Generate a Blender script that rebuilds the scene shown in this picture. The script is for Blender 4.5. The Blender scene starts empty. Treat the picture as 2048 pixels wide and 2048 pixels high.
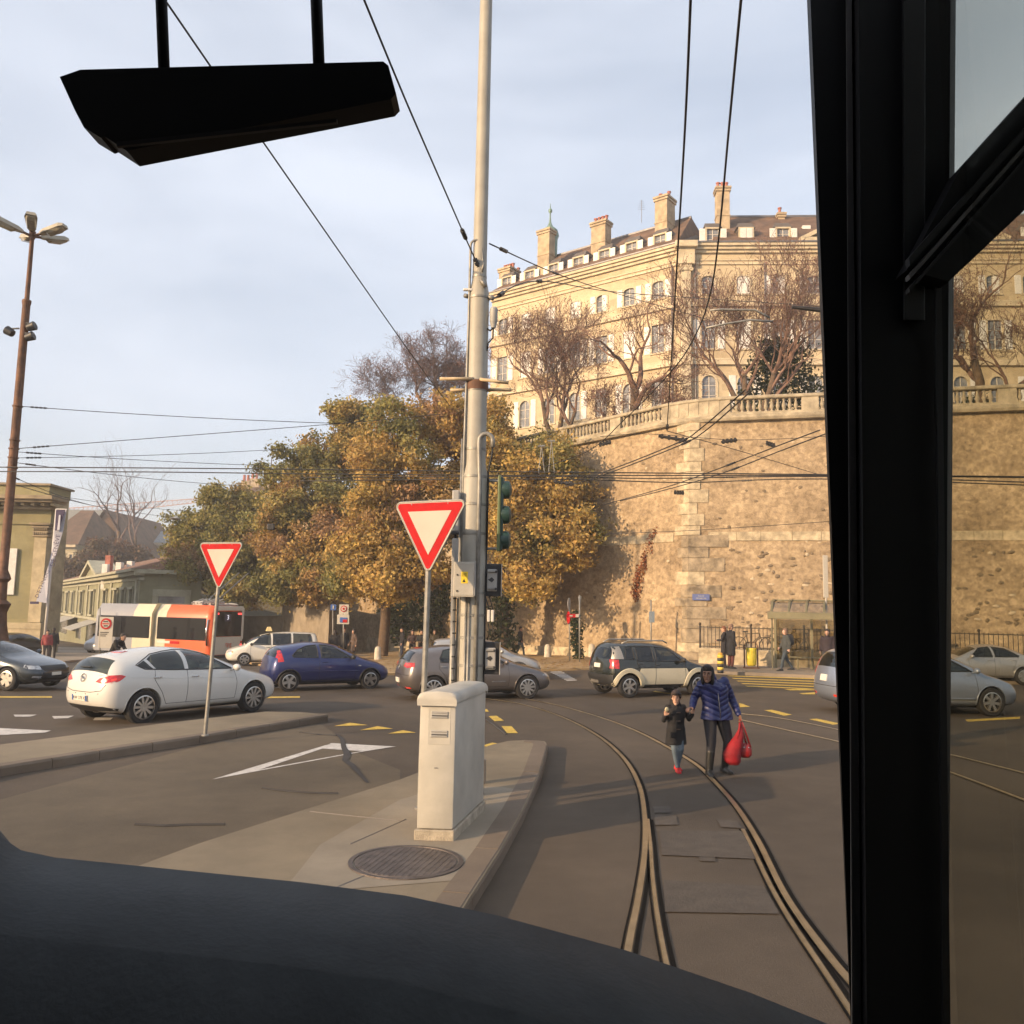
import bpy, bmesh, math, random
from mathutils import Vector, Matrix, noise
from mathutils.bvhtree import BVHTree
R = math.radians
random.seed(7)
scene = bpy.context.scene
COL = scene.collection

# ---------------------------------------------------------------- camera
FPX, CAMH, PITCH, ROLL = 1700.0, 2.35, math.atan(193/1700.0), R(1.1)
CAMP = Vector((0, 0, CAMH))
FW = Vector((0, math.cos(PITCH), math.sin(PITCH)))
UP = Vector((0, -math.sin(PITCH), math.cos(PITCH)))
RT = Vector((1, 0, 0))
AX = RT*math.cos(ROLL) + UP*math.sin(ROLL)
AY = -RT*math.sin(ROLL) + UP*math.cos(ROLL)
cam = bpy.data.cameras.new('camera'); camo = bpy.data.objects.new('camera', cam); COL.objects.link(camo)
m = Matrix((AX, AY, -FW)).transposed().to_4x4(); m.translation = CAMP
camo.matrix_world = m
cam.sensor_width = 36; cam.sensor_fit = 'HORIZONTAL'; cam.lens = 36*FPX/2048
cam.clip_start = 0.05; cam.clip_end = 9000
scene.camera = camo

# ---------------------------------------------------------------- sky and sun
SUN_EL = R(17)
SUN_H = Vector((-0.81, -0.585)).normalized()
world = bpy.data.worlds.new('World'); scene.world = world; world.use_nodes = True
nt = world.node_tree; nt.nodes.clear()
wo = nt.nodes.new('ShaderNodeOutputWorld'); bg = nt.nodes.new('ShaderNodeBackground')
sky = nt.nodes.new('ShaderNodeTexSky'); sky.sky_type = 'NISHITA'; sky.sun_disc = False
sky.sun_elevation = SUN_EL; sky.sun_rotation = math.atan2(SUN_H.x, SUN_H.y)
sky.altitude = 400; sky.air_density = 1.0; sky.dust_density = 3.5; sky.ozone_density = 1.0
tc = nt.nodes.new('ShaderNodeTexCoord')
mp = nt.nodes.new('ShaderNodeMapping'); mp.inputs['Scale'].default_value = (1.1, 1.1, 3.4); mp.inputs['Rotation'].default_value = (0.12, 0.1, 0.5)
nz = nt.nodes.new('ShaderNodeTexNoise'); nz.inputs['Scale'].default_value = 1.25; nz.inputs['Detail'].default_value = 4; nz.inputs['Roughness'].default_value = 0.55
nz.inputs['Distortion'].default_value = 0.5
cr = nt.nodes.new('ShaderNodeValToRGB')
cr.color_ramp.elements[0].position = 0.34; cr.color_ramp.elements[0].color = (0.46, 0.46, 0.46, 1)
cr.color_ramp.elements[1].position = 0.66; cr.color_ramp.elements[1].color = (0.82, 0.82, 0.82, 1)
mx = nt.nodes.new('ShaderNodeMix'); mx.data_type = 'RGBA'; mx.inputs['B'].default_value = (5.25, 5.6, 6.3, 1)   # thin high cloud
L = nt.links.new
L(tc.outputs['Generated'], mp.inputs['Vector']); L(mp.outputs['Vector'], nz.inputs['Vector']); L(nz.outputs['Fac'], cr.inputs['Fac'])
L(cr.outputs['Color'], mx.inputs['Factor']); L(sky.outputs['Color'], mx.inputs['A']); L(mx.outputs['Result'], bg.inputs['Color'])
bg.inputs['Strength'].default_value = 0.12
L(bg.outputs['Background'], wo.inputs['Surface'])
sun = bpy.data.lights.new('sun', 'SUN'); sun.energy = 4.6; sun.angle = R(0.6); sun.color = (1.0, 0.70, 0.41)
suno = bpy.data.objects.new('sun', sun); COL.objects.link(suno)
sd = Vector((SUN_H.x*math.cos(SUN_EL), SUN_H.y*math.cos(SUN_EL), math.sin(SUN_EL)))
suno.rotation_euler = sd.to_track_quat('Z', 'Y').to_euler(); suno.location = (-30, -15, 30)
vs = scene.view_settings
vs.view_transform = 'Standard'; vs.look = 'None'; vs.exposure = 0.66; vs.gamma = 1.0; vs.use_curve_mapping = False
scene.cycles.max_bounces = 5; scene.cycles.diffuse_bounces = 2; scene.cycles.glossy_bounces = 3; scene.cycles.volume_bounces = 0; scene.cycles.transparent_max_bounces = 10
scene.cycles.use_adaptive_sampling = True; scene.cycles.adaptive_threshold = .03

# ---------------------------------------------------------------- place geometry helpers
def lerp(a, b, t): return a + (b - a)*t
def interp(x, pts):
    if x <= pts[0][0]: return pts[0][1]
    for (a, fa), (b, fb) in zip(pts, pts[1:]):
        if x <= b: return lerp(fa, fb, (x - a)/(b - a))
    return pts[-1][1]
def gz(x, y):       # the square falls gently away towards the back left
    k = interp(x, [(-60, .03), (-13, .028), (-6, .016), (0, .011), (8, 0)])
    return -k*min(max(0, y - 16), 110)
def ray(u, v):
    d = AX*((u - 1024)/FPX) + AY*((1024 - v)/FPX) + FW
    return d
def at(u, v, Y):
    d = ray(u, v); return CAMP + d*(Y/d.y)
def atz(u, v, z):
    d = ray(u, v); return CAMP + d*((z - CAMH)/d.z)
def G(u, v, off=0.0):
    d = ray(u, v); z = off
    for _ in range(25):
        p = CAMP + d*((z - CAMH)/d.z); z = gz(p.x, p.y) + off
    return p
def gnd(x, y, off=0.0): return Vector((x, y, gz(x, y) + off))

# ---------------------------------------------------------------- materials
MATS = {}
def N(nt, t, **kw):
    n = nt.nodes.new(t)
    for k, v in kw.items():
        if k in n.inputs: n.inputs[k].default_value = v
        else: setattr(n, k, v)
    return n
def mat(name, col, rough=.6, metal=0.0, var=0.0, scale=4.0, bump=0.0, bscale=None, col2=None, coord='Object', emit=0.0, spec=.5, coat=0.0, detail=6, stretch=None, lo=.35, hi=.68):
    if name in MATS: return MATS[name]
    M = bpy.data.materials.new(name); M.use_nodes = True; nt = M.node_tree
    b = nt.nodes['Principled BSDF']
    b.inputs['Roughness'].default_value = rough; b.inputs['Metallic'].default_value = metal
    b.inputs['Specular IOR Level'].default_value = spec
    if coat: b.inputs['Coat Weight'].default_value = coat; b.inputs['Coat Roughness'].default_value = .04
    c = (*col, 1); b.inputs['Base Color'].default_value = c
    if emit: b.inputs['Emission Color'].default_value = c; b.inputs['Emission Strength'].default_value = emit
    if var or col2 or bump:
        t = N(nt, 'ShaderNodeTexCoord'); vec = t.outputs[coord]
        if coord == 'World':
            pass
        mpn = N(nt, 'ShaderNodeMapping'); nt.links.new(vec, mpn.inputs['Vector'])
        if stretch: mpn.inputs['Scale'].default_value = stretch
        vec = mpn.outputs['Vector']
    if var or col2:
        n = N(nt, 'ShaderNodeTexNoise', Scale=scale, Detail=detail, Roughness=.62)
        nt.links.new(vec, n.inputs['Vector'])
        rp = N(nt, 'ShaderNodeValToRGB'); rp.color_ramp.elements[0].position = lo; rp.color_ramp.elements[1].position = hi
        if col2 is None:
            rp.color_ramp.elements[0].color = (*[max(0, x*(1 - var)) for x in col], 1)
            rp.color_ramp.elements[1].color = (*[min(1, x*(1 + var)) for x in col], 1)
        else:
            rp.color_ramp.elements[0].color = c; rp.color_ramp.elements[1].color = (*col2, 1)
        nt.links.new(n.outputs['Fac'], rp.inputs['Fac']); nt.links.new(rp.outputs['Color'], b.inputs['Base Color'])
    if bump:
        n2 = N(nt, 'ShaderNodeTexNoise', Scale=bscale or scale*6, Detail=4); nt.links.new(vec, n2.inputs['Vector'])
        bp = N(nt, 'ShaderNodeBump', Strength=bump, Distance=.02); nt.links.new(n2.outputs['Fac'], bp.inputs['Height'])
        nt.links.new(bp.outputs['Normal'], b.inputs['Normal'])
    MATS[name] = M
    return M
def glassmat(name, tint, base=.06, edge=.5, rough=.02):
    M = bpy.data.materials.new(name); M.use_nodes = True; nt = M.node_tree; nt.nodes.clear()
    o = N(nt, 'ShaderNodeOutputMaterial'); tr = N(nt, 'ShaderNodeBsdfTransparent', Color=(*tint, 1)); gl = N(nt, 'ShaderNodeBsdfGlossy', Roughness=rough)
    lw = N(nt, 'ShaderNodeLayerWeight', Blend=.5); pw = N(nt, 'ShaderNodeMath', operation='POWER'); pw.inputs[1].default_value = 5; mixs = N(nt, 'ShaderNodeMixShader')
    ma = N(nt, 'ShaderNodeMath', operation='MULTIPLY_ADD'); ma.inputs[1].default_value = edge*2; ma.inputs[2].default_value = base
    nt.links.new(lw.outputs['Facing'], pw.inputs[0]); nt.links.new(pw.outputs[0], ma.inputs[0]); nt.links.new(ma.outputs[0], mixs.inputs[0])
    nt.links.new(tr.outputs[0], mixs.inputs[1]); nt.links.new(gl.outputs[0], mixs.inputs[2]); nt.links.new(mixs.outputs[0], o.inputs['Surface'])
    MATS[name] = M; return M

# ---------------------------------------------------------------- mesh helpers
class MB:
    def __init__(s): s.v = []; s.f = []; s.mi = []; s.cur = 0
    def add(s, vs, fs):
        o = len(s.v); s.v += [tuple(p) for p in vs]; s.f += [tuple(i + o for i in f) for f in fs]; s.mi += [s.cur]*len(fs)
        return s
    def quad(s, a, b, c, d): return s.add([a, b, c, d], [(0, 1, 2, 3)])
    def box(s, x0, x1, y0, y1, z0, z1, T=None):
        vs = [Vector((x, y, z)) for z in (z0, z1) for x, y in ((x0, y0), (x1, y0), (x1, y1), (x0, y1))]
        if T is not None: vs = [T @ p for p in vs]
        return s.add(vs, [(3, 2, 1, 0), (4, 5, 6, 7), (0, 1, 5, 4), (1, 2, 6, 5), (2, 3, 7, 6), (3, 0, 4, 7)])
    def rbox(s, x0, x1, y0, y1, z0, z1, r=.01, T=None):      # box with chamfered edges
        bm = bmesh.new(); vs = [bm.verts.new((x, y, z)) for z in (z0, z1) for x, y in ((x0, y0), (x1, y0), (x1, y1), (x0, y1))]
        for f in [(3, 2, 1, 0), (4, 5, 6, 7), (0, 1, 5, 4), (1, 2, 6, 5), (2, 3, 7, 6), (3, 0, 4, 7)]: bm.faces.new([vs[i] for i in f])
        r = min(r, .45*min(abs(x1 - x0), abs(y1 - y0), abs(z1 - z0)))
        bmesh.ops.bevel(bm, geom=bm.edges[:], offset=r, segments=2, affect='EDGES', profile=.5)
        s.bm(bm, T); bm.free(); return s
    def bm(s, bm, T=None):
        bm.verts.index_update()
        return s.add([(T @ v.co if T is not None else v.co) for v in bm.verts], [[v.index for v in f.verts] for f in bm.faces])
    def tube(s, pts, rad, n=8, cap=True, closed=False):
        pts = [Vector(p) for p in pts]; k = len(pts)
        rs = rad if isinstance(rad, (list, tuple)) else [rad]*k
        vs = []; ref = None
        for i, p in enumerate(pts):
            d = (pts[(i + 1) % k] - pts[i - 1]) if closed else (pts[min(i + 1, k - 1)] - pts[max(i - 1, 0)])
            if d.length < 1e-9: d = Vector((0, 0, 1))
            d.normalize()
            if ref is None: ref = Vector((0, 0, 1)) if abs(d.z) < .9 else Vector((1, 0, 0))
            a = ref - d*ref.dot(d)
            if a.length < 1e-6: a = d.orthogonal()
            a.normalize(); b = d.cross(a); ref = a
            for j in range(n):
                t = 2*math.pi*j/n; vs.append(p + (a*math.cos(t) + b*math.sin(t))*rs[i])
        fs = []
        for i in range(k if closed else k - 1):
            i2 = (i + 1) % k
            for j in range(n): fs.append((i*n + j, i*n + (j + 1) % n, i2*n + (j + 1) % n, i2*n + j))
        if cap and not closed: fs.append(tuple(reversed(range(n)))); fs.append(tuple((k - 1)*n + j for j in range(n)))
        return s.add(vs, fs)
    def lathe(s, prof, n=16, c=(0, 0, 0), T=None, cap=True):
        c = Vector(c); vs = []; k = len(prof)
        for r, z in prof:
            for j in range(n):
                t = 2*math.pi*j/n; p = c + Vector((r*math.cos(t), r*math.sin(t), z)); vs.append(T @ p if T is not None else p)
        fs = [(i*n + j, i*n + (j + 1) % n, (i + 1)*n + (j + 1) % n, (i + 1)*n + j) for i in range(k - 1) for j in range(n)]
        if cap and prof[0][0] > 1e-5: fs.append(tuple(reversed(range(n))))
        if cap and prof[-1][0] > 1e-5: fs.append(tuple((k - 1)*n + j for j in range(n)))
        return s.add(vs, fs)
    def prism(s, poly, d):           # 3D polygon swept along vector d
        poly = [Vector(p) for p in poly]; d = Vector(d); n = len(poly)
        return s.add(poly + [p + d for p in poly], [tuple(reversed(range(n))), tuple(range(n, 2*n))] + [(i, (i + 1) % n, n + (i + 1) % n, n + i) for i in range(n)])
    def loft(s, rings, cap=True):
        n = len(rings[0]); vs = [p for r in rings for p in r]; k = len(rings)
        fs = [(i*n + j, i*n + (j + 1) % n, (i + 1)*n + (j + 1) % n, (i + 1)*n + j) for i in range(k - 1) for j in range(n)]
        if cap: fs.append(tuple(reversed(range(n)))); fs.append(tuple((k - 1)*n + j for j in range(n)))
        return s.add(vs, fs)
    def ball(s, c, r, n=10, T=None):
        rx, ry, rz = r if isinstance(r, (tuple, list)) else (r, r, r); c = Vector(c)
        rings = []
        for i in range(1, n//2 + 1):
            a = math.pi*i/(n//2 + 1) - math.pi/2
            ring = [c + Vector((rx*math.cos(a)*math.cos(2*math.pi*j/n), ry*math.cos(a)*math.sin(2*math.pi*j/n), rz*math.sin(a))) for j in range(n)]
            rings.append([T @ p for p in ring] if T is not None else ring)
        k = len(rings); vs = [p for rr in rings for p in rr]
        b, t = c - Vector((0, 0, rz)), c + Vector((0, 0, rz))
        if T is not None: b, t = T @ b, T @ t
        vs += [b, t]
        fs = [(i*n + j, i*n + (j + 1) % n, (i + 1)*n + (j + 1) % n, (i + 1)*n + j) for i in range(k - 1) for j in range(n)]
        fs += [(k*n, (j + 1) % n, j) for j in range(n)] + [(k*n + 1, (k - 1)*n + j, (k - 1)*n + (j + 1) % n) for j in range(n)]
        return s.add(vs, fs)
    def mesh(s, name):
        me = bpy.data.meshes.new(name); me.from_pydata(s.v, [], s.f)
        if any(s.mi): me.polygons.foreach_set('material_index', s.mi)
        me.update(); return me
    def build(s, name, m, parent=None, smooth=False, loc=None, label=None):
        me = s.mesh(name)
        for q in (m if isinstance(m, (list, tuple)) else [m]): me.materials.append(q)
        if smooth: shade(me, smooth)
        return link(name, me, parent, loc, label)
def shade(me, ang=True):
    me.polygons.foreach_set('use_smooth', [True]*len(me.polygons))
    if ang is not True:
        me.update(); bm = bmesh.new(); bm.from_mesh(me)
        for e in bm.edges:
            if len(e.link_faces) == 2 and e.calc_face_angle(0) > R(ang): e.smooth = False
        bm.to_mesh(me); bm.free()
def link(name, me, parent=None, loc=None, label=None):
    o = bpy.data.objects.new(name, me); COL.objects.link(o)
    if parent is not None: o.parent = parent
    if loc is not None: o.location = loc
    if label: o['label'] = label
    return o
def tag(o, label, cat, group=None):
    o['label'] = label; o['category'] = cat
    if group: o['group'] = group
    return o
def thing(name, label, cat, loc=(0, 0, 0), rz=0.0, group=None):
    o = bpy.data.objects.new(name, None); o.empty_display_size = .2; COL.objects.link(o); o.location = loc; o.rotation_euler = (0, 0, rz)
    return tag(o, label, cat, group)
def struct(o, kind='structure'): o['kind'] = kind; return o
def dup(o, parent=None):
    c = o.copy(); COL.objects.link(c); c.parent = parent
    for ch in o.children: dup(ch, c)
    return c
def text_mesh(txt, size, ext=.001, align='CENTER'):
    cu = bpy.data.curves.new('t', 'FONT'); cu.body = txt; cu.size = size; cu.extrude = ext; cu.align_x = align; cu.align_y = 'CENTER'; cu.resolution_u = 2
    o = bpy.data.objects.new('t', cu); COL.objects.link(o)
    dg = bpy.context.evaluated_depsgraph_get(); me = bpy.data.meshes.new_from_object(o.evaluated_get(dg))
    bpy.data.objects.remove(o); bpy.data.curves.remove(cu); return me
def lettering(txt, size, m, T, parent=None, name='lettering', ext=.001):
    me = text_mesh(txt, size, ext); me.transform(T); me.materials.clear(); me.materials.append(m); return link(name, me, parent)
def frame(o, x, z):                # matrix with local x along x, local y along z-axis given, normal = x cross z
    x = Vector(x).normalized(); z = Vector(z).normalized(); n = x.cross(z).normalized(); z = n.cross(x)
    M = Matrix((x, z, n)).transposed().to_4x4(); M.translation = o; return M
def sheet(poly, off, name, m, parent=None, cell=1.5, skirt=0.0, wob=0):     # polygon laid on the ground
    bm = bmesh.new(); f = bm.faces.new([bm.verts.new((p[0], p[1], 0)) for p in poly])
    if f.normal.z < 0 or f.calc_area() < 0: f.normal_flip()
    bm.normal_update()
    if bm.faces[:][0].normal.z < 0: bmesh.ops.reverse_faces(bm, faces=bm.faces[:])
    xs = [p[0] for p in poly]; ys = [p[1] for p in poly]
    for ax, lo, hi in ((0, min(xs), max(xs)), (1, min(ys), max(ys))):
        k = math.ceil(lo/cell)
        while k*cell < hi:
            co = [0, 0, 0]; no = [0, 0, 0]; co[ax] = k*cell; no[ax] = 1
            bmesh.ops.bisect_plane(bm, geom=bm.verts[:] + bm.edges[:] + bm.faces[:], plane_co=co, plane_no=no, dist=1e-5); k += 1
    bmesh.ops.triangulate(bm, faces=bm.faces[:])
    for v in bm.verts: v.co.z = gz(v.co.x, v.co.y) + off
    if skirt:
        be = [e for e in bm.edges if len(e.link_faces) == 1]
        r = bmesh.ops.extrude_edge_only(bm, edges=be)
        for g in r['geom']:
            if isinstance(g, bmesh.types.BMVert): g.co.z -= skirt
        bmesh.ops.recalc_face_normals(bm, faces=bm.faces[:])
    me = bpy.data.meshes.new(name); bm.to_mesh(me); bm.free(); me.materials.append(m)
    return link(name, me, parent)
def seg_polys(A, B, w):
    A, B = Vector(A).to_2d(), Vector(B).to_2d(); d = (B - A).normalized(); n = Vector((-d.y, d.x))*w/2
    return [A + n, A - n, B - n, B + n]
# ---------------------------------------------------------------- ground materials
def asphalt(name, c, sp=.5):
    M = bpy.data.materials.new(name); M.use_nodes = True; nt = M.node_tree; b = nt.nodes['Principled BSDF']; lk = nt.links.new
    t = N(nt, 'ShaderNodeTexCoord')
    n1 = N(nt, 'ShaderNodeTexNoise', Scale=.18, Detail=5, Roughness=.6); n2 = N(nt, 'ShaderNodeTexNoise', Scale=70.0, Detail=3, Roughness=.7); n3 = N(nt, 'ShaderNodeTexNoise', Scale=2.6, Detail=6, Roughness=.65)
    for n in (n1, n2, n3): lk(t.outputs['Object'], n.inputs['Vector'])
    r1 = N(nt, 'ShaderNodeValToRGB'); r1.color_ramp.elements[0].position = .35; r1.color_ramp.elements[1].position = .66
    r1.color_ramp.elements[0].color = (*[x*.62 for x in c], 1); r1.color_ramp.elements[1].color = (*[x*1.32 for x in c], 1)
    lk(n1.outputs['Fac'], r1.inputs['Fac'])
    a = N(nt, 'ShaderNodeMath', operation='MULTIPLY_ADD'); a.inputs[1].default_value = sp*2; a.inputs[2].default_value = 1 - sp
    lk(n2.outputs['Fac'], a.inputs[0])
    a3 = N(nt, 'ShaderNodeMath', operation='MULTIPLY_ADD'); a3.inputs[1].default_value = .5; a3.inputs[2].default_value = .75; lk(n3.outputs['Fac'], a3.inputs[0])
    mu = N(nt, 'ShaderNodeMath', operation='MULTIPLY'); lk(a.outputs[0], mu.inputs[0]); lk(a3.outputs[0], mu.inputs[1])
    vm = N(nt, 'ShaderNodeVectorMath', operation='SCALE'); lk(r1.outputs['Color'], vm.inputs[0]); lk(mu.outputs[0], vm.inputs['Scale'])
    lk(vm.outputs[0], b.inputs['Base Color']); b.inputs['Roughness'].default_value = .82; b.inputs['Specular IOR Level'].default_value = .35
    bp = N(nt, 'ShaderNodeBump', Strength=.35, Distance=.01); lk(n2.outputs['Fac'], bp.inputs['Height']); lk(bp.outputs['Normal'], b.inputs['Normal'])
    MATS[name] = M; return M
m_road = asphalt('asphalt', (.078, .059, .041)); m_patch = asphalt('asphalt_patch', (.112, .087, .057)); m_tar = asphalt('tar', (.05, .046, .044), .2)
m_conc = asphalt('concrete_island', (.205, .166, .112), .14); m_kerb = asphalt('kerb_stone', (.155, .12, .088), .25)
m_plaza = mat('leafy_gravel', (.30, .21, .11), .95, col2=(.40, .27, .13), scale=1.3, bump=.5, bscale=12, lo=.4, hi=.62)
m_yel = mat('road_yellow', (.56, .38, .06), .8, var=.28, scale=9, detail=8); m_whi = mat('road_white', (.52, .49, .45), .8, var=.22, scale=8, detail=8)
m_steel = mat('rail_steel', (.34, .27, .17), .35, .8, var=.2, scale=3); m_groove = mat('rail_groove', (.007, .006, .005), .9, spec=.1)
m_iron = mat('cast_iron', (.12, .10, .09), .55, .6, var=.3, scale=8, bump=.3)

# ---------------------------------------------------------------- ground sheet
def axis(lo, hi, kinks, step, far):
    s = set(kinks); x = lo
    while x <= hi: s.add(round(x, 3)); x += step
    s |= set(far); return sorted(s)
gx = axis(-62, 50, [-60, -13, -6, 0, 8], 2, [-620, -250, -120, 80, 150, 400, 620])
gy = axis(-10, 130, [16, 126], 2, [-620, -300, -150, -40, 200, 400, 620])
mb = MB(); nx = len(gx)
mb.add([(x, y, gz(x, y)) for y in gy for x in gx], [(j*nx + i, j*nx + i + 1, (j + 1)*nx + i + 1, (j + 1)*nx + i) for j in range(len(gy) - 1) for i in range(nx - 1)])
road = struct(mb.build('road', m_road, smooth=True))
# worn lighter patch of asphalt between the islands
g = lambda u, v, o=0: G(u, v, o).to_2d()
sheet([g(-60, 1660), g(0, 1600), g(400, 1492), g(640, 1448), g(668, 1466), g(700, 1500), g(800, 1540), g(800, 1590), g(400, 1700), g(-60, 1850)], .004, 'asphalt_repair', m_patch, road)
def mark(name, pts, m, off=.008): return sheet([g(*p) for p in pts], off, name, m, road, cell=2)
# painted give-way triangle (long open outline)
mark('give_way_triangle', [(424, 1560), (662, 1488), (645, 1498), (520, 1540)], m_whi)
mark('give_way_triangle', [(424, 1560), (520, 1540), (690, 1509), (724, 1503), (790, 1494), (720, 1505)], m_whi)
mark('give_way_triangle', [(662, 1487), (792, 1494), (724, 1503), (645, 1498)], m_whi)
for pts in ([(668, 1453), (700, 1446), (736, 1451)], [(720, 1461), (755, 1453), (786, 1458)], [(776, 1468), (806, 1461), (832, 1466)], [(962, 1493), (985, 1486), (996, 1488), (975, 1494)]):
    mark('shark_tooth', pts, m_yel)
for pts in ([(977, 1433), (993, 1432), (1008, 1442), (989, 1443)], [(1003, 1453), (1023, 1453), (1036, 1467), (1014, 1467)], [(962, 1418), (974, 1419), (978, 1424), (966, 1424)],
            [(1528, 1421), (1544, 1420), (1584, 1430), (1568, 1432)], [(1618, 1439), (1634, 1438), (1682, 1448), (1666, 1450)], [(1478, 1407), (1484, 1408), (1500, 1414), (1480, 1415)],
            [(1568, 1379), (1630, 1378), (1630, 1381), (1580, 1381)], [(1598, 1387), (1630, 1385), (1630, 1389), (1606, 1389)], [(1310, 1382), (1345, 1387), (1338, 1389), (1306, 1384)],
            [(530, 1394), (600, 1393), (600, 1396), (530, 1397)], [(-10, 1393), (104, 1393), (104, 1396), (-10, 1396)], [(1930, 1440), (2040, 1434), (2040, 1438), (1936, 1444)]):
    mark('lane_dash', pts, m_yel)
for i in range(6):      # hatched bus-stop box on the right
    v = 1346 + i*5.2
    mark('bus_stop_line', [(1445 + i*9, v), (1640, v + 6), (1640, v + 8), (1450 + i*9, v + 1.6)], m_yel)
for pts in ([(27, 1430), (74, 1430), (60, 1434), (30, 1434)], [(104, 1433), (148, 1432), (136, 1437), (108, 1438)], [(190, 1436), (226, 1436), (220, 1441), (186, 1441)], [(-20, 1456), (102, 1462), (90, 1466), (-20, 1472)]):
    mark('lane_dash', pts, m_whi)
for i in range(8):      # far zebra crossing
    mark('zebra_stripe', [(1100 + i*4.6, 1344 + i*2.4), (1124 + i*4, 1343 + i*2.4), (1126 + i*4, 1344.3 + i*2.4), (1101 + i*4.6, 1345.3 + i*2.4)], m_whi)
# tar-filled crack
ck = [(674, 1470), (684, 1480), (688, 1497), (695, 1508), (690, 1522), (704, 1532), (735, 1567)]
cw = [.02, .035, .045, .06, .045, .05, .02]
mbk = MB(); cp = [G(*p) for p in ck]
for i in range(len(cp) - 1):
    d = (cp[i+1] - cp[i]); n = Vector((-d.y, d.x, 0)).normalized(); z = Vector((0, 0, .012))
    mbk.quad(cp[i] - n*cw[i] + z, cp[i+1] - n*cw[i+1] + z, cp[i+1] + n*cw[i+1] + z, cp[i] + n*cw[i] + z)
mbk.build('tar_crack', m_tar, road)
for pts in ([(525, 1577), (560, 1582), (620, 1587), (676, 1588)], [(600, 1465), (640, 1470), (672, 1472)], [(270, 1650), (330, 1653), (380, 1651), (450, 1650)], [(960, 1432), (990, 1452), (1012, 1470)]):
    mbk = MB(); mbk.tube([G(*p, .004) for p in pts], .022, 5); mbk.build('tar_seam', m_tar, road)

# ---------------------------------------------------------------- islands
isl_l = [g(656, 1429, .13), g(600, 1424, .13), g(532, 1423, .13), g(462, 1431, .13), g(240, 1458, .13), g(0, 1489, .13), g(-160, 1511, .13), g(-160, 1570, .13), g(0, 1533, .13), g(200, 1501, .13), g(400, 1471, .13), g(600, 1438, .13)]
o = struct(sheet(isl_l, .13, 'traffic_island', m_conc, cell=1, skirt=.2))
near_e = [(656, 1430), (600, 1439), (400, 1472), (200, 1502), (0, 1534), (-160, 1571)]
def kerb_run(pts, off, w, parent, side):
    """row of separate kerb stones along ground points"""
    P = [G(u, v, off) for u, v in pts]; cur = P[0]; i = 0
    out = []
    for a, b in zip(P, P[1:]):
        L_ = (b - a).length; k = max(1, round(L_/1.0))
        for q in range(k):
            p0 = a.lerp(b, q/k); p1 = a.lerp(b, (q + 1)/k); d = (p1 - p0); n = Vector((-d.y, d.x, 0)).normalized()*w*side; d2 = d.normalized()*.006
            mbk = MB(); z0 = Vector((0, 0, -.22)); zt = Vector((0, 0, .006 + random.uniform(-.002, .003)))
            a0, b0, c0, d0 = p0 + d2, p1 - d2, p1 - d2 + n, p0 + d2 + n; e = n*.12
            mbk.loft([[a0 + z0, b0 + z0, c0 + z0, d0 + z0], [a0 + zt*0 - Vector((0, 0, .025)), b0 - Vector((0, 0, .025)), c0, d0], [a0 + e + zt, b0 + e + zt, c0 + zt, d0 + zt]])
            mbk.build('kerb_stone', m_kerb, parent, smooth=30)
kerb_run(near_e, .13, .22, o, -1)
isl_n = [g(961, 1497, .13), g(985, 1489, .13), g(1016, 1482, .13), g(1050, 1480, .13), g(1075, 1481, .13), g(1090, 1483, .13), g(1094, 1489, .13), g(1080, 1545, .13), g(1044, 1623, .13), g(1000, 1700, .13), g(943, 1789, .13), g(905, 1850, .13), g(860, 1930, .13),
         g(60, 1930, .13), g(200, 1760, .13), g(400, 1686, .13), g(600, 1622, .13), g(800, 1559, .13)]
o2 = struct(sheet(isl_n, .13, 'pole_island', m_conc, cell=1, skirt=.2))
kerb_run([(1050, 1480), (1075, 1481), (1090, 1484), (1096, 1490), (1082, 1545), (1046, 1623), (1002, 1700), (945, 1789), (907, 1850), (862, 1930)], .13, .24, o2, -1)
# light concrete repair round the cabinet + slab joints
sheet([g(890, 1574, .13), g(1000, 1574, .13), g(1036, 1580, .13), g(1000, 1650, .13), g(930, 1760, .13), g(560, 1790, .13), g(640, 1690, .13), g(800, 1600, .13)], .134, 'concrete_repair', asphalt('concrete_pale', (.24, .203, .152), .1), o2, cell=1)
for a, b in (((620, 1624), (800, 1643)), ((700, 1690), (812, 1640)), ((650, 1786), (760, 1740))):
    mbk = MB(); mbk.tube([G(*a, .128), G(*b, .128)], .012, 5); mbk.build('slab_joint', mat('joint', (.16, .14, .12), .9), o2)

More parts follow.
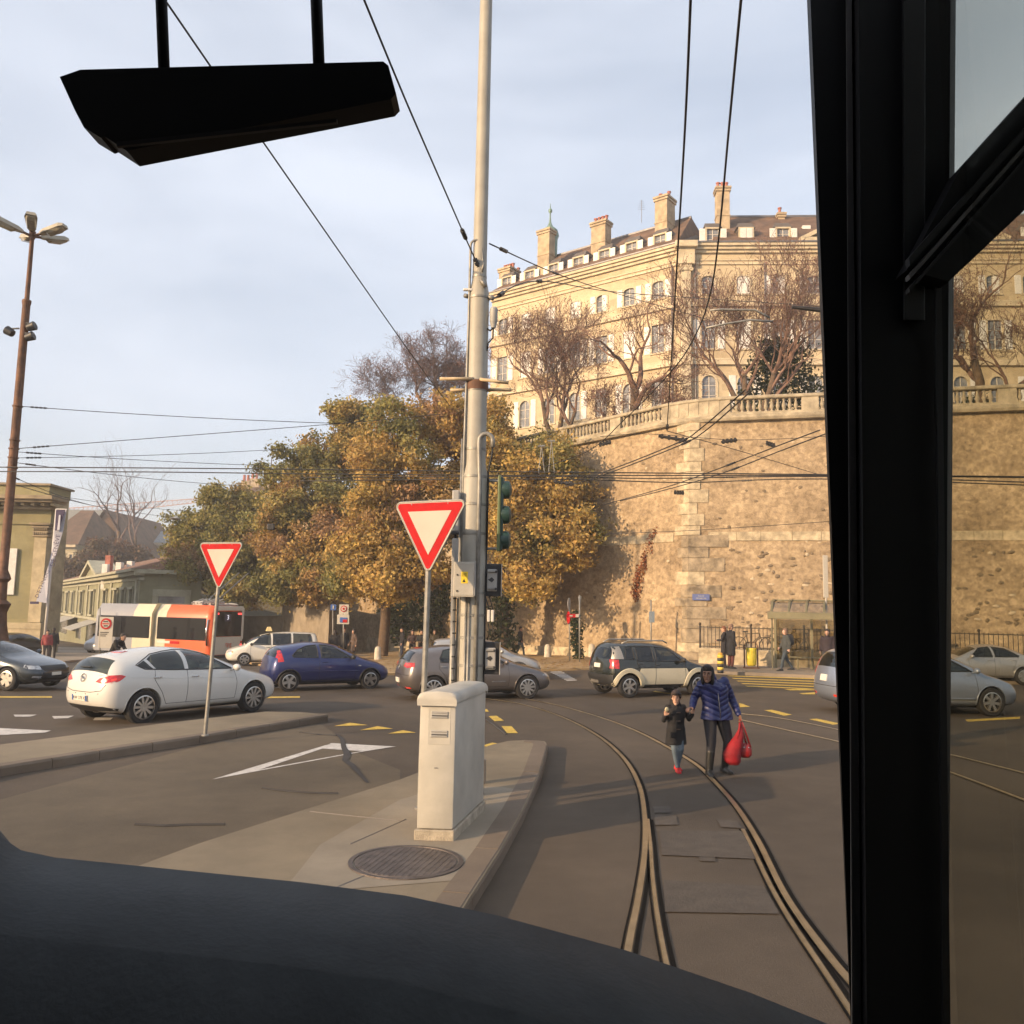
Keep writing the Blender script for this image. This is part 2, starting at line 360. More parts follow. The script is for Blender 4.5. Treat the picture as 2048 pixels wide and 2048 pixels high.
# ---------------------------------------------------------------- tram track
def rail(pts, w, name, parent, groove=1):
    P = [G(u, v) for u, v in pts]; Q = []
    for i in range(len(P) - 1):           # Catmull-Rom
        p0, p1, p2, p3 = P[max(i-1, 0)], P[i], P[i+1], P[min(i+2, len(P)-1)]
        for t in (0, .2, .4, .6, .8):
            Q.append(.5*((2*p1) + (-p0 + p2)*t + (2*p0 - 5*p1 + 4*p2 - p3)*t*t + (-p0 + 3*p1 - 3*p2 + p3)*t**3))
    Q.append(P[-1]); a = MB(); b = MB(); rows = []
    for i, p in enumerate(Q):
        d = Q[min(i+1, len(Q)-1)] - Q[max(i-1, 0)]; n = Vector((-d.y, d.x, 0)).normalized(); p = gnd(p.x, p.y); rows.append((p, n))
    for (p, n), (q, k) in zip(rows, rows[1:]):
        z = Vector((0, 0, .014)); e = Vector((0, 0, .004))
        h = w/2
        a.quad(p - n*h + z, q - k*h + z, q + k*h + z, p + n*h + z); a.quad(p + n*h + z, q + k*h + z, q + k*(h + .006) + e, p + n*(h + .006) + e); a.quad(q - k*h + z, p - n*h + z, p - n*(h + .006) + e, q - k*(h + .006) + e)
        b.quad(p - n*(h + .045) + e*2, q - k*(h + .045) + e*2, q - k*(h + .014) + e*2, p - n*(h + .014) + e*2)
        b.quad(p + n*(h + .014) + e*2, q + k*(h + .014) + e*2, q + k*(h + .03) + e*2, p + n*(h + .03) + e*2)
    r = a.build(name, m_steel, parent); b.build('groove', m_groove, r); return r
trk = struct(thing('tram_track', 'curving tram rails set in the asphalt beside the pole island', 'tram track', G(1400, 1650)))
del trk['category']; del trk['label']
class _P: pass
def rel(o, parent):   # keep world placement for children of an offset root
    o.matrix_parent_inverse = Matrix.Translation(-Vector(parent.location)); return o
for pts, w in (([(1190, 2180), (1240, 1990), (1262, 1870), (1278, 1790), (1290, 1700), (1289, 1630), (1278, 1570), (1250, 1520), (1205, 1478), (1150, 1446), (1090, 1422), (1030, 1406), (960, 1396)], .048),
               ([(1880, 2180), (1740, 2010), (1648, 1900), (1570, 1790), (1515, 1680), (1470, 1610), (1425, 1560), (1390, 1528), (1330, 1492), (1260, 1457), (1190, 1432), (1110, 1410), (1030, 1394)], .048),
               ([(1480, 1440), (1560, 1458), (1690, 1487), (1800, 1515), (1900, 1545), (2100, 1620)], .05), ([(1480, 1428), (1560, 1437), (1690, 1463), (1880, 1505), (2100, 1560)], .05),
               ([(1385, 2160), (1340, 1960), (1318, 1850), (1306, 1760), (1301, 1690), (1296, 1640)], .03), ([(1790, 2160), (1660, 1960), (1580, 1840), (1540, 1770), (1512, 1712), (1486, 1660)], .03)):
    r = rail(pts, w, 'rail', None); r.parent = trk; rel(r, trk)
    for c in r.children: pass
m_plate = mat('track_plate', (.068, .054, .041), .85, .0, var=.2, scale=6, bump=.3)
for pts in ([(1318, 1662), (1484, 1664), (1516, 1720), (1324, 1712)], [(1327, 1762), (1528, 1774), (1560, 1830), (1330, 1826)], [(1308, 1634), (1352, 1634), (1356, 1651), (1310, 1652)], [(1306, 1614), (1340, 1614), (1342, 1627), (1308, 1627)],
            [(1398, 1716), (1430, 1717), (1432, 1725), (1400, 1724)], [(1434, 1640), (1474, 1644), (1484, 1658), (1442, 1656)], [(1318, 1588), (1320, 1590), (1321, 1590), (1321, 1588)]):
    p = sheet([g(*q) for q in pts], .010, 'switch_cover', m_plate); p.parent = trk; rel(p, trk)
# manhole
c = G(812, 1725, .13); mh = thing('manhole_cover', 'large round ribbed iron manhole cover in the concrete island before the cabinet', 'manhole cover', c)
mbk = MB(); mbk.lathe([(.0, .012), (.44, .012), (.445, .004), (.455, .004), (.46, .014), (.50, .014), (.505, -.02)], 48); mbk.build('rim', m_iron, mh, smooth=25)
for i in range(17):
    x = -.42 + i*.0525; h = math.sqrt(max(0, .425**2 - x*x))
    mbk = MB(); mbk.rbox(-.012, .012, -h, h, .006, .0145, .003, Matrix.Rotation(R(-14), 4, 'Z') @ Matrix.Translation((x, 0, 0))); mbk.build('rib', m_iron, mh)

# ---------------------------------------------------------------- pavements beyond
m_pave = asphalt('pavement', (.27, .22, .165), .2)
P0 = Vector((8.7, 41.0)); P1 = Vector((.78, 50.9)); dl = (P1 - P0).normalized(); dr = Vector((1, -.26)).normalized()
nL = Vector((dl.y*-1, dl.x)); nL = nL if nL.y < 0 else -nL
nR = Vector((dr.y, -dr.x)); nR = nR if nR.y < 0 else -nR
WT = 11.7        # top of the masonry
def woff(z): return .055*(WT - z)
def wcorner(z):
    b = woff(z); det = nL.x*nR.y - nL.y*nR.x
    return P0 + Vector(((b*nR.y - b*nL.y)/det, (nL.x*b - nR.x*b)/det))
def wallp(side, t, z, proud=0.0):
    c = wcorner(z); d, n = (dl, nL) if side == 'L' else (dr, nR)
    p = c + d*t + n*proud; return Vector((p.x, p.y, z))
struct(sheet([g(1390, 1341, .12), g(1640, 1351, .12), (30, 29), (40, 32), P0 + dr*24, P0 + dr*3, P0, P0 + dl*1.5, g(1290, 1334, .12)], .12, 'pavement', m_pave, cell=2, skirt=.2))
struct(sheet([g(470, 1318, .08), g(620, 1345, .08), g(760, 1347, .08), g(1000, 1340, .08), g(1180, 1336, .08), g(1290, 1334, .08), P0 + dl*1.5, P0 + dl*45, (-26, 84), (-20, 64)], .08, 'plaza', m_plaza, cell=3, skirt=.15))
struct(sheet([(-75, 42), g(-40, 1318, .1), g(130, 1322, .1), g(170, 1318, .1), (-24, 56), (-30, 70), (-75, 70)], .1, 'museum_pavement', m_pave, cell=3, skirt=.15))

# ---------------------------------------------------------------- retaining wall
def wallmat():
    M = bpy.data.materials.new('rubble_wall'); M.use_nodes = True; nt = M.node_tree; b = nt.nodes['Principled BSDF']; lk = nt.links.new
    t = N(nt, 'ShaderNodeTexCoord'); n1 = N(nt, 'ShaderNodeTexNoise', Scale=.45, Detail=8, Roughness=.65); n2 = N(nt, 'ShaderNodeTexNoise', Scale=5.0, Detail=6, Roughness=.7)
    vo = N(nt, 'ShaderNodeTexVoronoi', Scale=3.4); vo.feature = 'F1'
    st = N(nt, 'ShaderNodeMapping'); st.inputs['Scale'].default_value = (1, 1, 1.7)
    lk(t.outputs['Object'], st.inputs['Vector']); lk(st.outputs['Vector'], vo.inputs['Vector'])
    for n in (n1, n2): lk(t.outputs['Object'], n.inputs['Vector'])
    r1 = N(nt, 'ShaderNodeValToRGB'); r1.color_ramp.elements[0].position = .33; r1.color_ramp.elements[1].position = .66
    r1.color_ramp.elements[0].color = (.25, .188, .118, 1); r1.color_ramp.elements[1].color = (.44, .342, .222, 1); lk(n1.outputs['Fac'], r1.inputs['Fac'])
    r2 = N(nt, 'ShaderNodeValToRGB'); r2.color_ramp.elements[0].position = .36; r2.color_ramp.elements[1].position = .60
    r2.color_ramp.elements[0].color = (.68, .65, .62, 1); r2.color_ramp.elements[1].color = (1.15, 1.13, 1.1, 1); lk(n2.outputs['Fac'], r2.inputs['Fac'])
    r3 = N(nt, 'ShaderNodeValToRGB'); r3.color_ramp.elements[0].position = .0; r3.color_ramp.elements[1].position = .75
    r3.color_ramp.elements[0].color = (.70, .68, .65, 1); r3.color_ramp.elements[1].color = (1.12, 1.12, 1.12, 1); lk(vo.outputs['Color'], r3.inputs['Fac'])
    m1 = N(nt, 'ShaderNodeMix', data_type='RGBA', blend_type='MULTIPLY'); m1.inputs[0].default_value = 1
    m2 = N(nt, 'ShaderNodeMix', data_type='RGBA', blend_type='MULTIPLY'); m2.inputs[0].default_value = .8
    lk(r1.outputs['Color'], m1.inputs['A']); lk(r2.outputs['Color'], m1.inputs['B']); lk(m1.outputs['Result'], m2.inputs['A']); lk(r3.outputs['Color'], m2.inputs['B']); lk(m2.outputs['Result'], b.inputs['Base Color'])
    b.inputs['Roughness'].default_value = .92
    bp = N(nt, 'ShaderNodeBump', Strength=.7, Distance=.06); lk(n2.outputs['Fac'], bp.inputs['Height']); lk(bp.outputs['Normal'], b.inputs['Normal'])
    return M
m_wall = wallmat(); m_quoin = mat('quoin_stone', (.42, .345, .23), .85, var=.38, scale=2.6, bump=.35, bscale=14); m_quoin2 = mat('quoin_grey', (.27, .215, .145), .9, var=.5, scale=2.2, bump=.4, bscale=14); m_stone = mat('wall_stone', (.185, .14, .09), .9, var=.5, scale=3.5, bump=.4, bscale=16)
m_stone2 = mat('wall_stone_pale', (.48, .39, .27), .9, var=.3, scale=3.5, bump=.4, bscale=16)
m_cope = mat('balustrade_stone', (.36, .305, .215), .88, var=.35, scale=1.8, bump=.3, bscale=14)
WL, WR = 44.0, 26.0
wroot = thing('retaining_wall', 'tall weathered stone retaining wall with pale corner blocks under the balustrade', 'wall', (P0.x, P0.y, 0))
def onwall(o): o.parent = wroot; return rel(o, wroot)
mbk = MB(); st = .4; rows = int((WT + 1.6)/st) + 1
for side, LEN in (('L', WL), ('R', WR)):
    cols = int(LEN/st) + 1; vs = []
    for j in range(rows + 1):
        z = min(-1.6 + j*st, WT)
        for i in range(cols + 1):
            t = i*st; p = wallp(side, t, z); q = noise.noise(p*1.1)*.045 + noise.noise(p*3.1)*.02
            if i: p += Vector((*(nL if side == 'L' else nR), 0))*q
            vs.append(p)
    fs = [(j*(cols+1) + i, j*(cols+1) + i + 1, (j+1)*(cols+1) + i + 1, (j+1)*(cols+1) + i) for j in range(rows) for i in range(cols)]
    if side == 'L': fs = [tuple(reversed(f)) for f in fs]
    mbk.add(vs, fs)
onwall(mbk.build('masonry', m_wall, smooth=True))
z = .0; k = 0; rq = random.Random(3)
while z < WT - .3:       # quoins
    h = rq.uniform(.42, .66); h = min(h, WT - .12 - z); la, lb = (.75, .45) if k % 2 else (.40, .80)
    if z < 5.6: la *= .9; lb *= 2.0
    la *= rq.uniform(.8, 1.15); lb *= rq.uniform(.8, 1.2); pr = rq.uniform(.03, .055); rings = []
    for zz in (z + .012, z + h - .012):
        c = wallp('L', 0, zz); o3 = Vector((nL.x + nR.x, nL.y + nR.y, 0)).normalized()*pr*1.15
        a = wallp('L', la, zz, pr); b_ = wallp('R', lb, zz, pr); a2 = wallp('L', la, zz, -.25); b2 = wallp('R', lb, zz, -.25)
        rings.append([a, c + o3, b_, b2, wallp('L', 0, zz) - o3*6, a2])
    mbk = MB(); mbk.loft(rings); onwall(mbk.build('quoin_block', m_quoin if z > 5.6 or rq.random() < .3 else m_quoin2)); z += h; k += 1
z0s, z1s = 5.75, 6.15
for side, LEN in (('L', 20), ('R', 18)):
    t = .9
    while t < LEN:
        w = rq.uniform(.9, 1.5); pr = rq.uniform(.03, .06)
        a, b_, c, d = wallp(side, t + .01, z0s, pr), wallp(side, t + w - .01, z0s, pr), wallp(side, t + w - .01, z1s + rq.uniform(0, .05), pr), wallp(side, t + .01, z1s + .02, pr)
        nn = Vector((*(nL if side == 'L' else nR), 0)); mbk = MB(); mbk.prism([a, b_, c, d], -nn*.2); onwall(mbk.build('course_stone', m_quoin)); t += w
prot = []
for i in range(9):
    bm = bmesh.new(); bmesh.ops.create_icosphere(bm, subdivisions=1, radius=1)
    for v in bm.verts: v.co *= .75 + .5*rq.random()
    me = bpy.data.meshes.new('stone'); bm.to_mesh(me); bm.free(); me.materials.append(m_stone if i < 6 else m_stone2); shade(me); prot.append(me)
for i in range(290):
    if i < 215: side, t, z = 'R', rq.uniform(1.6, 16.5), rq.uniform(1.0, 5.6)
    else: side, t, z = rq.choice('LR'), rq.uniform(.9, 9.5), rq.uniform(.6, 10.8)
    me = rq.choice(prot[:7] if i < 215 else prot); p = wallp(side, t, z, .0)
    o4 = link('stone', me, wroot); d = dl if side == 'L' else dr; n = nL if side == 'L' else nR
    M4 = Matrix((Vector((*d, 0)), Vector((*n, 0)), Vector((0, 0, 1)))).transposed().to_4x4(); M4.translation = p - Vector(wroot.location)
    o4.matrix_local = M4 @ Matrix.Rotation(rq.uniform(-.25, .25), 4, 'Y') @ Matrix.Diagonal((rq.uniform(.06, .19), rq.uniform(.03, .05), rq.uniform(.05, .10), 1))
# low kerb course at the foot of the wall on the left
onwall((lambda b: b.build('plinth', m_quoin))(MB().prism([wallp('L', 1.4, -.6, .25), wallp('L', 30, -1.0, .25), wallp('L', 30, .0, .2), wallp('L', 1.4, .42, .2)], Vector((*(-nL), 0))*.3)))

# ---------------------------------------------------------------- balustrade
arc = []
ca, cb = P0 + dl*2.2, P0 + dr*2.2
for i in range(9):
    t = i/8; arc.append((ca*(1-t)**2 + P0*2*t*(1-t) + cb*t*t))
BP = [P0 + dl*(30 - i*1.39) for i in range(20)] + arc + [P0 + dr*(2.6 + i*1.0) for i in range(20)]
acc = [0]
for a, b_ in zip(BP, BP[1:]): acc.append(acc[-1] + (b_ - a).length)
def bpos(s):
    for i in range(len(acc) - 1):
        if s <= acc[i+1]: t = (s - acc[i])/(acc[i+1] - acc[i]); return BP[i].lerp(BP[i+1], t), (BP[i+1] - BP[i]).normalized()
    return BP[-1], (BP[-1] - BP[-2]).normalized()
bal = thing('balustrade', 'stone balustrade with turned balusters along the top of the retaining wall', 'balustrade', (P0.x, P0.y, WT))
def onbal(o): o.parent = bal; return rel(o, bal)
def band(s0, s1, prof, name):
    ss = [s0 + (s1 - s0)*i/max(1, int((s1 - s0)/.5)) for i in range(int((s1 - s0)/.5) + 1)]; rings = []
    for s in ss:
        p, d = bpos(s); n = Vector((d.y, -d.x))
        if n.y > 0: n = -n
        rings.append([Vector((p.x + n.x*a, p.y + n.y*a, zz)) for a, zz in prof])
    return onbal(MB().loft(rings).build(name, m_cope))
S1 = acc[-1]
band(0, S1, [(.28, WT - .12), (.34, WT), (.34, WT + .12), (.16, WT + .18), (.16, WT + .30), (-.2, WT + .30), (-.2, WT - .12)], 'plinth')
band(0, S1, [(.17, WT + .92), (.21, WT + .96), (.21, WT + 1.06), (.15, WT + 1.10), (-.15, WT + 1.10), (-.2, WT + .92)], 'handrail')
bme = MB().lathe([(.085, 0), (.085, .05), (.05, .07), (.055, .10), (.098, .20), (.10, .27), (.07, .40), (.045, .50), (.055, .54), (.085, .57), (.085, .62)], 10).mesh('baluster'); bme.materials.append(m_cope); shade(bme)
s = 12.0; k = 0; mid = acc[20 + 4]
while s < S1 - .4:
    p, d = bpos(s); solid = abs(s - mid) < 1.9 and s < mid + 1.4
    if solid or k % 13 == 0:
        ln = 1.0 if not solid else .5; a = math.atan2(d.y, d.x)
        onbal(MB().box(-.02, ln + (.0 if solid else -.25), -.15, .15, WT + .29, WT + .925, Matrix.Translation((p.x, p.y, 0)) @ Matrix.Rotation(a, 4, 'Z')).build('pedestal', m_cope))
        s += ln if solid else .9; k += 0 if solid else 1
        if solid: k = 1
    else:
        o4 = link('baluster', bme, bal); o4.location = Vector((p.x, p.y, WT + .30)) - Vector(bal.location); s += .275; k += 1
m_soil = mat('terrace_gravel', (.28, .22, .15), .95, var=.3, scale=2)
struct(MB().add([(*(P0 + dl*44 - nL*.2), WT - .1), (*P0, WT - .1), (*(P0 + dr*60 - nR*.2), WT - .1), (70, 110, WT - .1), (-30, 140, WT - .1)], [(0, 1, 2, 3, 4)]).build('terrace', m_soil))
# ---------------------------------------------------------------- buildings
def blockmat(name, c1, c2, bw=1.3, bh=.42, mortar=.01, mcol=None, rough=.85, bias=0.0, bump=.25):
    M = bpy.data.materials.new(name); M.use_nodes = True; nt = M.node_tree; b = nt.nodes['Principled BSDF']; lk = nt.links.new
    t = N(nt, 'ShaderNodeTexCoord'); br = N(nt, 'ShaderNodeTexBrick', Scale=1.0); br.inputs['Color1'].default_value = (*c1, 1); br.inputs['Color2'].default_value = (*c2, 1)
    br.inputs['Mortar'].default_value = (*(mcol or [x*.8 for x in c1]), 1); br.inputs['Mortar Size'].default_value = mortar; br.inputs['Brick Width'].default_value = bw; br.inputs['Row Height'].default_value = bh; br.inputs['Bias'].default_value = bias
    n = N(nt, 'ShaderNodeTexNoise', Scale=.7, Detail=8, Roughness=.7); r = N(nt, 'ShaderNodeValToRGB'); r.color_ramp.elements[0].position = .3; r.color_ramp.elements[1].position = .7
    r.color_ramp.elements[0].color = (.72, .70, .66, 1); r.color_ramp.elements[1].color = (1.08, 1.06, 1.04, 1)
    m1 = N(nt, 'ShaderNodeMix', data_type='RGBA', blend_type='MULTIPLY'); m1.inputs[0].default_value = 1
    lk(t.outputs['Object'], br.inputs['Vector']); lk(t.outputs['Object'], n.inputs['Vector']); lk(n.outputs['Fac'], r.inputs['Fac']); lk(br.outputs['Color'], m1.inputs['A']); lk(r.outputs['Color'], m1.inputs['B']); lk(m1.outputs['Result'], b.inputs['Base Color'])
    b.inputs['Roughness'].default_value = rough; MATS[name] = M; return M
m_fac = blockmat('limestone_facade', (.56, .465, .31), (.36, .275, .17), 1.7, .55, .004, bias=-.45)
m_trim = mat('limestone_trim', (.53, .445, .305), .85, var=.22, scale=1.2); m_roof = mat('brown_tiles', (.13, .075, .045), .9, var=.42, scale=1.1, bump=.8, bscale=9)
m_zinc = mat('zinc', (.16, .155, .16), .5, .5, var=.2); m_shut = mat('white_shutter', (.68, .66, .62), .6, var=.1, scale=2)
m_pane = mat('window_pane', (.20, .205, .215), .08, 0, var=.55, scale=.6, spec=.9); m_wood = mat('window_wood', (.55, .50, .43), .6); m_chim = mat('chimney_render', (.40, .31, .20), .9, var=.3, scale=1.5)
m_pot = mat('clay_pot', (.36, .13, .095), .8, var=.2, scale=6); m_copper = mat('green_copper', (.17, .26, .21), .6, .3, var=.25, scale=6); m_dormer = mat('dormer_dark', (.10, .085, .075), .8)
class Bld:
    def __init__(s, name, label, loc, cat='building'):
        s.root = thing(name, label, cat, loc); s.inv = Matrix.Translation(-Vector(loc))
    def put(s, o, M=None):
        o.parent = s.root; o.matrix_local = s.inv @ (M if M is not None else Matrix.Identity(4)); return o
    def wall(s, M, W, z0, z1, ops, m, name='wall', depth=.22, x0=0.0):
        xs = sorted({x0, W} | {a for o in ops for a in (o[0], o[1])}); zs = sorted({z0, z1} | {a for o in ops for a in (o[2], o[3])}); b = MB()
        for i in range(len(xs) - 1):
            for j in range(len(zs) - 1):
                cx, cz = (xs[i] + xs[i+1])/2, (zs[j] + zs[j+1])/2
                if any(o[0] < cx < o[1] and o[2] < cz < o[3] for o in ops): continue
                b.quad((xs[i], zs[j], 0), (xs[i+1], zs[j], 0), (xs[i+1], zs[j+1], 0), (xs[i], zs[j+1], 0))
        for a, c, d, e in [o[:4] for o in ops]:
            for p, q in (((a, d), (a, e)), ((a, e), (c, e)), ((c, e), (c, d)), ((c, d), (a, d))): b.quad((*q, 0), (*p, 0), (*p, -depth), (*q, -depth))
        return s.put(b.build(name, m), M)
_W = {}
def winmesh(key, w, h, arch, kind):
    """frame, pane, shutter meshes of one window; local x right, y up, z out, origin at bottom centre"""
    if key in _W: return _W[key]
    f = MB(); hw = w/2; t = .13
    def outline(off):
        if not arch: return [(-hw - off, 0), (-hw - off, h + off), (hw + off, h + off), (hw + off, 0)]
        r = hw*.45 if arch == 1 else hw; pts = [(-hw - off, 0)]
        for i in range(9):
            a = math.pi*(1 - i/8); pts.append(((hw + off)*math.cos(a), h - r + (r + off)*math.sin(a)))
        return pts + [(hw + off, 0)]
    oi, oo = outline(0), outline(t)
    for i in range(len(oi) - 1):
        a, b, c, d = oi[i], oi[i+1], oo[i+1], oo[i]
        f.quad((*a, .05), (*b, .05), (*c, .05), (*d, .05)); f.quad((*d, .05), (*c, .05), (*c, -.01), (*d, -.01)); f.quad((*b, .05), (*a, .05), (*a, -.2), (*b, -.2))
    if arch:     # spandrels closing the square opening
        k = len(oi)
        for i in range(1, k - 2):
            xa = oi[i][0]; f.quad((*oi[i], -.012), (*oi[i+1], -.012), (oi[i+1][0], h + .01, -.012), (oi[i][0], h + .01, -.012))
    f.box(-hw - t - .04, hw + t + .04, -.12, 0, -.05, .10)
    fm = f.mesh('window')
    p = MB(); k = len(oi); p.add([(*q, -.14) for q in oi], [tuple(reversed(range(k)))]); pm = p.mesh('pane')
    mu = MB(); mu.box(-.035, .035, 0, h, -.135, -.09)
    for q in (.34, .67): mu.box(-hw, hw, h*q - .02, h*q + .02, -.135, -.10)
    mu.box(-hw, -hw + .05, 0, h, -.135, -.09); mu.box(hw - .05, hw, 0, h, -.135, -.09); mm = mu.mesh('muntin')
    sh = MB(); sw = hw - .02
    sh.box(0, sw, 0, h, 0, .035)
    for i in range(int(h/.16)): sh.box(.05, sw - .05, .06 + i*.16, .06 + i*.16 + .10, .03, .048)
    sm = sh.mesh('shutter')
    for me, q in ((fm, m_trim), (pm, m_pane), (mm, m_wood), (sm, m_shut)): me.materials.append(q)
    _W[key] = (fm, pm, mm, sm); return _W[key]
def window(B, M, w, h, arch=0, kind='open'):
    fm, pm, mm, sm = winmesh((w, h, arch), w, h, arch, kind); f = B.put(link('window', fm), M)
    link('pane', pm, f); link('muntin', mm, f)
    if kind in ('open', 'closed', 'half'):
        for sgn in (-1, 1):
            o = link('shutter', sm, f)
            if kind == 'closed' or (kind == 'half' and sgn > 0): o.matrix_local = Matrix.Translation((0 if sgn > 0 else -w/2 + .02, 0, -.06))
            else: o.matrix_local = Matrix.Translation((w/2 + .14 if sgn > 0 else -w/2 - .14 - (w/2 - .02), 0, .02))
    return f
# ---- the mansion above the terrace
C0 = Vector((14.0, 70.0, 0)); CL = Vector((-2.4, 82.6, 0)); ZB, ZE = 11.6, 33.6
xl = (C0 - CL).normalized(); WLF = (C0 - CL).length; xr = Vector((1, -.055, 0)).normalized(); WRF = 46.0
B = Bld('mansion', 'long cream stone mansion with brown roof and dormers above the terrace wall', (C0.x, C0.y, ZB))
ML = frame(CL, xl, (0, 0, 1)); MR = frame(C0 + xr*.9, xr, (0, 0, 1)); nl3, nr3 = ML.col[2].to_3d(), MR.col[2].to_3d()
rw = random.Random(5)
colsL = [WLF - 2.1 - i*2.85 for i in range(7)]; colsR = [1.5 + i*2.95 for i in range(13)]
for M, W, cols, isL in ((ML, WLF, colsL, 1), (MR, WRF, colsR, 0)):
    ops = []
    for i, c in enumerate(cols):
        ops += [(c - .55, c + .55, 29.3, 30.9), (c - .6, c + .6, 24.5, 27.0), (c - .6, c + .6, 19.6, 22.2), (c - .6, c + .6, 14.4, 16.9)]
    B.wall(M, W, ZB, ZE, ops, m_fac)
    for i, c in enumerate(cols):
        kind = ('closed' if (i in (3, 4, 5) if isL else i in (1, 4, 7)) else ('open' if i % 3 != 2 else 'half'))
        window(B, M @ Matrix.Translation((c, 29.3, 0)), 1.1, 1.6, 1, kind if isL else ('none' if i == 0 else kind))
        window(B, M @ Matrix.Translation((c, 24.5, 0)), 1.2, 2.5, 0, 'open' if i % 4 != 1 else 'closed')
        window(B, M @ Matrix.Translation((c, 19.6, 0)), 1.2, 2.6, 2, 'none' if i % 2 == 0 else 'open')
        window(B, M @ Matrix.Translation((c, 14.4, 0)), 1.2, 2.5, 0, 'open')
    for z, h, p in ((28.2, .35, .22), (28.6, .14, .12), (23.1, .4, .25), (23.55, .12, .12), (31.9, .16, .12), (32.25, .1, .08), (32.9, .25, .22), (33.15, .25, .42), (33.4, .24, .6)):
        B.put(MB().box(-.05 if isL else -.9, W + (.0 if isL else 0), z, z + h, -.1, p).build('cornice', m_trim), M)
    B.put(MB().box(-.1 if isL else -.9, W, ZE + .04, ZE + .16, -.1, .68).build('gutter', m_zinc), M)
# corner pilaster with capital, drain pipes
for dx, w in ((-.1, .9),):
    T = MR @ Matrix.Translation((-.45, 0, 0)); pb = MB(); pb.rbox(-.42, .42, ZB, 31.8, -.3, .38, .05); pb.rbox(-.55, .55, 31.25, 31.55, -.3, .48, .06); pb.rbox(-.5, .5, 31.55, 31.8, -.3, .44, .04); pb.rbox(-.55, .55, 23.0, 23.6, -.3, .5, .05)
    for sx in (-.45, .45): pb.tube([(sx, 31.35, .30), (sx, 31.35, .52)], .17, 10)
    B.put(pb.build('pilaster', m_trim, smooth=30), T)
    pb = MB(); pb.rbox(-.75, .75, 31.8, 33.2, -.3, .55, .04); pb.rbox(-.95, .95, 33.2, 33.75, -.3, .9, .05); B.put(pb.build('entablature_block', m_trim), T)
for M, x in ((MR, .35), (ML, WLF - .7), (MR, 6.2)):
    B.put(MB().tube([(x, ZB, .12), (x, 32, .12)], .07, 8).build('drain_pipe', m_zinc), M)
# roofs
ZR = 38.7; inl, inr = -nl3, -nr3
eL0, eL1 = CL + nl3*.55 + Vector((0, 0, ZE + .12)), C0 + nl3*.55 + Vector((0, 0, ZE + .12)); rL0, rL1 = CL + inl*5.4 + Vector((0, 0, ZR)) + xl*3, C0 + inl*5.4 + Vector((0, 0, ZR)) - xl*1.5
back0, back1 = CL + inl*11 + Vector((0, 0, ZE)), C0 + inl*11 + Vector((0, 0, ZE))
rb = MB(); rb.quad(eL0, eL1, rL1, rL0); rb.quad(back1, back0, rL0, rL1); rb.add([eL0, rL0, back0], [(0, 1, 2)]); rb.add([eL1, back1, rL1], [(0, 1, 2)])
roofL = B.put(rb.build('roof', m_roof)); B.put(MB().tube([rL0, rL1], .16, 6).build('ridge_tile', m_zinc))
s0 = C0 + xr*2.6
eR0, eR1 = s0 + nr3*.55 + Vector((0, 0, ZE + .12)), s0 + xr*44 + nr3*.55 + Vector((0, 0, ZE + .12)); rR0, rR1 = s0 + inr*6 + xr*2.2 + Vector((0, 0, ZR + .35)), s0 + xr*44 + inr*6 + Vector((0, 0, ZR + .35)); bR0, bR1 = s0 + inr*12 + Vector((0, 0, ZE)), s0 + xr*44 + inr*12 + Vector((0, 0, ZE))
rb = MB(); rb.quad(eR0, eR1, rR1, rR0); rb.add([eR0, rR0, bR0], [(0, 1, 2)]); rb.quad(bR1, bR0, rR0, rR1); B.put(rb.build('roof', m_roof)); B.put(MB().tube([rR0, rR1], .16, 6).build('ridge_tile', m_zinc))
rb = MB(); v1 = C0 + nl3*.5 + Vector((0, 0, ZE + .1)); v2 = eR0; v3 = s0 + inr*3.5 + Vector((0, 0, ZE + 2.2)); v4 = C0 + inl*3.2 + Vector((0, 0, ZE + 2.2)); rb.quad(v1, v2, v3, v4); B.put(rb.build('valley_roof', m_zinc))
def dormer(M, x, closed=False):
    d = MB(); z0 = ZE + .2; d.box(-.7, .7, z0, z0 + 1.7, -2.9, -.75); dm = B.put(d.build('dormer', m_dormer), M @ Matrix.Translation((x, 0, 0)))
    r = MB(); r.add([(-.82, z0 + 1.7, -.55), (.82, z0 + 1.7, -.55), (.82, z0 + 1.7, -3), (-.82, z0 + 1.7, -3), (-.6, z0 + 2.28, -1.0), (.6, z0 + 2.28, -1.0), (.6, z0 + 2.2, -3.4), (-.6, z0 + 2.2, -3.4)], [(0, 1, 5, 4), (1, 2, 6, 5), (3, 0, 4, 7), (4, 5, 6, 7), (3, 2, 1, 0)])
    o = r.build('dormer_roof', m_dormer, dm)
    fm, pm, mm, sm = winmesh((1.05, 1.42, 0), 1.05, 1.42, 0, 'open'); T = Matrix.Translation((0, z0 + .15, -.70)); mid = T
    for me, nme in ((fm, 'window_frame'), (pm, 'pane'), (mm, 'muntin')): q = link(nme, me, dm); q.matrix_local = Matrix.Translation((0, z0 + .15, -.55))
    for sgn in (-1, 1):
        q = link('shutter', sm, dm); off = (.02 if sgn > 0 else -.52) if closed else (.66 if sgn > 0 else -1.165)
        q.matrix_local = Matrix.Translation((off, z0 + .15, -.52 if not closed else -.48))
for c in colsL: dormer(ML, c - .1)
for i, c in enumerate([2.0, 4.85, 8.0, 17.5, 21, 25, 29]): dormer(MR, c, closed=(i == 1))
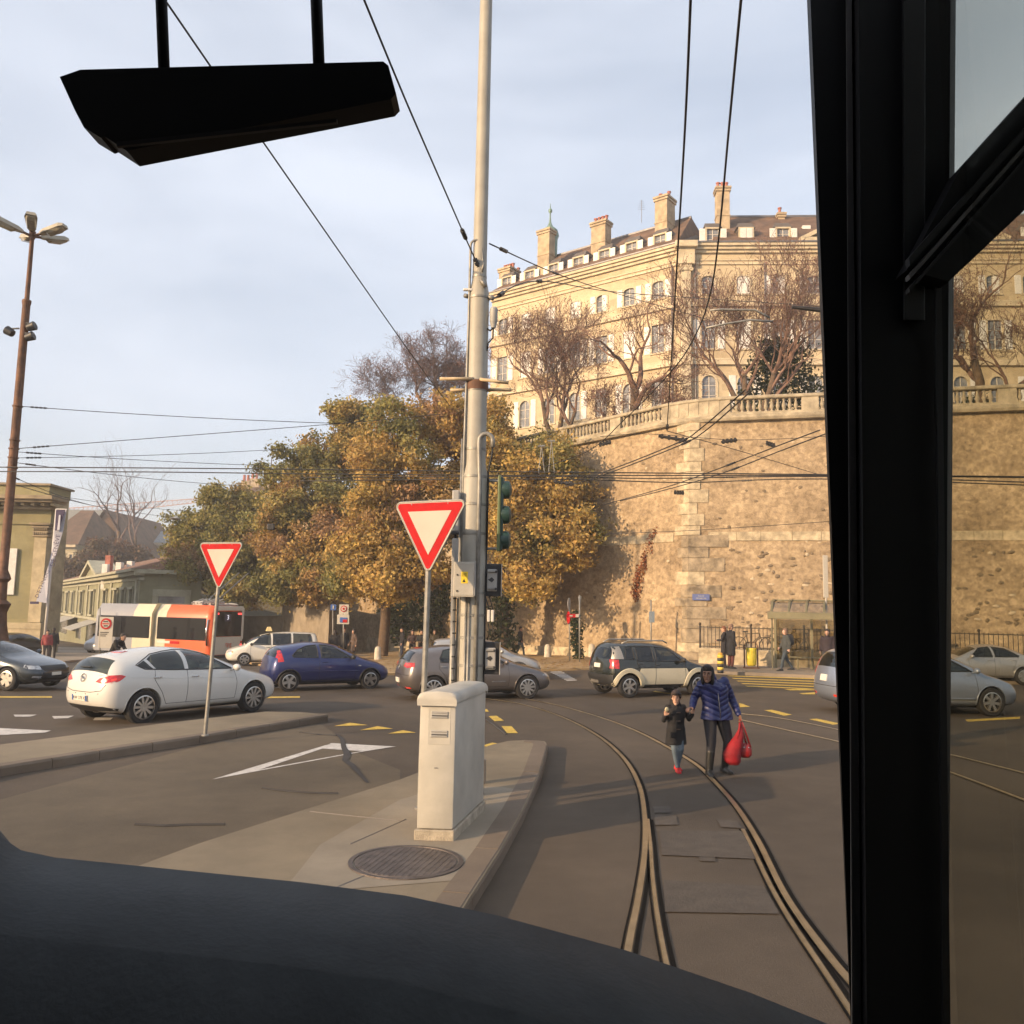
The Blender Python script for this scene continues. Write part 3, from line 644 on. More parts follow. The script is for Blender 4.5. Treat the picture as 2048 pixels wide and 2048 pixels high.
def chimney(u, vt, vb, Y, w, d, pots, M):
    p = at(u, vb, Y); top = at(u, vt, Y).z; T = Matrix.Translation((p.x, p.y, 0)) @ M.to_3x3().to_4x4(); x = M.col[0].to_3d()
    b = MB(); a = math.atan2(x.y, x.x); T = Matrix.Translation((p.x, p.y, 0)) @ Matrix.Rotation(a, 4, 'Z'); zb = p.z - 2.0
    b.rbox(-w/2, w/2, -d/2, d/2, zb, top - .25, .03, T); b.rbox(-w/2 - .1, w/2 + .1, -d/2 - .1, d/2 + .1, top - .45, top - .25, .02, T); b.rbox(-w/2 - .14, w/2 + .14, -d/2 - .14, d/2 + .14, top - .2, top, .02, T); b.rbox(-w/2 - .05, w/2 + .05, -d/2 - .05, d/2 + .05, (zb + top)/2 + .2, (zb + top)/2 + .32, .02, T)
    c = B.put(b.build('chimney', m_chim))
    for i in range(pots):
        q = MB(); q.lathe([(.16, 0), (.13, .3), (.14, .5), (.19, .52), (.19, .6)], 10, (lerp(-w/2 + .2, w/2 - .2, i/max(1, pots - 1)), 0, top - .02), T); o = q.build('chimney_pot', m_pot); o.parent = c
    return c
chimney(1092, 462, 535, 80, 1.4, 1.0, 0, ML); chimney(1202, 446, 502, 78, 1.6, 1.1, 4, ML); chimney(1330, 398, 472, 74.5, 1.25, 1.6, 2, ML); chimney(1445, 378, 462, 73, 1.15, 1.0, 3, MR); chimney(1562, 428, 447, 75, .6, .6, 1, MR); chimney(1018, 540, 562, 83.5, 1.4, 1.6, 4, ML); chimney(1032, 548, 562, 86, 1.0, 1.0, 2, ML)
# copper turret finial behind the first chimney
p = at(1100, 468, 84); B.put(MB().lathe([(.75, -2.5), (.8, -.6), (.95, -.2), (.8, .35), (.3, .8), (.1, 1.3), (.06, 2.2), (.2, 2.4), (.2, 2.6), (.05, 2.8), (.03, 3.3)], 14, p).build('turret_finial', m_copper, smooth=40))
p = at(1283, 445, 76); ab = MB(); ab.tube([p, p + Vector((0, 0, 2.2))], .025, 5)
for i in range(5): ab.tube([p + Vector((-.35 + .04*i, 0, 1.3 + i*.2)), p + Vector((.35 - .04*i, 0, 1.3 + i*.2))], .015, 4)
B.put(ab.build('aerial', m_zinc))
B.put(MB().box(-.35, .35, 36.2, 36.6, -3.2, -2.6, ).build('skylight', m_shut), MR @ Matrix.Translation((10.6, 0, 0)))
# pediment over the right bay
px0, px1 = 9.5, 26.0; pm_ = (px0 + px1)/2
pb = MB(); pb.prism([(px0, ZE + .1, -.3), (px1, ZE + .1, -.3), (pm_, ZE + 4.2, -.3)], (0, 0, .55)); pd = B.put(pb.build('pediment', m_fac), MR)
for a, b_ in (((px0 - .3, ZE + .15), (pm_, ZE + 4.5)), ((px1 + .3, ZE + .15), (pm_, ZE + 4.5)), ((px0, ZE + .15), (px1, ZE + .15))):
    d = Vector((b_[0] - a[0], b_[1] - a[1], 0)); n = Vector((-d.y, d.x, 0)).normalized()*.32
    if n.y < 0: n = -n
    q = MB().prism([(a[0], a[1], .2), (b_[0], b_[1], .2), (b_[0] + n.x, b_[1] + n.y, .2), (a[0] + n.x, a[1] + n.y, .2)], (0, 0, .45)).build('raking_cornice', m_trim); q.parent = pd
q = MB().prism([(px0 - .5, ZE + .5, -.1), (pm_, ZE + 4.9, -.1), (pm_, ZE + 4.9, -6), (px0 - .5, ZE + .5, -6)], (0, .1, 0)).build('pediment_roof', m_zinc); q.parent = pd

# ---- museum on the left edge
m_green = blockmat('green_sandstone', (.28, .255, .135), (.24, .22, .12), 1.4, .55, .006, bias=0, bump=.1); m_mus = mat('museum_stone', (.40, .33, .21), .85, var=.28, scale=1.1); m_musl = mat('museum_cornice', (.27, .215, .14), .85, var=.3, scale=1.5)
YM = 54.0; mx1 = at(80, 1200, YM).x; zt = lambda v: at(70, v, YM).z
B = Bld('museum', 'green sandstone museum corner with dentil cornice behind the street lamp', (mx1 - 6, YM, gz(mx1, YM)))
MM = frame((mx1 - 26, YM, 0), Vector((1, .02, 0)), (0, 0, 1)); W = 26.0; zb = gz(mx1, YM) - .5
B.wall(MM, W - .05, zt(1255), zt(1035), [], m_green)
B.put(MB().box(W - .80, W - .02, zt(1245), zt(1073), -.2, .28).build('pilaster', m_mus), MM)
cb_ = MB(); zc0, zc1 = zt(1073), zt(1045)
for i, (e, a, b_) in enumerate(((.12, 0, .12), (.02, .12, .30), (.14, .30, .42), (.04, .42, .62), (.18, .62, .78), (.28, .82, 1.0))): cb_.rbox(W - .80 - e, W - .02 + e, lerp(zc0, zc1, a), lerp(zc0, zc1, b_), -.2, .28 + e, .05)
for i in range(7):
    for j in range(2): cb_.ball((W - .80 + i*.13, lerp(zc0, zc1, .28 + .28*j), .34), (.07, .15, .10), 8)
B.put(cb_.build('capital', m_musl, smooth=35), MM)
for v0, v1, p in ((1048, 1034, .12), (1034, 1018, .05), (1018, 1013, .5), (1006, 1001, 1.3), (1001, 994, 1.55), (994, 988, .2)):
    B.put(MB().box(-2, W + p*.48, zt(v0), zt(v1), -.6, p).build('cornice', m_musl if p > .4 else m_green), MM)
B.put(MB().box(-2, W - .35, zt(988), zt(968), -3, -.2).build('attic', m_green), MM); B.put(MB().box(-2, W - .2, zt(968), zt(964), -3.2, .0).build('attic_cap', m_musl), MM)
for i in range(14): B.put(MB().box(W + .38 - i*.62, W + .60 - i*.62, zt(1012), zt(1007), -.2, .95).build('dentil', m_mus), MM)
for v0, v1, p, mm_ in ((1253, 1246, .35, m_mus), (1258, 1253, .45, m_mus), (1298, 1258, .4, m_mus), (1330, 1298, .7, m_mus)):
    B.put(MB().box(-2, W - .1 + p*.5, zt(v0), zt(v1), -.3, p).build('base_course', mm_), MM)
B.put(MB().box(-2, W - .12, zb, zt(985), -2.4, -.32).build('core', m_mus), MM)
B.put(MB().box(W - 2.6, W - 1.9, zt(1190), zt(1097), .06, .16).build('wall_banner', mat('banner_cloth', (.62, .60, .56), .8, var=.1)), MM)

# ---- green two-storey house down the street
m_gh = blockmat('greenish_render', (.255, .255, .165), (.225, .225, .15), 1.2, .5, .003, bump=.1); m_ght = mat('greenish_trim', (.34, .33, .245), .85, var=.2, scale=1.5); m_gr = mat('old_red_tiles', (.20, .105, .062), .9, var=.35, scale=1.5, bump=.6)
YA, YB_ = 62.0, 118.0
A = at(278, 1200, YA); Bf = at(112, 1200, YB_); zE = at(278, 1143, YA).z; zG = at(278, 1318, YA).z
xg = Vector((A.x - Bf.x, A.y - Bf.y, 0)); WG = xg.length; B = Bld('green_house', 'green two storey house with awnings and red tiled roof behind the bus', (A.x, A.y, zG))
MG = frame((Bf.x, Bf.y, 0), xg, (0, 0, 1)); hh = zE - zG
def uoff(u):           # distance along facade for an image column
    lo, hi = 0, WG
    for _ in range(40):
        md = (lo + hi)/2; q = Vector((Bf.x, Bf.y, 0)) + xg.normalized()*md; uu = (Vector((q.x, q.y, 0)).x/q.y)
        if uu < (ray(u, 1180).x/ray(u, 1180).y): lo = md
        else: hi = md
    return lo
ws = [(u, w) for u, w in ((126, 4), (137, 4), (148, 4), (166, 5), (187, 6), (212, 6), (234, 6), (249, 6), (265, 6))]
ops = []; zw0, zw1 = zG + hh*.44, zG + hh*.80
for u, w in ws: c = uoff(u); ww = (uoff(u + w/2) - uoff(u - w/2)); ops.append((c - ww/2, c + ww/2, zw0, zw1))
gops = [(uoff(a), uoff(b_), zG, zG + hh*.28) for a, b_ in ((124, 140), (158, 168), (178, 196), (232, 262))]
B.wall(MG, WG, zG - 1, zE, ops + gops, m_gh)
for a, b_, c, d in ops:
    f = MB(); e = (b_ - a)*.16; f.box(a - e, a, c, d, -.05, .12); f.box(b_, b_ + e, c, d, -.05, .12); f.box(a - e*2, b_ + e*2, d, d + .18, -.05, .25); f.box(a - e*1.6, b_ + e*1.6, c - .15, c, -.05, .25)
    w_ = B.put(f.build('window', m_ght), MG); p = MB().box(a, b_, c, d, -.22, -.16).build('pane', m_pane); p.parent = w_
for a, b_, c, d in gops: B.put(MB().box(a, b_, c, d, -.22, -.16).build('shop_window', m_pane), MG)
for z0, z1, p in ((.36, .40, .3), (.90, .93, .12), (.955, 1.0, .5), (1.0, 1.03, .75)): B.put(MB().box(-.4, WG + .4, zG + hh*z0, zG + hh*z1, -.2, p).build('cornice', m_ght), MG)
for u in (120, 157, 177, 200, 224, 274): B.put(MB().box(uoff(u) - .35, uoff(u) + .35, zG + hh*.4, zG + hh*.92, -.1, .12).build('pilaster', m_ght), MG)
pc, pw = uoff(187), (uoff(200) - uoff(172))*.55; pb = MB(); pb.prism([(pc - pw, zE, -1), (pc + pw, zE, -1), (pc, zE + hh*.20, -1)], (0, 0, 1.3)); pd = B.put(pb.build('gable', m_gh), MG)
for sg in (-1, 1):
    a, b_ = Vector((pc + sg*pw*1.1, zE - .05, -1.5)), Vector((pc, zE + hh*.23, -1.5)); q = MB().prism([a, b_, b_ + Vector((0, .35, 0)), a + Vector((0, .35, 0))], (0, 0, 2.2)).build('gable_cornice', m_ght); q.parent = pd
rb = MB(); rb.quad((-.5, zE + .2, .6), (WG + .5, zE + .2, .6), (WG - 5, zE + hh*.42, -7), (5, zE + hh*.42, -7)); rb.add([(WG + .5, zE + .2, .6), (WG + .5, zE + .2, -14), (WG - 5, zE + hh*.42, -7)], [(0, 1, 2)]); B.put(rb.build('roof', m_gr), MG)
MG2 = frame(A.to_3d() if False else Vector((A.x, A.y, 0)), Vector((.95, .3, 0)), (0, 0, 1)); B.wall(MG2, 4.2, zG - 1, zE, [(1.3, 3.1, zG + 1, zG + hh*.72)], m_gh)
B.put(MB().box(1.3, 3.1, zG + 1, zG + hh*.72, -.2, -.15).build('pane', m_pane), MG2); B.put(MB().box(.9, 3.5, zG + hh*.72, zG + hh*.8, -.1, .2).box(.9, 1.3, zG, zG + hh*.72, -.1, .1).box(3.1, 3.5, zG, zG + hh*.72, -.1, .1).box(-.2, 4.2, zE - .15, zE + .15, -.1, .6).build('door_surround', m_ght), MG2)
for u in (148, 196):
    c = uoff(u); w = (uoff(u + 11) - uoff(u - 11))/2; z = zG + hh*.36
    B.put(MB().prism([(c - w, z, .05), (c + w, z, .05), (c + w, z - hh*.14, 2.4), (c - w, z - hh*.14, 2.4)], (0, .06, 0)).build('awning', mat('awning_cloth', (.33, .32, .29), .85, var=.15)), MG)
for u, v, c_ in ((208, 1130, m_shut), (240, 1127, m_shut), (256, 1124, m_shut), (210, 1112, m_pot)):
    p = at(u, v, YA + 16); b = MB().rbox(p.x - .26, p.x + .26, p.y - .3 + (v % 7)*.15, p.y + .3 + (v % 7)*.15, p.z - 2.2, p.z + .1, .04); B.put(b.build('chimney', c_))
p = at(317, 1146, YA + 1.6); T = frame(p, Vector((.95, .3, 0)), (0, 0, 1))
b = B.put(MB().rbox(-.22, .22, -.28, .28, -.03, .03, .02, frame(p, Vector((.95, .3, 0)), (0, 0, 1))).build('house_sign', mat('sign_black', (.02, .02, .02), .5)))
q = lettering('40', .42, mat('sign_yellow', (.75, .52, .03), .5), T @ Matrix.Translation((0, 0, .035)), b)
# ---- old town houses on the hill behind
m_ot = mat('old_render', (.38, .33, .22), .9, var=.25, scale=.5); m_otr = mat('old_brown_roof', (.115, .07, .045), .9, var=.4, scale=.6, bump=.5, bscale=4); m_slate = mat('slate', (.20, .22, .23), .7, var=.2)
def house(name, label, u0, u1, vb, ve, vr, Y, depth, m, rm, cols, rowsv, gable=False, chims=()):
    a = at(u0, ve, Y); b_ = at(u1, ve, Y); zb = at(u0, vb, Y).z; zr = at((u0+u1)/2, vr, Y + depth*.4).z
    Bq = Bld(name, label, (a.x, a.y, zb), 'house'); M = frame((a.x, a.y, 0), Vector((b_.x - a.x, b_.y - a.y, 0)), (0, 0, 1)); W = (b_ - a).to_2d().length; ze = a.z
    ops = []
    for r0, r1 in rowsv:
        z0, z1 = at(u0, r0, Y).z, at(u0, r1, Y).z
        for i in range(cols): c = W*(i + .5)/cols; ops.append((c - W/cols*.17, c + W/cols*.17, z0, z1))
    Bq.wall(M, W, zb, ze, ops, m)
    for q in ops:
        f = MB(); f.box(q[0] - .15, q[0], q[2], q[3], -.1, .1); f.box(q[1], q[1] + .15, q[2], q[3], -.1, .1); f.box(q[0] - .2, q[1] + .2, q[3], q[3] + .2, -.1, .15); f.box(q[0] - .2, q[1] + .2, q[2] - .15, q[2], -.1, .2); w_ = Bq.put(f.build('window', m_trim), M)
        p = MB().box(q[0], q[1], q[2], q[3], -.2, -.15).build('pane', m_pane); p.parent = w_
    rb = MB(); e = .8
    if gable: rb.quad((-e, ze - .2, e), (W/2, zr, e), (W/2, zr, -depth), (-e, ze - .2, -depth)); rb.quad((W/2, zr, e), (W + e, ze - .2, e), (W + e, ze - .2, -depth), (W/2, zr, -depth)); rb.add([(0, ze, 0), (W, ze, 0), (W/2, zr - .3, 0)], [(0, 1, 2)])
    else: rb.quad((-e, ze, e), (W + e, ze, e), (W*.72, zr, -depth*.4), (W*.28, zr, -depth*.4)); rb.add([(W + e, ze, e), (W + e, ze, -depth), (W*.72, zr, -depth*.4)], [(0, 1, 2)]); rb.add([(-e, ze, -depth), (-e, ze, e), (W*.28, zr, -depth*.4)], [(0, 1, 2)])
    Bq.put(rb.build('roof', rm), M); Bq.put(MB().box(-.3, W + .3, ze - .5, ze + .05, -.1, .7).build('cornice', m_trim), M); Bq.put(MB().box(W - .01, W + .2, zb, ze, -depth, -.05).build('wall', m), M)
    for u, v in chims:
        p = at(u, v, Y + depth*.3); c = Bq.put(MB().rbox(p.x - .9, p.x + .9, p.y - .6, p.y + .6, p.z - 6, p.z, .05).build('chimney', m_chim))
        for k_ in (-.5, .2): q = MB().lathe([(.28, 0), (.24, 1.0), (.3, 1.1)], 8, p + Vector((k_, 0, 0))).build('chimney_pot', m_pot); q.parent = c; rel(q, Bq.root) if False else None; q.matrix_local = Matrix.Identity(4)
    return Bq
h1 = house('town_house', 'cream old town house with steep brown roof behind the flag pole', 88, 152, 1290, 1088, 1020, 150, 22, m_ot, m_otr, 4, [(1180, 1160), (1124, 1108)])
h2 = house('gabled_house', 'brown gabled old town roof rising behind the green house', 150, 262, 1290, 1110, 1030, 165, 26, m_ot, m_otr, 5, [(1150, 1132)], gable=True)
h3 = house('pale_house', 'pale flat fronted old town house half hidden by the trees at hill edge', 270, 345, 1290, 1085, 1062, 180, 20, m_ot, m_slate, 5, [(1128, 1098)])
p = at(155, 1024, 170); h1.put(MB().rbox(p.x - 6, p.x + 6, p.y, p.y + 8, p.z - 6, p.z + .5, .1).build('dormer_roof', m_slate))
h4 = house('tower_house', 'distant hilltop house with chimneys and a spired turret above the trees', 478, 560, 1100, 990, 968, 150, 14, m_ot, m_otr, 4, [(1040, 1015)], chims=((494, 962), (511, 958), (538, 968)))
p = at(541, 958, 158); h4.put(MB().lathe([(1.2, -6), (1.3, -2), (.9, -.5), (.3, .4), (.55, 1.0), (.55, 1.6), (.15, 2.2), (.06, 4.2)], 10, p).build('turret_spire', mat('turret_dark', (.09, .07, .07), .7)))
h5 = house('orange_roof_house', 'small distant house with orange roofs under the crane', 120, 185, 1100, 1040, 1024, 210, 16, mat('pale_orange', (.50, .33, .22), .9, var=.2), m_pot, 4, [])
# hill
m_hill = mat('hillside', (.10, .085, .05), 1, var=.4, scale=.1)
struct(MB().loft([[Vector((x, y, -8)) for x, y in ((-180, 150), (60, 100), (60, 260), (-180, 300))], [Vector((x, y, z)) for x, y, z in ((-150, 172, 4), (-10, 118, 9), (40, 240, 11), (-150, 260, 8))]]).build('hill', m_hill))
# shaded ramp wall with gateway pillar left of the plaza
m_ramp = mat('ramp_concrete', (.27, .225, .17), .9, var=.25, scale=1.2)
a, b_ = at(560, 1310, 66), at(655, 1310, 56); b0 = gz(a.x, a.y) - .6; rw_ = MB(); rw_.prism([(a.x, a.y, b0), (b_.x, b_.y, b0), (b_.x, b_.y, at(655, 1190, 56).z), (a.x, a.y, at(600, 1180, 66).z)], (.25, .6, 0))
tag(rw_.build('ramp_wall', m_ramp), 'plain grey ramp wall in shade behind the blue road sign', 'wall')
a, b_ = at(330, 1300, 74), at(562, 1300, 66); b0 = -2.6; rw_ = MB(); rw_.prism([(a.x, a.y, b0), (b_.x, b_.y, b0), (b_.x, b_.y, at(560, 1232, 66).z), (a.x, a.y, at(330, 1232, 74).z)], (.2, .6, 0))
tag(rw_.build('garden_wall', m_ramp), 'low tan garden wall under the trees behind the bus', 'wall')
# ---------------------------------------------------------------- trees
m_bark = mat('bark', (.115, .078, .052), .95, var=.35, scale=5, bump=.7, bscale=22); m_twig = mat('twig', (.19, .115, .085), .9, var=.3, scale=3); m_twig2 = mat('twig_grey', (.15, .11, .105), .9, var=.3, scale=3)
def leafmat(name):
    M = bpy.data.materials.new(name); M.use_nodes = True; nt = M.node_tree; b = nt.nodes['Principled BSDF']; lk = nt.links.new
    a = N(nt, 'ShaderNodeAttribute', attribute_name='leafcol'); lk(a.outputs['Color'], b.inputs['Base Color']); b.inputs['Roughness'].default_value = .7; b.inputs['Specular IOR Level'].default_value = .25
    tr = N(nt, 'ShaderNodeBsdfTranslucent'); lk(a.outputs['Color'], tr.inputs['Color']); mxs = N(nt, 'ShaderNodeMixShader'); mxs.inputs[0].default_value = .36
    o = nt.nodes['Material Output']; lk(b.outputs[0], mxs.inputs[1]); lk(tr.outputs[0], mxs.inputs[2]); lk(mxs.outputs[0], o.inputs['Surface']); return M
m_leaf = leafmat('leaves')
def rvec(r):
    while True:
        v = Vector((r.uniform(-1, 1), r.uniform(-1, 1), r.uniform(-1, 1)))
        if .05 < v.length < 1: return v.normalized()
def leaves_mesh(name, clumps, per, size, cols, r, zone=0.0):
    """clumps: (centre, radii(3), weight); leaf-sized folded quads near each clump's shell"""
    vs, fs, cc = [], [], []
    for ci, cl_ in enumerate(clumps):
        c, rad, w = cl_[:3]; bd = cl_[3] if len(cl_) > 3 else None
        base = r.choice(cols)
        if zone:          # neighbouring clumps turn colour together
            t = (noise.noise(Vector(c)*zone) + .5 + r.uniform(-.16, .16))*(len(cols) - 1); t = min(max(t, 0), len(cols) - 1.001); k0 = int(t); base = [lerp(a_, b_, t - k0) for a_, b_ in zip(cols[k0], cols[k0 + 1])]
        f0 = r.uniform(.88, 1.14); vari = [x*f0 for x in base]
        for _ in range(int(per*w)):
            d = rvec(r); q = r.random()**.38*r.uniform(.8, 1.25)
            if d.z < -.35: d.z *= .6
            p = c + Vector((d.x*rad[0], d.y*rad[1], d.z*rad[2]))*q
            n = (d*.7 + rvec(r)*.8).normalized() if bd is None else (d*.2 + bd*.55 + rvec(r)*.75).normalized(); p = p if bd is None else p + rvec(r)*rad[0]*abs(r.gauss(0, .45)); t = n.orthogonal().normalized(); t = (t*math.cos(a := r.uniform(0, 6.28)) + n.cross(t)*math.sin(a)); b = n.cross(t)
            s = size*r.uniform(.6, 1.35); k = len(vs)
            vs += [p - t*s, p + b*s*.55 + n*s*.15, p + t*s, p - b*s*.55 + n*s*.15]; fs.append((k, k+1, k+2, k+3))
            f = r.uniform(.62, 1.38); cc.append((vari[0]*f*r.uniform(.92, 1.1), vari[1]*f, vari[2]*f, 1))
    me = bpy.data.meshes.new(name); me.from_pydata([tuple(v) for v in vs], [], fs); ca = me.color_attributes.new('leafcol', 'FLOAT_COLOR', 'CORNER')
    ca.data.foreach_set('color', [x for c in cc for _ in range(4) for x in c]); me.materials.append(m_leaf); me.update(); return me
def limb(mb, p, d, L, r0, depth, r, up=.25, spread=.75, taper=.62, kids=(2, 4), tips=None, seg=4, gnarl=.25, minr=.006, n=6):
    pts, rs = [p.copy()], [r0]; dd = d.normalized()
    for i in range(seg):
        dd = (dd + rvec(r)*gnarl + Vector((0, 0, up*.25))).normalized(); pts.append(pts[-1] + dd*L/seg); rs.append(max(minr, lerp(r0, r0*taper, (i + 1)/seg)))
    mb.tube(pts, rs, n if r0 > .03 else (4 if r0 > .015 else 3), cap=False)
    if depth <= 0:
        if tips is not None: tips.append(pts[-1])
        return
    k = r.randint(*kids)
    for i in range(k):
        i0 = seg if i == 0 else r.randint(max(1, seg//2), seg); side = rvec(r); side = (side - dd*side.dot(dd))
        if side.length < .1: side = dd.orthogonal()
        nd = (dd*(1 - spread*.5) + side.normalized()*spread*r.uniform(.5, 1.1) + Vector((0, 0, up))).normalized()
        limb(mb, pts[i0], nd, L*r.uniform(.62, .88), rs[i0]*(.85 if i == 0 else r.uniform(.5, .72)), depth - 1, r, up, spread, taper, kids, tips, seg if depth > 2 else 3, gnarl, minr, n)
OCH, GRN, BRN, YEL, DGR = (.42, .28, .095), (.29, .255, .085), (.34, .215, .115), (.47, .335, .10), (.215, .205, .075)
def autumn_tree(label, base, trunk_h, trunk_r, blobs, cols, seed, ivy=False, leaf=.20, per=1.0):
    r = random.Random(seed); t = thing('autumn_tree', label, 'tree', base, group='autumn trees on the plaza'); b = MB(); B0 = Vector((0, 0, -.3))
    top = Vector((r.uniform(-.3, .3), r.uniform(-.3, .3), trunk_h)); b.tube([B0, B0 + Vector((0, 0, .4)), top*.5 + Vector((r.uniform(-.15, .15), 0, 0)), top], [trunk_r*1.6, trunk_r*1.1, trunk_r*.95, trunk_r*.8], 10); b.build('trunk', m_bark, t, smooth=True)
    lb = MB(); clumps = []
    for (c, rad) in blobs:
        c = Vector(c) - Vector(base); d = c - top; mid = top + d*.5 + Vector((0, 0, -.15*d.length)); lb.tube([top - Vector((0, 0, .4)), mid, c, c + Vector((0, 0, rad[2]*.5))], [trunk_r*.55, trunk_r*.32, trunk_r*.14, .02], 6)
        for _ in range(6):
            e = rvec(r); lb.tube([mid.lerp(c, r.random()), c + Vector((e.x*rad[0], e.y*rad[1], e.z*rad[2]))*.8], [.06, .02], 4)
        nC = int(84*max(.6, rad[0]*rad[2]/6)); rad = tuple(x*1.1 for x in rad)
        for _ in range(nC):
            e = rvec(r); q = r.uniform(.25, 1.0)**.8*r.uniform(.9, 1.12); cc = c + Vector((e.x*rad[0], e.y*rad[1], e.z*rad[2]))*q; cr_ = r.uniform(.36, .8); clumps.append((cc, (cr_, cr_, cr_*.75), cr_*cr_*1.7, e))
    lb.build('branches', m_bark, t, smooth=True); me = leaves_mesh('crown', clumps, 185*per, leaf, cols, r, .33); link('crown', me, t)
    if ivy: link('ivy', leaves_mesh('ivy', [(Vector((r.uniform(-.3, .3), -.1, z)), (.75, .6, .6), 1) for z in [i*.4 for i in range(int(trunk_h*2.6))]], 130, .12, [(.022, .03, .012), (.03, .04, .014)], r), t)
    return t
def blob(u, v, Y, ru, rv, dep=2.5): s = Y/FPX; return (at(u, v, Y), (ru*s, dep, rv*s))
T1b = G(765, 1303); T1b = gnd(at(765, 1300, 50).x, 50)
autumn_tree('large ochre tree with forked dark trunk behind the yield sign', T1b, 4.6, .30, [blob(880, 850, 50, 95, 55, 3), blob(790, 860, 49, 80, 50, 3), blob(745, 930, 48, 60, 60), blob(830, 940, 47.5, 90, 60, 3), blob(760, 1030, 47.5, 75, 70), blob(860, 1040, 48, 80, 65), blob(790, 1110, 47, 80, 55), blob(720, 1090, 48, 40, 50), blob(930, 870, 52, 70, 60), blob(950, 950, 50, 60, 60), blob(775, 1165, 46.5, 60, 34), blob(705, 1150, 48, 48, 42), blob(850, 1130, 47.5, 55, 40)], [DGR, GRN, OCH, YEL, OCH, BRN], 11, leaf=.115)
autumn_tree('golden tree with ivy covered trunk against the wall behind the signal', gnd(at(1006, 1290, 46.5).x, 46.5), 4.2, .26, [blob(1000, 920, 46, 70, 55), blob(1080, 930, 45.5, 85, 60), blob(1130, 1000, 45, 60, 65), blob(1050, 1010, 44.5, 85, 70), blob(1150, 1080, 44.5, 48, 60), blob(1080, 1100, 44, 80, 55), blob(1000, 1060, 45, 50, 70), blob(1060, 1160, 44.2, 50, 36), blob(980, 860, 48, 40, 60)], [DGR, GRN, OCH, YEL, OCH], 12, ivy=True, leaf=.11)
autumn_tree('green and rust tree in the middle of the plaza row', gnd(at(640, 1285, 60).x, 60), 5, .32, [blob(640, 930, 60, 70, 55), blob(580, 960, 60, 60, 60), blob(660, 1010, 58, 65, 65), blob(590, 1050, 58, 75, 65), blob(670, 1100, 57, 60, 60), blob(600, 1140, 57, 75, 45), blob(700, 900, 61, 50, 60), blob(540, 1060, 59, 40, 60), blob(700, 830, 60, 50, 30), blob(565, 1180, 57.5, 52, 30), blob(650, 1170, 56.5, 45, 34)], [DGR, DGR, GRN, OCH, BRN], 13, leaf=.13)
autumn_tree('lower bushy tree with green foliage behind the trolleybus poles', gnd(at(440, 1280, 64).x, 64), 4.5, .30, [blob(470, 1000, 66, 60, 30), blob(410, 1050, 66, 60, 45), blob(480, 1060, 65, 55, 55), blob(370, 1090, 66, 40, 45), blob(430, 1120, 64, 75, 50), blob(500, 1130, 63, 55, 55), blob(375, 1150, 65, 40, 40), blob(480, 1180, 63, 60, 30)], [DGR, DGR, GRN, GRN, BRN], 14, leaf=.14)
# dark ivy mass on the wall behind the trunk
r = random.Random(21); p = at(830, 1200, 56)
tag(link('ivy_bush', leaves_mesh('ivy_bush', [(p + Vector((r.uniform(-2.2, 2.0), r.uniform(-.4, .4), r.uniform(-2.6, 1.8))), (.8, .6, .8), 1) for _ in range(40)], 110, .14, [(.022, .03, .012), (.035, .045, .016)], r)), 'dark ivy mass hanging on the wall beside the forked trunk', 'ivy')
p = at(1155, 1290, 42.8); tag(link('conifer_shrub', leaves_mesh('conifer_shrub', [(p + Vector((r.uniform(-.12, .12), 0, z)), (.32, .3, .3), 1) for z in [-.6 + i*.2 for i in range(11)]], 90, .08, [(.03, .045, .018)], r)), 'small dark columnar shrub behind the twin road signs', 'shrub')
# red creeper on the wall
cl = []
for i in range(26):
    t = i/25; q = at(lerp(1246, 1278, t) + r.uniform(-5, 5), lerp(1195, 1065, t), 43); d = ray(lerp(1246, 1278, t) + r.uniform(-5, 5), lerp(1195, 1075, t)); z = q.z
    tt = lerp(3.0, 1.9, t)*1.12 + r.uniform(-.25, .25); cl.append((wallp('L', tt, z, .08), (.22, .1, .28), 1 if t < .6 else .45))
tag(link('red_creeper', leaves_mesh('red_creeper', cl, 34, .07, [(.33, .10, .04), (.28, .12, .05)], r)), 'rust red creeper climbing the stone wall left of the pale corner', 'creeper')
# bare trees
def bare_tree(label, base, stems, seed, m=None, name='bare_tree', depth=6, group=None, up=.22, spread=.75, gnarl=.28, L=None, r0=None, buds=0, kids=(2, 3), lf=(.55, .75)):
    r = random.Random(seed); t = thing(name, label, 'tree', base, group=group); tb = MB(); cb_ = MB(); tips = []
    for d, L_, rr in stems:
        d = Vector(d).normalized(); pts = [Vector((0, 0, -.3)), Vector(d)*L_*.35 + rvec(r)*.08, Vector(d)*L_*.7 + rvec(r)*.15, Vector(d)*L_]
        pts = [Vector((pts[0].x + d.x*.2, pts[0].y, pts[0].z))] + pts[1:]; tb.tube(pts, [rr*1.3, rr, rr*.9, rr*.8], 9)
        for k in range(r.randint(3, 4)):
            a = rvec(r); a.z = abs(a.z)*.5; nd = (d*.55 + a*spread + Vector((0, 0, up))).normalized()
            limb(cb_, pts[3] if k < 2 else pts[2], nd, L_*r.uniform(*lf), rr*.62, depth - 2, r, up, spread, .6, kids, tips, 4, gnarl, .011)
    tb.build('trunk', m_bark, t, smooth=True); cb_.build('crown', m or m_twig, t)
    if buds: link('seed_heads', leaves_mesh('seed_heads', [(q, (.25, .25, .25), 1) for q in tips], buds, .05, [(.24, .12, .085), (.20, .10, .08)], r), t)
    return t
def tb(u, Y, v=None): p = at(u, 800, Y); return Vector((p.x, p.y, WT - .1))
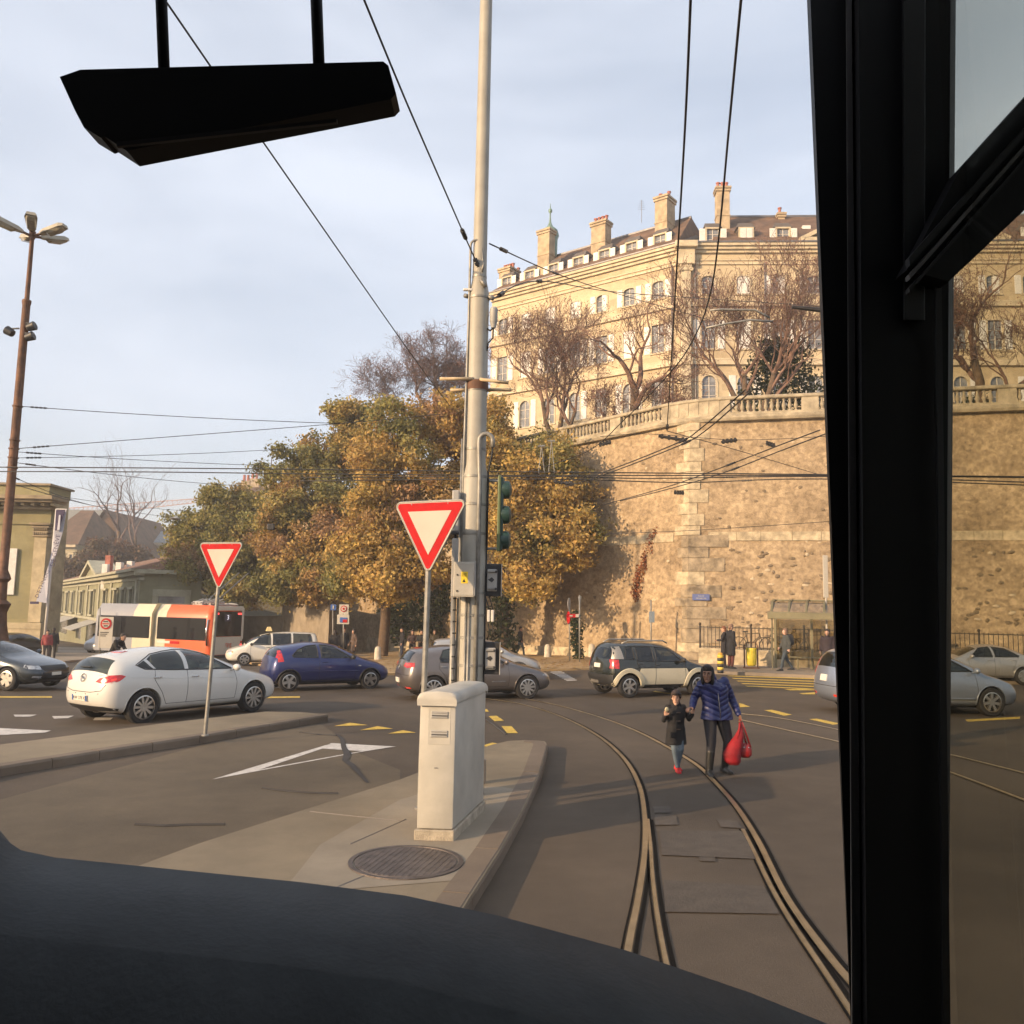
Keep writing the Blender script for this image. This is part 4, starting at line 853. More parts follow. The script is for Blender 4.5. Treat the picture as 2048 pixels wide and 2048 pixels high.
bare_tree('big bare tree with crooked dark trunk in the middle of the terrace', tb(1258, 49), [((.10, 0, 1), 3.7, .30), ((.85, -.2, .5), 2.2, .13), ((-.7, .1, .75), 2.0, .13)], 31, group='bare trees on the terrace', depth=7, gnarl=.26, up=.2, buds=2, kids=(3, 3), spread=.8, lf=(.52, .64))
bare_tree('bare reddish multi stemmed tree at the left end of the terrace', tb(1112, 53), [((-.22, 0, 1), 3.9, .16), ((.12, .1, 1), 4.2, .17), ((.38, -.1, 1), 3.4, .14)], 32, group='bare trees on the terrace', depth=7, spread=.62, buds=2, kids=(2, 4), up=.2, lf=(.5, .66))
bare_tree('bare upright multi stemmed tree beside the dark conifer near the tram pillar', tb(1510, 44), [((-.5, 0, 1), 3.4, .15), ((-.1, .2, 1), 3.6, .16), ((.3, 0, 1), 3.6, .17), ((.55, .1, 1), 3.2, .14)], 33, group='bare trees on the terrace', depth=7, spread=.7, up=.22, gnarl=.22, buds=1, kids=(3, 3))
bare_tree('bare tree seen through the tram side window above the balustrade', tb(1965, 41), [((-.1, 0, 1), 3.4, .24), ((-.8, 0, .6), 3.2, .14), ((.6, 0, .7), 3, .15)], 34, group='bare trees on the terrace', depth=7, buds=2, kids=(2, 4))
p = at(870, 800, 68); bare_tree('purple bare tree on the slope above the ochre tree', Vector((p.x, p.y, p.z - 1.5)), [((.0, 0, 1), 2.5, .2), ((-.6, 0, .8), 2.6, .16), ((.6, 0, .8), 2.4, .15), ((-.95, 0, .3), 3.2, .14)], 35, m=m_twig2, depth=7, buds=2, kids=(3, 4), up=.1)
p = at(235, 1105, 140); bare_tree('left one of the two tall bare trees by the crane', Vector((p.x, p.y, p.z - 4)), [((0, 0, 1), 7.5, .34)], 36, m=m_twig2, depth=6, group='bare trees in the old town', up=.3)
p = at(268, 1105, 138); bare_tree('right one of the two tall bare trees by the crane', Vector((p.x, p.y, p.z - 4)), [((0, 0, 1), 6.8, .32)], 37, m=m_twig2, depth=6, group='bare trees in the old town', up=.3)
for i, (u, v, Y, ru, rv, lab) in enumerate(((210, 1110, 132, 38, 26, 'rusty brown leafy tree before the gabled old roof'), (160, 1150, 130, 22, 30, 'rusty leafy shrub tree before the cream town house'), (262, 1115, 134, 24, 18, 'rust coloured leafy tree right of the gabled roof'))):
    b0 = at(u, v + rv, Y); t = thing('rusty_tree', lab, 'tree', b0, group='rust coloured trees on the hill'); k = MB(); top = at(u, v, Y) - b0; k.tube([(0, 0, -3), top*.6, top], [.4, .3, .1], 7); k.build('trunk', m_bark, t)
    s = Y/FPX; link('crown', leaves_mesh('crown', [(top + Vector((r.uniform(-ru, ru)*s, r.uniform(-2, 2), r.uniform(-rv, rv)*s)), (1.3, 1.3, 1.0), 1) for _ in range(46)], 55, .3, [(.15, .085, .055), (.13, .08, .05), (.12, .09, .05)], r), t)
# evergreen on the terrace
p = tb(1565, 47); t = thing('dark_evergreen', 'dark green rounded evergreen on the terrace beside the tram pillar', 'tree', p); k = MB(); k.tube([(0, 0, 0), (0, 0, 3.5)], [.18, .05], 7); k.build('trunk', m_bark, t)
link('crown', leaves_mesh('crown', [(Vector((x*2.2*math.sqrt(max(0, 1 - (zz/3.9)**2)), r.uniform(-.8, .8), zz*1.65)), (.72, .6, .8), 1) for zz in [i*.3 for i in range(13)] for x in (-.9, -.45, 0, .45, .9)], 110, .11, [(.028, .042, .02), (.045, .06, .024), (.035, .05, .02)], r), t)
for u, Y, h, lab in ((1205, 52.5, 1.6, 'clipped dark shrub behind the balustrade left of the big bare tree'), (1130, 54.5, 1.2, 'small dark shrub behind the balustrade under the reddish tree'), (1946, 41.5, 1.5, 'narrow dark shrub behind the balustrade seen through the side window')):
    p = tb(u, Y); tag(link('terrace_shrub', leaves_mesh('terrace_shrub', [(p + Vector((r.uniform(-.45, .45), r.uniform(-.2, .2), zz)), (.4, .35, .4), 1) for zz in [i*h/6 for i in range(7)] for _ in range(3)], 60, .10, [(.028, .042, .018)], r)), lab, 'shrub', 'shrubs on the terrace')
# fallen leaves on plaza: uncountable litter
vs, fs, cc = [], [], []
for i in range(3800):
    q = G(r.uniform(640, 1290), r.triangular(1300, 1346, 1325), .085); s = r.uniform(.04, .09); a = r.uniform(0, 6.28); k = len(vs); t = Vector((math.cos(a), math.sin(a), r.uniform(-.2, .2)))*s; b_ = Vector((-t.y, t.x, 0))*.7
    z = Vector((0, 0, .02)); vs += [q - t + z, q + b_ + z, q + t + z, q - b_ + z]; fs.append((k, k+1, k+2, k+3)); c = r.choice([(.33, .19, .05), (.24, .12, .04), (.38, .25, .07)]); cc.append((*c, 1))
me = bpy.data.meshes.new('fallen_leaves'); me.from_pydata([tuple(v) for v in vs], [], fs); ca = me.color_attributes.new('leafcol', 'FLOAT_COLOR', 'CORNER'); ca.data.foreach_set('color', [x for c in cc for _ in range(4) for x in c]); me.materials.append(m_leaf)
o = link('fallen_leaves', me); o['kind'] = 'stuff'; o['label'] = 'brown fallen leaves scattered over the plaza'; o['category'] = 'leaves'
# ---------------------------------------------------------------- street furniture
m_pole = mat('pole_paint', (.335, .315, .265), .55, .0, var=.16, scale=1.6, bump=.1, bscale=20); m_galv = mat('galvanised', (.25, .24, .215), .5, .35, var=.25, scale=7); m_lgrey = mat('light_grey_paint', (.34, .33, .31), .5, var=.08, scale=3)
m_cab = mat('cabinet_paint', (.43, .405, .35), .6, var=.13, scale=2.2, detail=9); m_dk = mat('dark_box', (.025, .025, .027), .5); m_red = mat('sign_red', (.40, .010, .014), .7, var=.12, scale=9, spec=.15); m_sw = mat('sign_white', (.42, .39, .335), .7, var=.05, scale=3)
m_plinth = mat('cabinet_plinth', (.36, .31, .235), .95, var=.25, scale=9, bump=.6, bscale=60); m_sgreen = mat('signal_green', (.016, .045, .036), .45); m_wire = mat('wire', (.035, .032, .03), .6, .3); m_black = mat('black_rubber', (.015, .015, .015), .6); m_rust = mat('rust_brown', (.13, .062, .035), .7, .1, var=.4, scale=4)
m_blue = mat('sign_blue', (.03, .09, .30), .5); m_hw = mat('white_plastic', (.60, .57, .52), .5)
# --- control cabinet
a, b_, c = G(829, 1681, .13), G(905, 1684, .13), G(957, 1614, .13); fx = (b_ - a).to_2d(); wC = fx.length; ang = math.atan2(fx.y, fx.x) + R(2); dC = 1.30
cab = thing('control_cabinet', 'tall cream metal control cabinet with vents on the concrete island', 'cabinet', a, ang)
zT = at(870, 1384, a.y).z - a.z
sh = R(-9)
S = Matrix.Identity(4); S[0][1] = .16
MB().rbox(-.01, wC + .01, 0, dC + .03, -.02, .10, .012, S).build('plinth', m_plinth, cab)
MB().rbox(.01, wC - .005, .015, dC, .105, zT - .10, .018, S).build('housing', m_cab, cab, smooth=30)
prof = [(-.008, zT - .10), (-.012, zT - .05), (.01, zT - .018), (.05, zT - .003), (wC/2, zT + .008), (wC - .05, zT - .003), (wC - .01, zT - .018), (wC + .012, zT - .05), (wC + .008, zT - .10)]
lid = MB(); lid.loft([[S @ Vector((x, y, z - e)) for x, z in prof] for y, e in ((-.02, .03), (.0, .0), (.25, 0), (dC*.5, .0), (dC, 0), (dC + .03, .03))]); lid.build('lid', m_cab, cab, smooth=40)
for z in (zT - .22, zT - .40):
    v = MB(); v.rbox(wC*.33, wC*.80, .008, .03, z - .035, z + .035, .006)
    for i in range(3): v.rbox(wC*.35, wC*.78, .0, .012, z - .024 + i*.022, z - .012 + i*.022, .003)
    v.build('vent', m_lgrey, cab)
    v = MB(); v.box(wC*.36, wC*.77, .004, .0065, z - .011, z - .004); v.build('vent_slot', m_black, cab)
MB().rbox(wC*.26, wC*.86, .0125, .03, zT - .50, zT - .14, .002).build('vent_panel', m_cab, cab)
MB().tube([(wC*.46, .012, zT - .72), (wC*.54, .010, zT - .72)], .006, 6).build('lock', m_galv, cab)
# --- small stub behind the cabinet
p = G(960, 1566, .13); MB(); o = MB().rbox(-.07, .07, -.05, .05, 0, .30, .02).build('cable_stub', mat('stub_grey', (.15, .13, .11), .8, var=.2), loc=p); tag(o, 'short dark concrete stub just behind the cream cabinet', 'stub')
# --- tram pole
pb_ = G(934, 1570, .13); pb_ = Vector((at(936, 1500, 10.5).x, 10.5, .13)); T10 = lambda v: at(950, v, 10.5).z - .13
pole = thing('tram_pole', 'thick pale steel tram pole with sleeve and conduits on the island', 'pole', pb_)
tp = MB(); tp.lathe([(.165, 0), (.165, T10(952)), (.135, T10(930)), (.13, T10(610)), (.132, T10(596)), (.125, T10(585)), (.092, T10(560)), (.09, T10(535)), (.082, T10(10)), (.08, T10(-60)), (0, T10(-60))], 24); tp.build('shaft', m_pole, pole, smooth=35)
for v, rr in ((555, .095), (598, .138), (765, .142), (782, .139), (900, .14), (1010, .172), (1068, .172), (1186, .172), (1230, .172), (1275, .172), (1330, .172), (955, .171)):
    z = T10(v); MB().lathe([(rr - .008, z - .018), (rr, z - .014), (rr, z + .014), (rr - .008, z + .018)], 20).build('clamp_band', m_galv, pole, smooth=30)
def con(pts, r_, m=m_galv, n=8, nm='conduit'): return MB().tube(pts, r_, n).build(nm, m, pole, smooth=True)
con([(-.135, -.09, 0), (-.135, -.09, T10(900)), (-.12, -.07, T10(640)), (-.12, -.07, T10(495))] + [(-.12 + .07*(1 - math.cos(a)), -.07, T10(495) + .07*math.sin(a)) for a in [i*math.pi/6 for i in range(1, 7)]] + [(.05, -.07, T10(535)), (.03, -.08, T10(548))], .016)
con([(-.16, -.06, 0), (-.16, -.06, T10(880))], .018); con([(-.215, -.10, 0), (-.215, -.10, T10(1195))], .032)
for k in range(12): con([(-.215, -.135, .15 + k*.14 + 1.2), (-.182, -.10, .15 + k*.14 + 1.2)], .010, m_black, 5, 'cable_tie')
con([(-.02, -.165, 0), (-.02, -.165, T10(1195))], .017); con([(-.06, -.16, 0), (-.06, -.16, T10(1195))], .014)
con([(.07, -.15, 0), (.07, -.15, T10(960)), (.05, -.14, T10(890))] + [(.05 + .085*(1 - math.cos(a)), -.14, T10(885) + .085*math.sin(a)) for a in [i*math.pi/8 for i in range(1, 9)]] + [(.222, -.14, T10(898))], .029)
con([(.222, -.14, T10(895)), (.21, -.13, T10(915)), (.17, -.10, T10(945)), (.172, -.06, T10(1000)), (.172, -.06, T10(1090))], .012, m_black)
con([(.168, -.03, T10(952)), (.168, -.03, 0)], .012, m_black)
# clamps for span wires
con([(-.14, -.05, T10(596)), (-.18, -.08, T10(596))], .03, m_galv, 8, 'wire_clamp'); con([(.12, -.05, T10(596)), (.19, -.06, T10(600))], .03, m_galv, 8, 'wire_clamp'); con([(.02, -.12, T10(566)), (.09, -.13, T10(580))], .025, m_galv, 8, 'wire_clamp')
MB().rbox(-.20, -.08, -.10, -.06, T10(695 - 108), T10(582), .01).build('bracket', m_hw, pole)
# wooden anti-climb arms
m_lath = mat('weathered_lath', (.52, .40, .25), .8, var=.25, scale=8)
for a, L_, zv in ((-1, .42, 763), (1, .36, 764), (-1, .30, 776), (1, .40, 775)):
    y = -.13 if zv < 770 else .10
    con([(a*.04 if y < 0 else a*.12, y, T10(zv)), (a*(.04 + L_), y - (.05 if a > 0 else 0), T10(zv) - (.05 if a > 0 and y < 0 else .01))], .022, m_lath, 4, 'lath')
MB().lathe([(.143, T10(782)), (.146, T10(776)), (.146, T10(768)), (.143, T10(764))], 20).build('rust_band', m_rust, pole, smooth=30)
# grey antenna pot on the right
z = T10(640); con([(.10, -.05, z - .12), (.155, -.07, z - .16), (.19, -.06, z - .12)], .012, m_black); MB().lathe([(0, -.12), (.03, -.12), (.045, -.05), (.05, -.04), (.05, .13), (.035, .15), (0, .15)], 12, (.195, -.06, z)).build('antenna', m_lgrey, pole, smooth=35); con([(.195, -.06, z - .12), (.19, -.05, z - .25), (.13, -.06, z - .32), (.12, -.06, z - .42)], .01, m_black)
# meter boxes
bx = thing('meter_box', 'cream metal meter box with yellow warning sticker strapped to the tram pole', 'electric box', pb_ + Vector((0, 0, T10(1195))))
z0, z1 = 0, T10(1127) - T10(1195)
MB().rbox(-.205, .04, -.36, -.16, z0, z1, .008).build('housing', m_cab, bx); MB().rbox(-.235, -.20, -.345, -.17, z0, z1 + .14, .006).build('side_plate', m_lgrey, bx); MB().rbox(-.2, .035, -.366, -.358, z0 + .02, z1 - .02, .004).build('door', m_cab, bx); MB().rbox(.04, .052, -.36, -.16, z0 + .01, z1 + .01, .003).build('hinge_plate', m_lgrey, bx)
st_ = MB().box(-.115, -.035, -.3695, -.3665, z0 + .16, z0 + .30).build('warning_sticker', mat('sticker_yellow', (.75, .55, .03), .5), bx)
for i in range(3): MB().box(-.105, -.05, -.3715, -.3697, z0 + .245 + i*.014, z0 + .25 + i*.014).build('print_line', m_black, st_)
MB().prism([(-.10, -.3697, z0 + .175), (-.06, -.3697, z0 + .175), (-.08, -.3697, z0 + .215)], (0, -.0018, 0)).build('warning_triangle', m_black, st_)
for zz in (.07, .26): MB().tube([(-.16, -.36, z0 + zz), (-.16, -.375, z0 + zz)], .011, 8).build('lock', m_black, bx)
bx2 = thing('upper_grey_box', 'grey plastic box with cable on the tram pole behind the near yield sign', 'electric box', pb_ + Vector((0, 0, T10(1127))))
h2_ = T10(1075) - T10(1127); MB().rbox(-.24, -.165, -.30, -.16, 0, h2_ - .04, .01).build('lower_housing', m_lgrey, bx2); MB().rbox(-.26, -.17, -.20, -.10, T10(1066) - T10(1127), T10(985) - T10(1127), .015).build('upper_housing', m_lgrey, bx2); MB().tube([(-.215, -.15, T10(1072) - T10(1127)), (-.19, -.15, h2_ - .12), (-.185, -.15, 0)], .016, 7).build('cable', m_black, bx2, smooth=True); MB().rbox(-.26, -.17, -.22, -.10, T10(1072) - T10(1127), T10(1066) - T10(1127), .01).build('foot', m_dk, bx2)
# traffic signal seen from behind
sg = thing('traffic_signal', 'dark green traffic signal with three round hoods on the right of the tram pole', 'traffic light', pb_ + Vector((.34, -.05, T10(1105))))
hS = T10(955) - T10(1105); MB().rbox(-.035, .03, -.10, .10, .02, hS, .03).build('back_plate', m_sgreen, sg, smooth=30)
MB().rbox(-.045, -.005, -.115, -.09, .01, hS + .01, .012).build('edge_strip', mat('signal_edge', (.10, .13, .05), .5), sg)
for i in range(3):
    zc = hS*(i + .5)/3; k = MB(); k.lathe([(.02, -.02), (.105, .0), (.115, .05), (.105, .10), (.06, .125), (0, .13)], 16, (0, 0, 0), Matrix.Translation((.0, 0, zc)) @ Matrix.Rotation(R(90), 4, 'Y')); k.build('hood', m_sgreen, sg, smooth=40)
MB().tube([(-.17, .05, .05), (-.03, .03, .05)], .016, 6).tube([(-.17, .05, hS - .04), (-.03, .03, hS - .04)], .016, 6).build('bracket', m_galv, sg)
# two tram signal boxes on the right, seen from behind
for lab, v0, v1, dx in (('upper black tram signal box with silver bracket on the right of the pole', 1192, 1127, .0), ('lower black tram signal box with silver bracket behind the cabinet', 1348, 1283, .0)):
    zb_ = T10(v0); h_ = T10(v1) - T10(v0); q = thing('tram_signal_box', lab, 'signal box', pb_ + Vector((.255, -.06, zb_)), group='tram signal boxes on the pole')
    MB().rbox(-.08, .10, .04, .10, 0, h_, .01).build('back_plate', m_dk, q); MB().rbox(.102, .112, -.03, .10, 0, h_, .004).build('side_flange', m_lgrey, q)
    MB().rbox(-.07, .055, -.02, .04, .06, h_ - .07, .012).build('bracket_plate', m_lgrey, q); MB().prism([(-.06, -.021, h_*.5), (-.01, -.021, h_*.58), (.02, -.021, h_*.5), (-.01, -.021, h_*.42)], (0, -.004, 0)).build('cut_out', m_dk, q)
    for zz in (.09, h_ - .1): MB().tube([(-.06, -.03, zz), (.05, -.03, zz)], .014, 7).build('strap', m_galv, q); MB().ball((.04, -.04, zz), .016, 8).build('bolt', m_dk, q)
for dx in (.215, .262):
    k = thing('cable_connector', 'white cable connector hanging between the two tram signal boxes, %s' % ('left of the pair' if dx < .24 else 'right of the pair'), 'connector', pb_ + Vector((dx, -.08, T10(1243))), group='white cable connectors on the pole')
    MB().rbox(-.018, .018, -.02, .02, 0, T10(1219) - T10(1243), .01).build('sleeve', m_hw, k); MB().tube([(0, 0, -.02), (.01, 0, -.12), (-.01, .01, -.22)], .007, 6).build('lower_cable', m_black, k, smooth=True); MB().tube([(0, 0, .14), (-.01, 0, .2), (-.05, .02, .32)], .007, 6).build('upper_cable', m_black, k, smooth=True)
# --- yield signs
def yield_sign(label, u, vt, vb, ubase, Y, yaw, w=.9, base_off=.13):
    top = at(u, vt, Y); x = top.x; h = w*.866; zt_ = top.z; q = thing('yield_sign', label, 'road sign', (at(ubase, 1300, Y).x, Y, base_off), group='yield signs')
    dx = x - q.location.x; H_ = zt_ - base_off
    MB().tube([(0, 0, 0), (dx, .03, H_ - .1)], .033, 12).lathe([(.06, 0), (.06, .02), (.036, .03)], 12).build('post', m_galv, q, smooth=30)
    Rz = Matrix.Translation((dx, 0, H_)) @ Matrix.Rotation(yaw, 4, 'Z')
    def tri(off, rad, n=5):
        pts = []; cx = [(-w/2, 0), (w/2, 0), (0, -h)]; cen = Vector((0, -h/3))
        for i in range(3):
            p = Vector(cx[i]); d = (p - cen).normalized(); c = p - d*2*rad; a0 = math.atan2(d.y, d.x)
            for j in range(n): aa = a0 + R(60) - R(120)*j/(n - 1); pts.append(c + Vector((math.cos(aa), math.sin(aa)))*(rad + off))
        return pts
    def plate(pts, y0, y1, nm, m): return MB().prism([Rz @ Vector((p.x, y0, p.y)) for p in reversed(pts)], (Rz.to_3x3() @ Vector((0, y1 - y0, 0)))).build(nm, m, q)
    plate(tri(0, .05), -.012, .012, 'backing', m_lgrey)
    red = tri(-.016, .05); plate(red, -.0155, -.0125, 'red_border', m_red)
    cen = Vector((0, -h/3)); k = .60; inner = [cen + (Vector(p) - cen)*k for p in ((-w/2, 0), (w/2, 0), (0, -h))]; plate(inner, -.0195, -.016, 'white_field', m_sw)
    ring = [Rz @ Vector((p.x, -.004, p.y)) for p in tri(.0, .05, 6)]; MB().tube(ring, .014, 6, closed=True).build('rim', m_galv, q, smooth=True)
    for hx, hz in ((-.25*w, -.03), (.25*w, -.03), (0, -h*.93), (-.33*w, -h*.40), (.33*w, -h*.40)): MB().ball(Rz @ Vector((hx, -.018, hz)), .008, 6).build('rivet', m_lgrey, q)
    return q
yield_sign('large near yield sign on a grey post beside the tram pole', 861, 1003, 1140, 849, 9.7, R(-26), .97)
yield_sign('smaller looking yield sign on a post in front of the white hatchback', 443, 1086, 1177, 420, 14.6, R(-20), .93)
# --- brown multi-arm street lamp on the left
YLp = 27.0; lp0 = at(-6, 1290, YLp); lpz = gz(lp0.x, YLp); lamp = thing('street_lamp', 'tall brown lamp post with five lamp heads at the left edge', 'street lamp', (lp0.x, YLp, lpz)); zz = lambda v: at(10, v, YLp).z - lpz
MB().lathe([(.36, 0), (.36, zz(1290)), (.30, zz(1275)), (.23, zz(1250)), (.20, zz(1225)), (.27, zz(1212)), (.30, zz(1208)), (.16, zz(1200)), (.15, zz(1165)), (.24, zz(1158)), (.20, zz(1150)), (.13, zz(1140)), (.135, zz(930)), (.12, zz(610)), (.14, zz(605)), (.14, zz(600)), (.075, zz(598)), (.065, zz(478)), (.10, zz(474)), (.10, zz(462)), (0, zz(460))], 16).build('post', m_rust, lamp, smooth=35)
for v in (812, 880, 897, 935, 915): MB().lathe([(.13, zz(v) - .03), (.16, zz(v) - .02), (.16, zz(v) + .02), (.13, zz(v) + .03)], 12).build('band', m_rust, lamp)
m_lh = mat('lamp_housing', (.36, .33, .26), .55, var=.15, scale=3); m_lens = mat('lamp_lens', (.30, .27, .20), .2, var=.3, scale=5)
for i, a in enumerate((0 - R(8), R(72 - 14), R(144 - 12), R(216), R(288 + 8))):
    T = Matrix.Translation((0, 0, zz(472))) @ Matrix.Rotation(a, 4, 'Z') @ Matrix.Rotation(R(-14), 4, 'Y'); hd = MB()
    sec = lambda x, w, z0, z1: [T @ Vector((x, y, z)) for y, z in ((-w, z0), (-w*.8, z1), (w*.8, z1), (w, z0))]
    hd.loft([sec(.28, .06, -.02, .06), sec(.45, .13, -.03, .10), sec(1.05, .19, -.02, .12), sec(1.2, .15, -.02, .08)]); o = hd.build('lamp_head', m_lh, lamp)
    ln = MB(); ln.loft([[T @ Vector((x, y, z)) for y, z in ((-w, -.025), (w, -.025), (w*.7, -dz), (-w*.7, -dz))] for x, w, dz in ((.5, .10, .06), (.6, .15, .12), (1.0, .16, .12), (1.14, .12, .06))]); ln.build('lens', m_lens, o); MB().tube([T @ Vector((.06, 0, 0)), T @ Vector((.32, 0, .01))], .045, 8).build('arm', m_rust, o)
for dx, v, a in ((-.42, 665, 0), (.27, 654, 1), (.25, 674, 1)):
    k = MB(); c0 = Vector((dx, -.08, zz(v))); k.lathe([(.05, -.16), (.12, -.12), (.15, .12), (.12, .14), (0, .12)], 12, (0, 0, 0), Matrix.Translation(c0) @ Matrix.Rotation(R(70 if a else -60), 4, 'Y')); k.tube([c0 + Vector((0, 0, .1)), Vector((dx*.3, -.08, zz(v) + .12))], .03, 6); k.build('spotlight', m_dk, lamp, smooth=40)
# --- banner mast in front of the museum
Yb = 38.0; bb = G(85, 1322); Yb = bb.y; mast = thing('banner_mast', 'white metal flag mast with twisted museum banner before the museum corner', 'flag mast', bb)
topm = at(113, 1018, Yb) - bb; MB().tube([(0, 0, 0), topm], [.075, .05], 10).build('mast', m_hw, mast, smooth=True); MB().tube([topm, at(134, 1019, Yb) - bb], .03, 6).build('top_arm', m_hw, mast)
m_ban = mat('banner_white', (.50, .50, .56), .8, var=.08, scale=1); m_ink = mat('banner_ink', (.03, .02, .07), .7)
Ls = [(112, 1021), (109, 1062), (104, 1100), (97, 1130), (88, 1160), (72, 1203)]; Rs = [(133, 1019), (126, 1062), (115, 1100), (104, 1128), (97, 1160), (93, 1206)]
bn = MB(); rings = []
for i, (l, r_) in enumerate(zip(Ls, Rs)): a, b_ = at(*l, Yb - .15 - .1*(i % 2)) - bb, at(*r_, Yb - .15) - bb; rings.append([a, b_, b_ + Vector((0, .03, 0)), a + Vector((0, .03, 0))])
bn.loft(rings); ban = bn.build('banner', m_ban, mast)
a, b_, c, d = [at(*q, Yb - .32) - bb for q in ((110, 1061), (117, 1061), (131, 1019), (112, 1020))]; MB().prism([a, b_, c, d], (0, .02, 0)).build('emblem_field', m_ink, ban)
MB().prism([at(*q, Yb - .36) - bb for q in ((114, 1060), (119, 1060), (121, 1030), (118, 1030))], (0, .02, 0)).build('emblem_stroke', m_ban, ban)
MB().prism([at(*q, Yb - .3) - bb for q in ((60, 1203), (77, 1203), (77, 1208), (60, 1208))], (0, .03, 0)).build('banner_hem', m_ink, ban)
for (u0, v0), (u1, v1), tx, sz in (((110, 1130), (121, 1072), 'DE GENÈVE', .33), ((82, 1186), (97, 1150), "D'ETHNOG", .30)):
    p, q = at(u0, v0, Yb - .45) - bb, at(u1, v1, Yb - .45) - bb; d = (q - p); lettering(tx, sz, m_ink, frame((p + q)/2 - Vector((.12, 0, 0)), d, Vector((-d.z, 0, d.x)))@Matrix.Scale(1, 4), ban)
# --- road signs on far side
def signpost(name, label, u, vb, vt, Y=None, r_=.035):
    b0 = G(u, vb) if Y is None else gnd(at(u, vb, Y).x, Y); tp_ = at(u, vt, b0.y); q = thing(name, label, 'road sign', b0); MB().tube([(0, 0, 0), (tp_.x - b0.x, 0, tp_.z - b0.z)], r_, 8).build('post', m_galv, q, smooth=True); return q, b0
def disc(q, b0, u, v, ru, m, y=-.05, rim=None, nm='disc'):
    c = at(u, v, b0.y) - b0; r_ = ru*b0.y/FPX; T = Matrix.Translation(c + Vector((0, y, 0))) @ Matrix.Rotation(R(90), 4, 'X')
    return MB().lathe([(0, 0), (r_, 0), (r_, .012), (0, .012)], 24, (0, 0, 0), T).build(nm, m, q, smooth=30)
def board(q, b0, u0, v0, u1, v1, m, y=-.03, nm='board'):
    a, c = at(u0, v1, b0.y) - b0, at(u1, v0, b0.y) - b0; return MB().rbox(min(a.x, c.x), max(a.x, c.x), y, y + .025, min(a.z, c.z), max(a.z, c.z), .008).build(nm, m, q)
q, b0 = signpost('access_sign', 'white board with round red no vehicles sign left of the bus', 200, 1318, 1215); board(q, b0, 196, 1234, 228, 1296, m_sw); disc(q, b0, 213, 1247.5, 11, m_red, -.05); disc(q, b0, 213, 1247.5, 7.6, m_sw, -.075)
k = board(q, b0, 206, 1246.6, 220, 1248.6, m_red, -.095, 'bar'); board(q, b0, 208, 1242, 218, 1244.5, m_dk, -.095, 'motorcycle_symbol'); board(q, b0, 208.5, 1250.5, 217.5, 1253, m_dk, -.095, 'car_symbol')
for i in range(3): board(q, b0, 201, 1264 + i*3.5, 218 - i*3, 1265.5 + i*3.5, m_dk, -.045, 'print_line')
q, b0 = signpost('zone_sign', 'white speed zone board with blue map sign behind the blue car', 687, 1322, 1212, Y=46); board(q, b0, 678, 1209, 698, 1229, m_sw); disc(q, b0, 688, 1217.5, 6.2, m_red); disc(q, b0, 688, 1217.5, 4.6, m_sw, -.075); disc(q, b0, 688, 1217.5, 2.2, m_red, -.09)
board(q, b0, 674, 1229.5, 699, 1248, m_sw, -.05); board(q, b0, 680, 1235, 695, 1245, m_blue, -.075, 'map_print'); board(q, b0, 686, 1239, 695, 1245, m_red, -.08, 'map_detail')
q, b0 = signpost('blue_sign', 'small square blue road sign on a post left of the zone board', 666, 1322, 1208, Y=47); board(q, b0, 661, 1209, 673, 1220.5, m_blue); board(q, b0, 665.6, 1211, 668.4, 1218, m_sw, -.05, 'white_figure')
q, b0 = signpost('turn_sign', 'white disc sign over a red no entry disc on a post by the wall', 1139, 1326, 1196, Y=41.5)
c = at(1137.5, 1208, b0.y) - b0
MB().lathe([(0, 0), (.30, 0), (.30, .015), (0, .015)], 20, (0, 0, 0), Matrix.Translation(c + Vector((0, -.06, 0))) @ Matrix.Rotation(R(72), 4, 'Z') @ Matrix.Rotation(R(90), 4, 'X')).build('tall_disc', m_lgrey, q)
c = at(1137, 1235, b0.y) - b0; MB().lathe([(0, 0), (.30, 0), (.30, .015), (0, .015)], 20, (0, 0, 0), Matrix.Translation(c + Vector((0, -.06, 0))) @ Matrix.Rotation(R(-78), 4, 'Z') @ Matrix.Rotation(R(90), 4, 'X')).build('red_disc', m_red, q)
q, b0 = signpost('arrow_sign', 'red cycle arrow sign and grey sign back on the right post by the wall', 1159, 1330, 1190, Y=40.5); k = MB()
pts = [at(*p, b0.y - .1) - b0 for p in ((1131, 1231.5), (1136, 1228), (1158, 1228), (1158, 1235), (1136, 1235))]; k.prism(pts, (0, .03, 0)); k.build('arrow_board', m_red, q); board(q, b0, 1151, 1228.6, 1157.5, 1234.4, m_sw, -.125, 'bicycle_field'); board(q, b0, 1139, 1230.5, 1145, 1232.8, m_sw, -.125, 'print')
pts = [at(*p, b0.y) - b0 for p in ((1156, 1193), (1163, 1192), (1159, 1222))]; MB().prism(pts, (0, .03, 0)).build('sign_back', m_galv, q)
q, b0 = signpost('parking_sign', 'small grey blue sign back on a thin post before the pale wall corner', 1302, 1318, 1200, Y=40); board(q, b0, 1298, 1223, 1309, 1245, mat('sign_back_blue', (.18, .22, .25), .5))
p = wallp('R', .62, at(1375, 1194, 40.5).z, .12); npl = thing('street_nameplate', 'small blue street nameplate on the wall corner', 'nameplate', p); MB().rbox(-.40, .40, -.02, .0, -.15, .15, .01, Matrix.Rotation(math.atan2(dr.y, dr.x), 4, 'Z')).build('plate', mat('plate_blue', (.09, .12, .28), .5), npl)
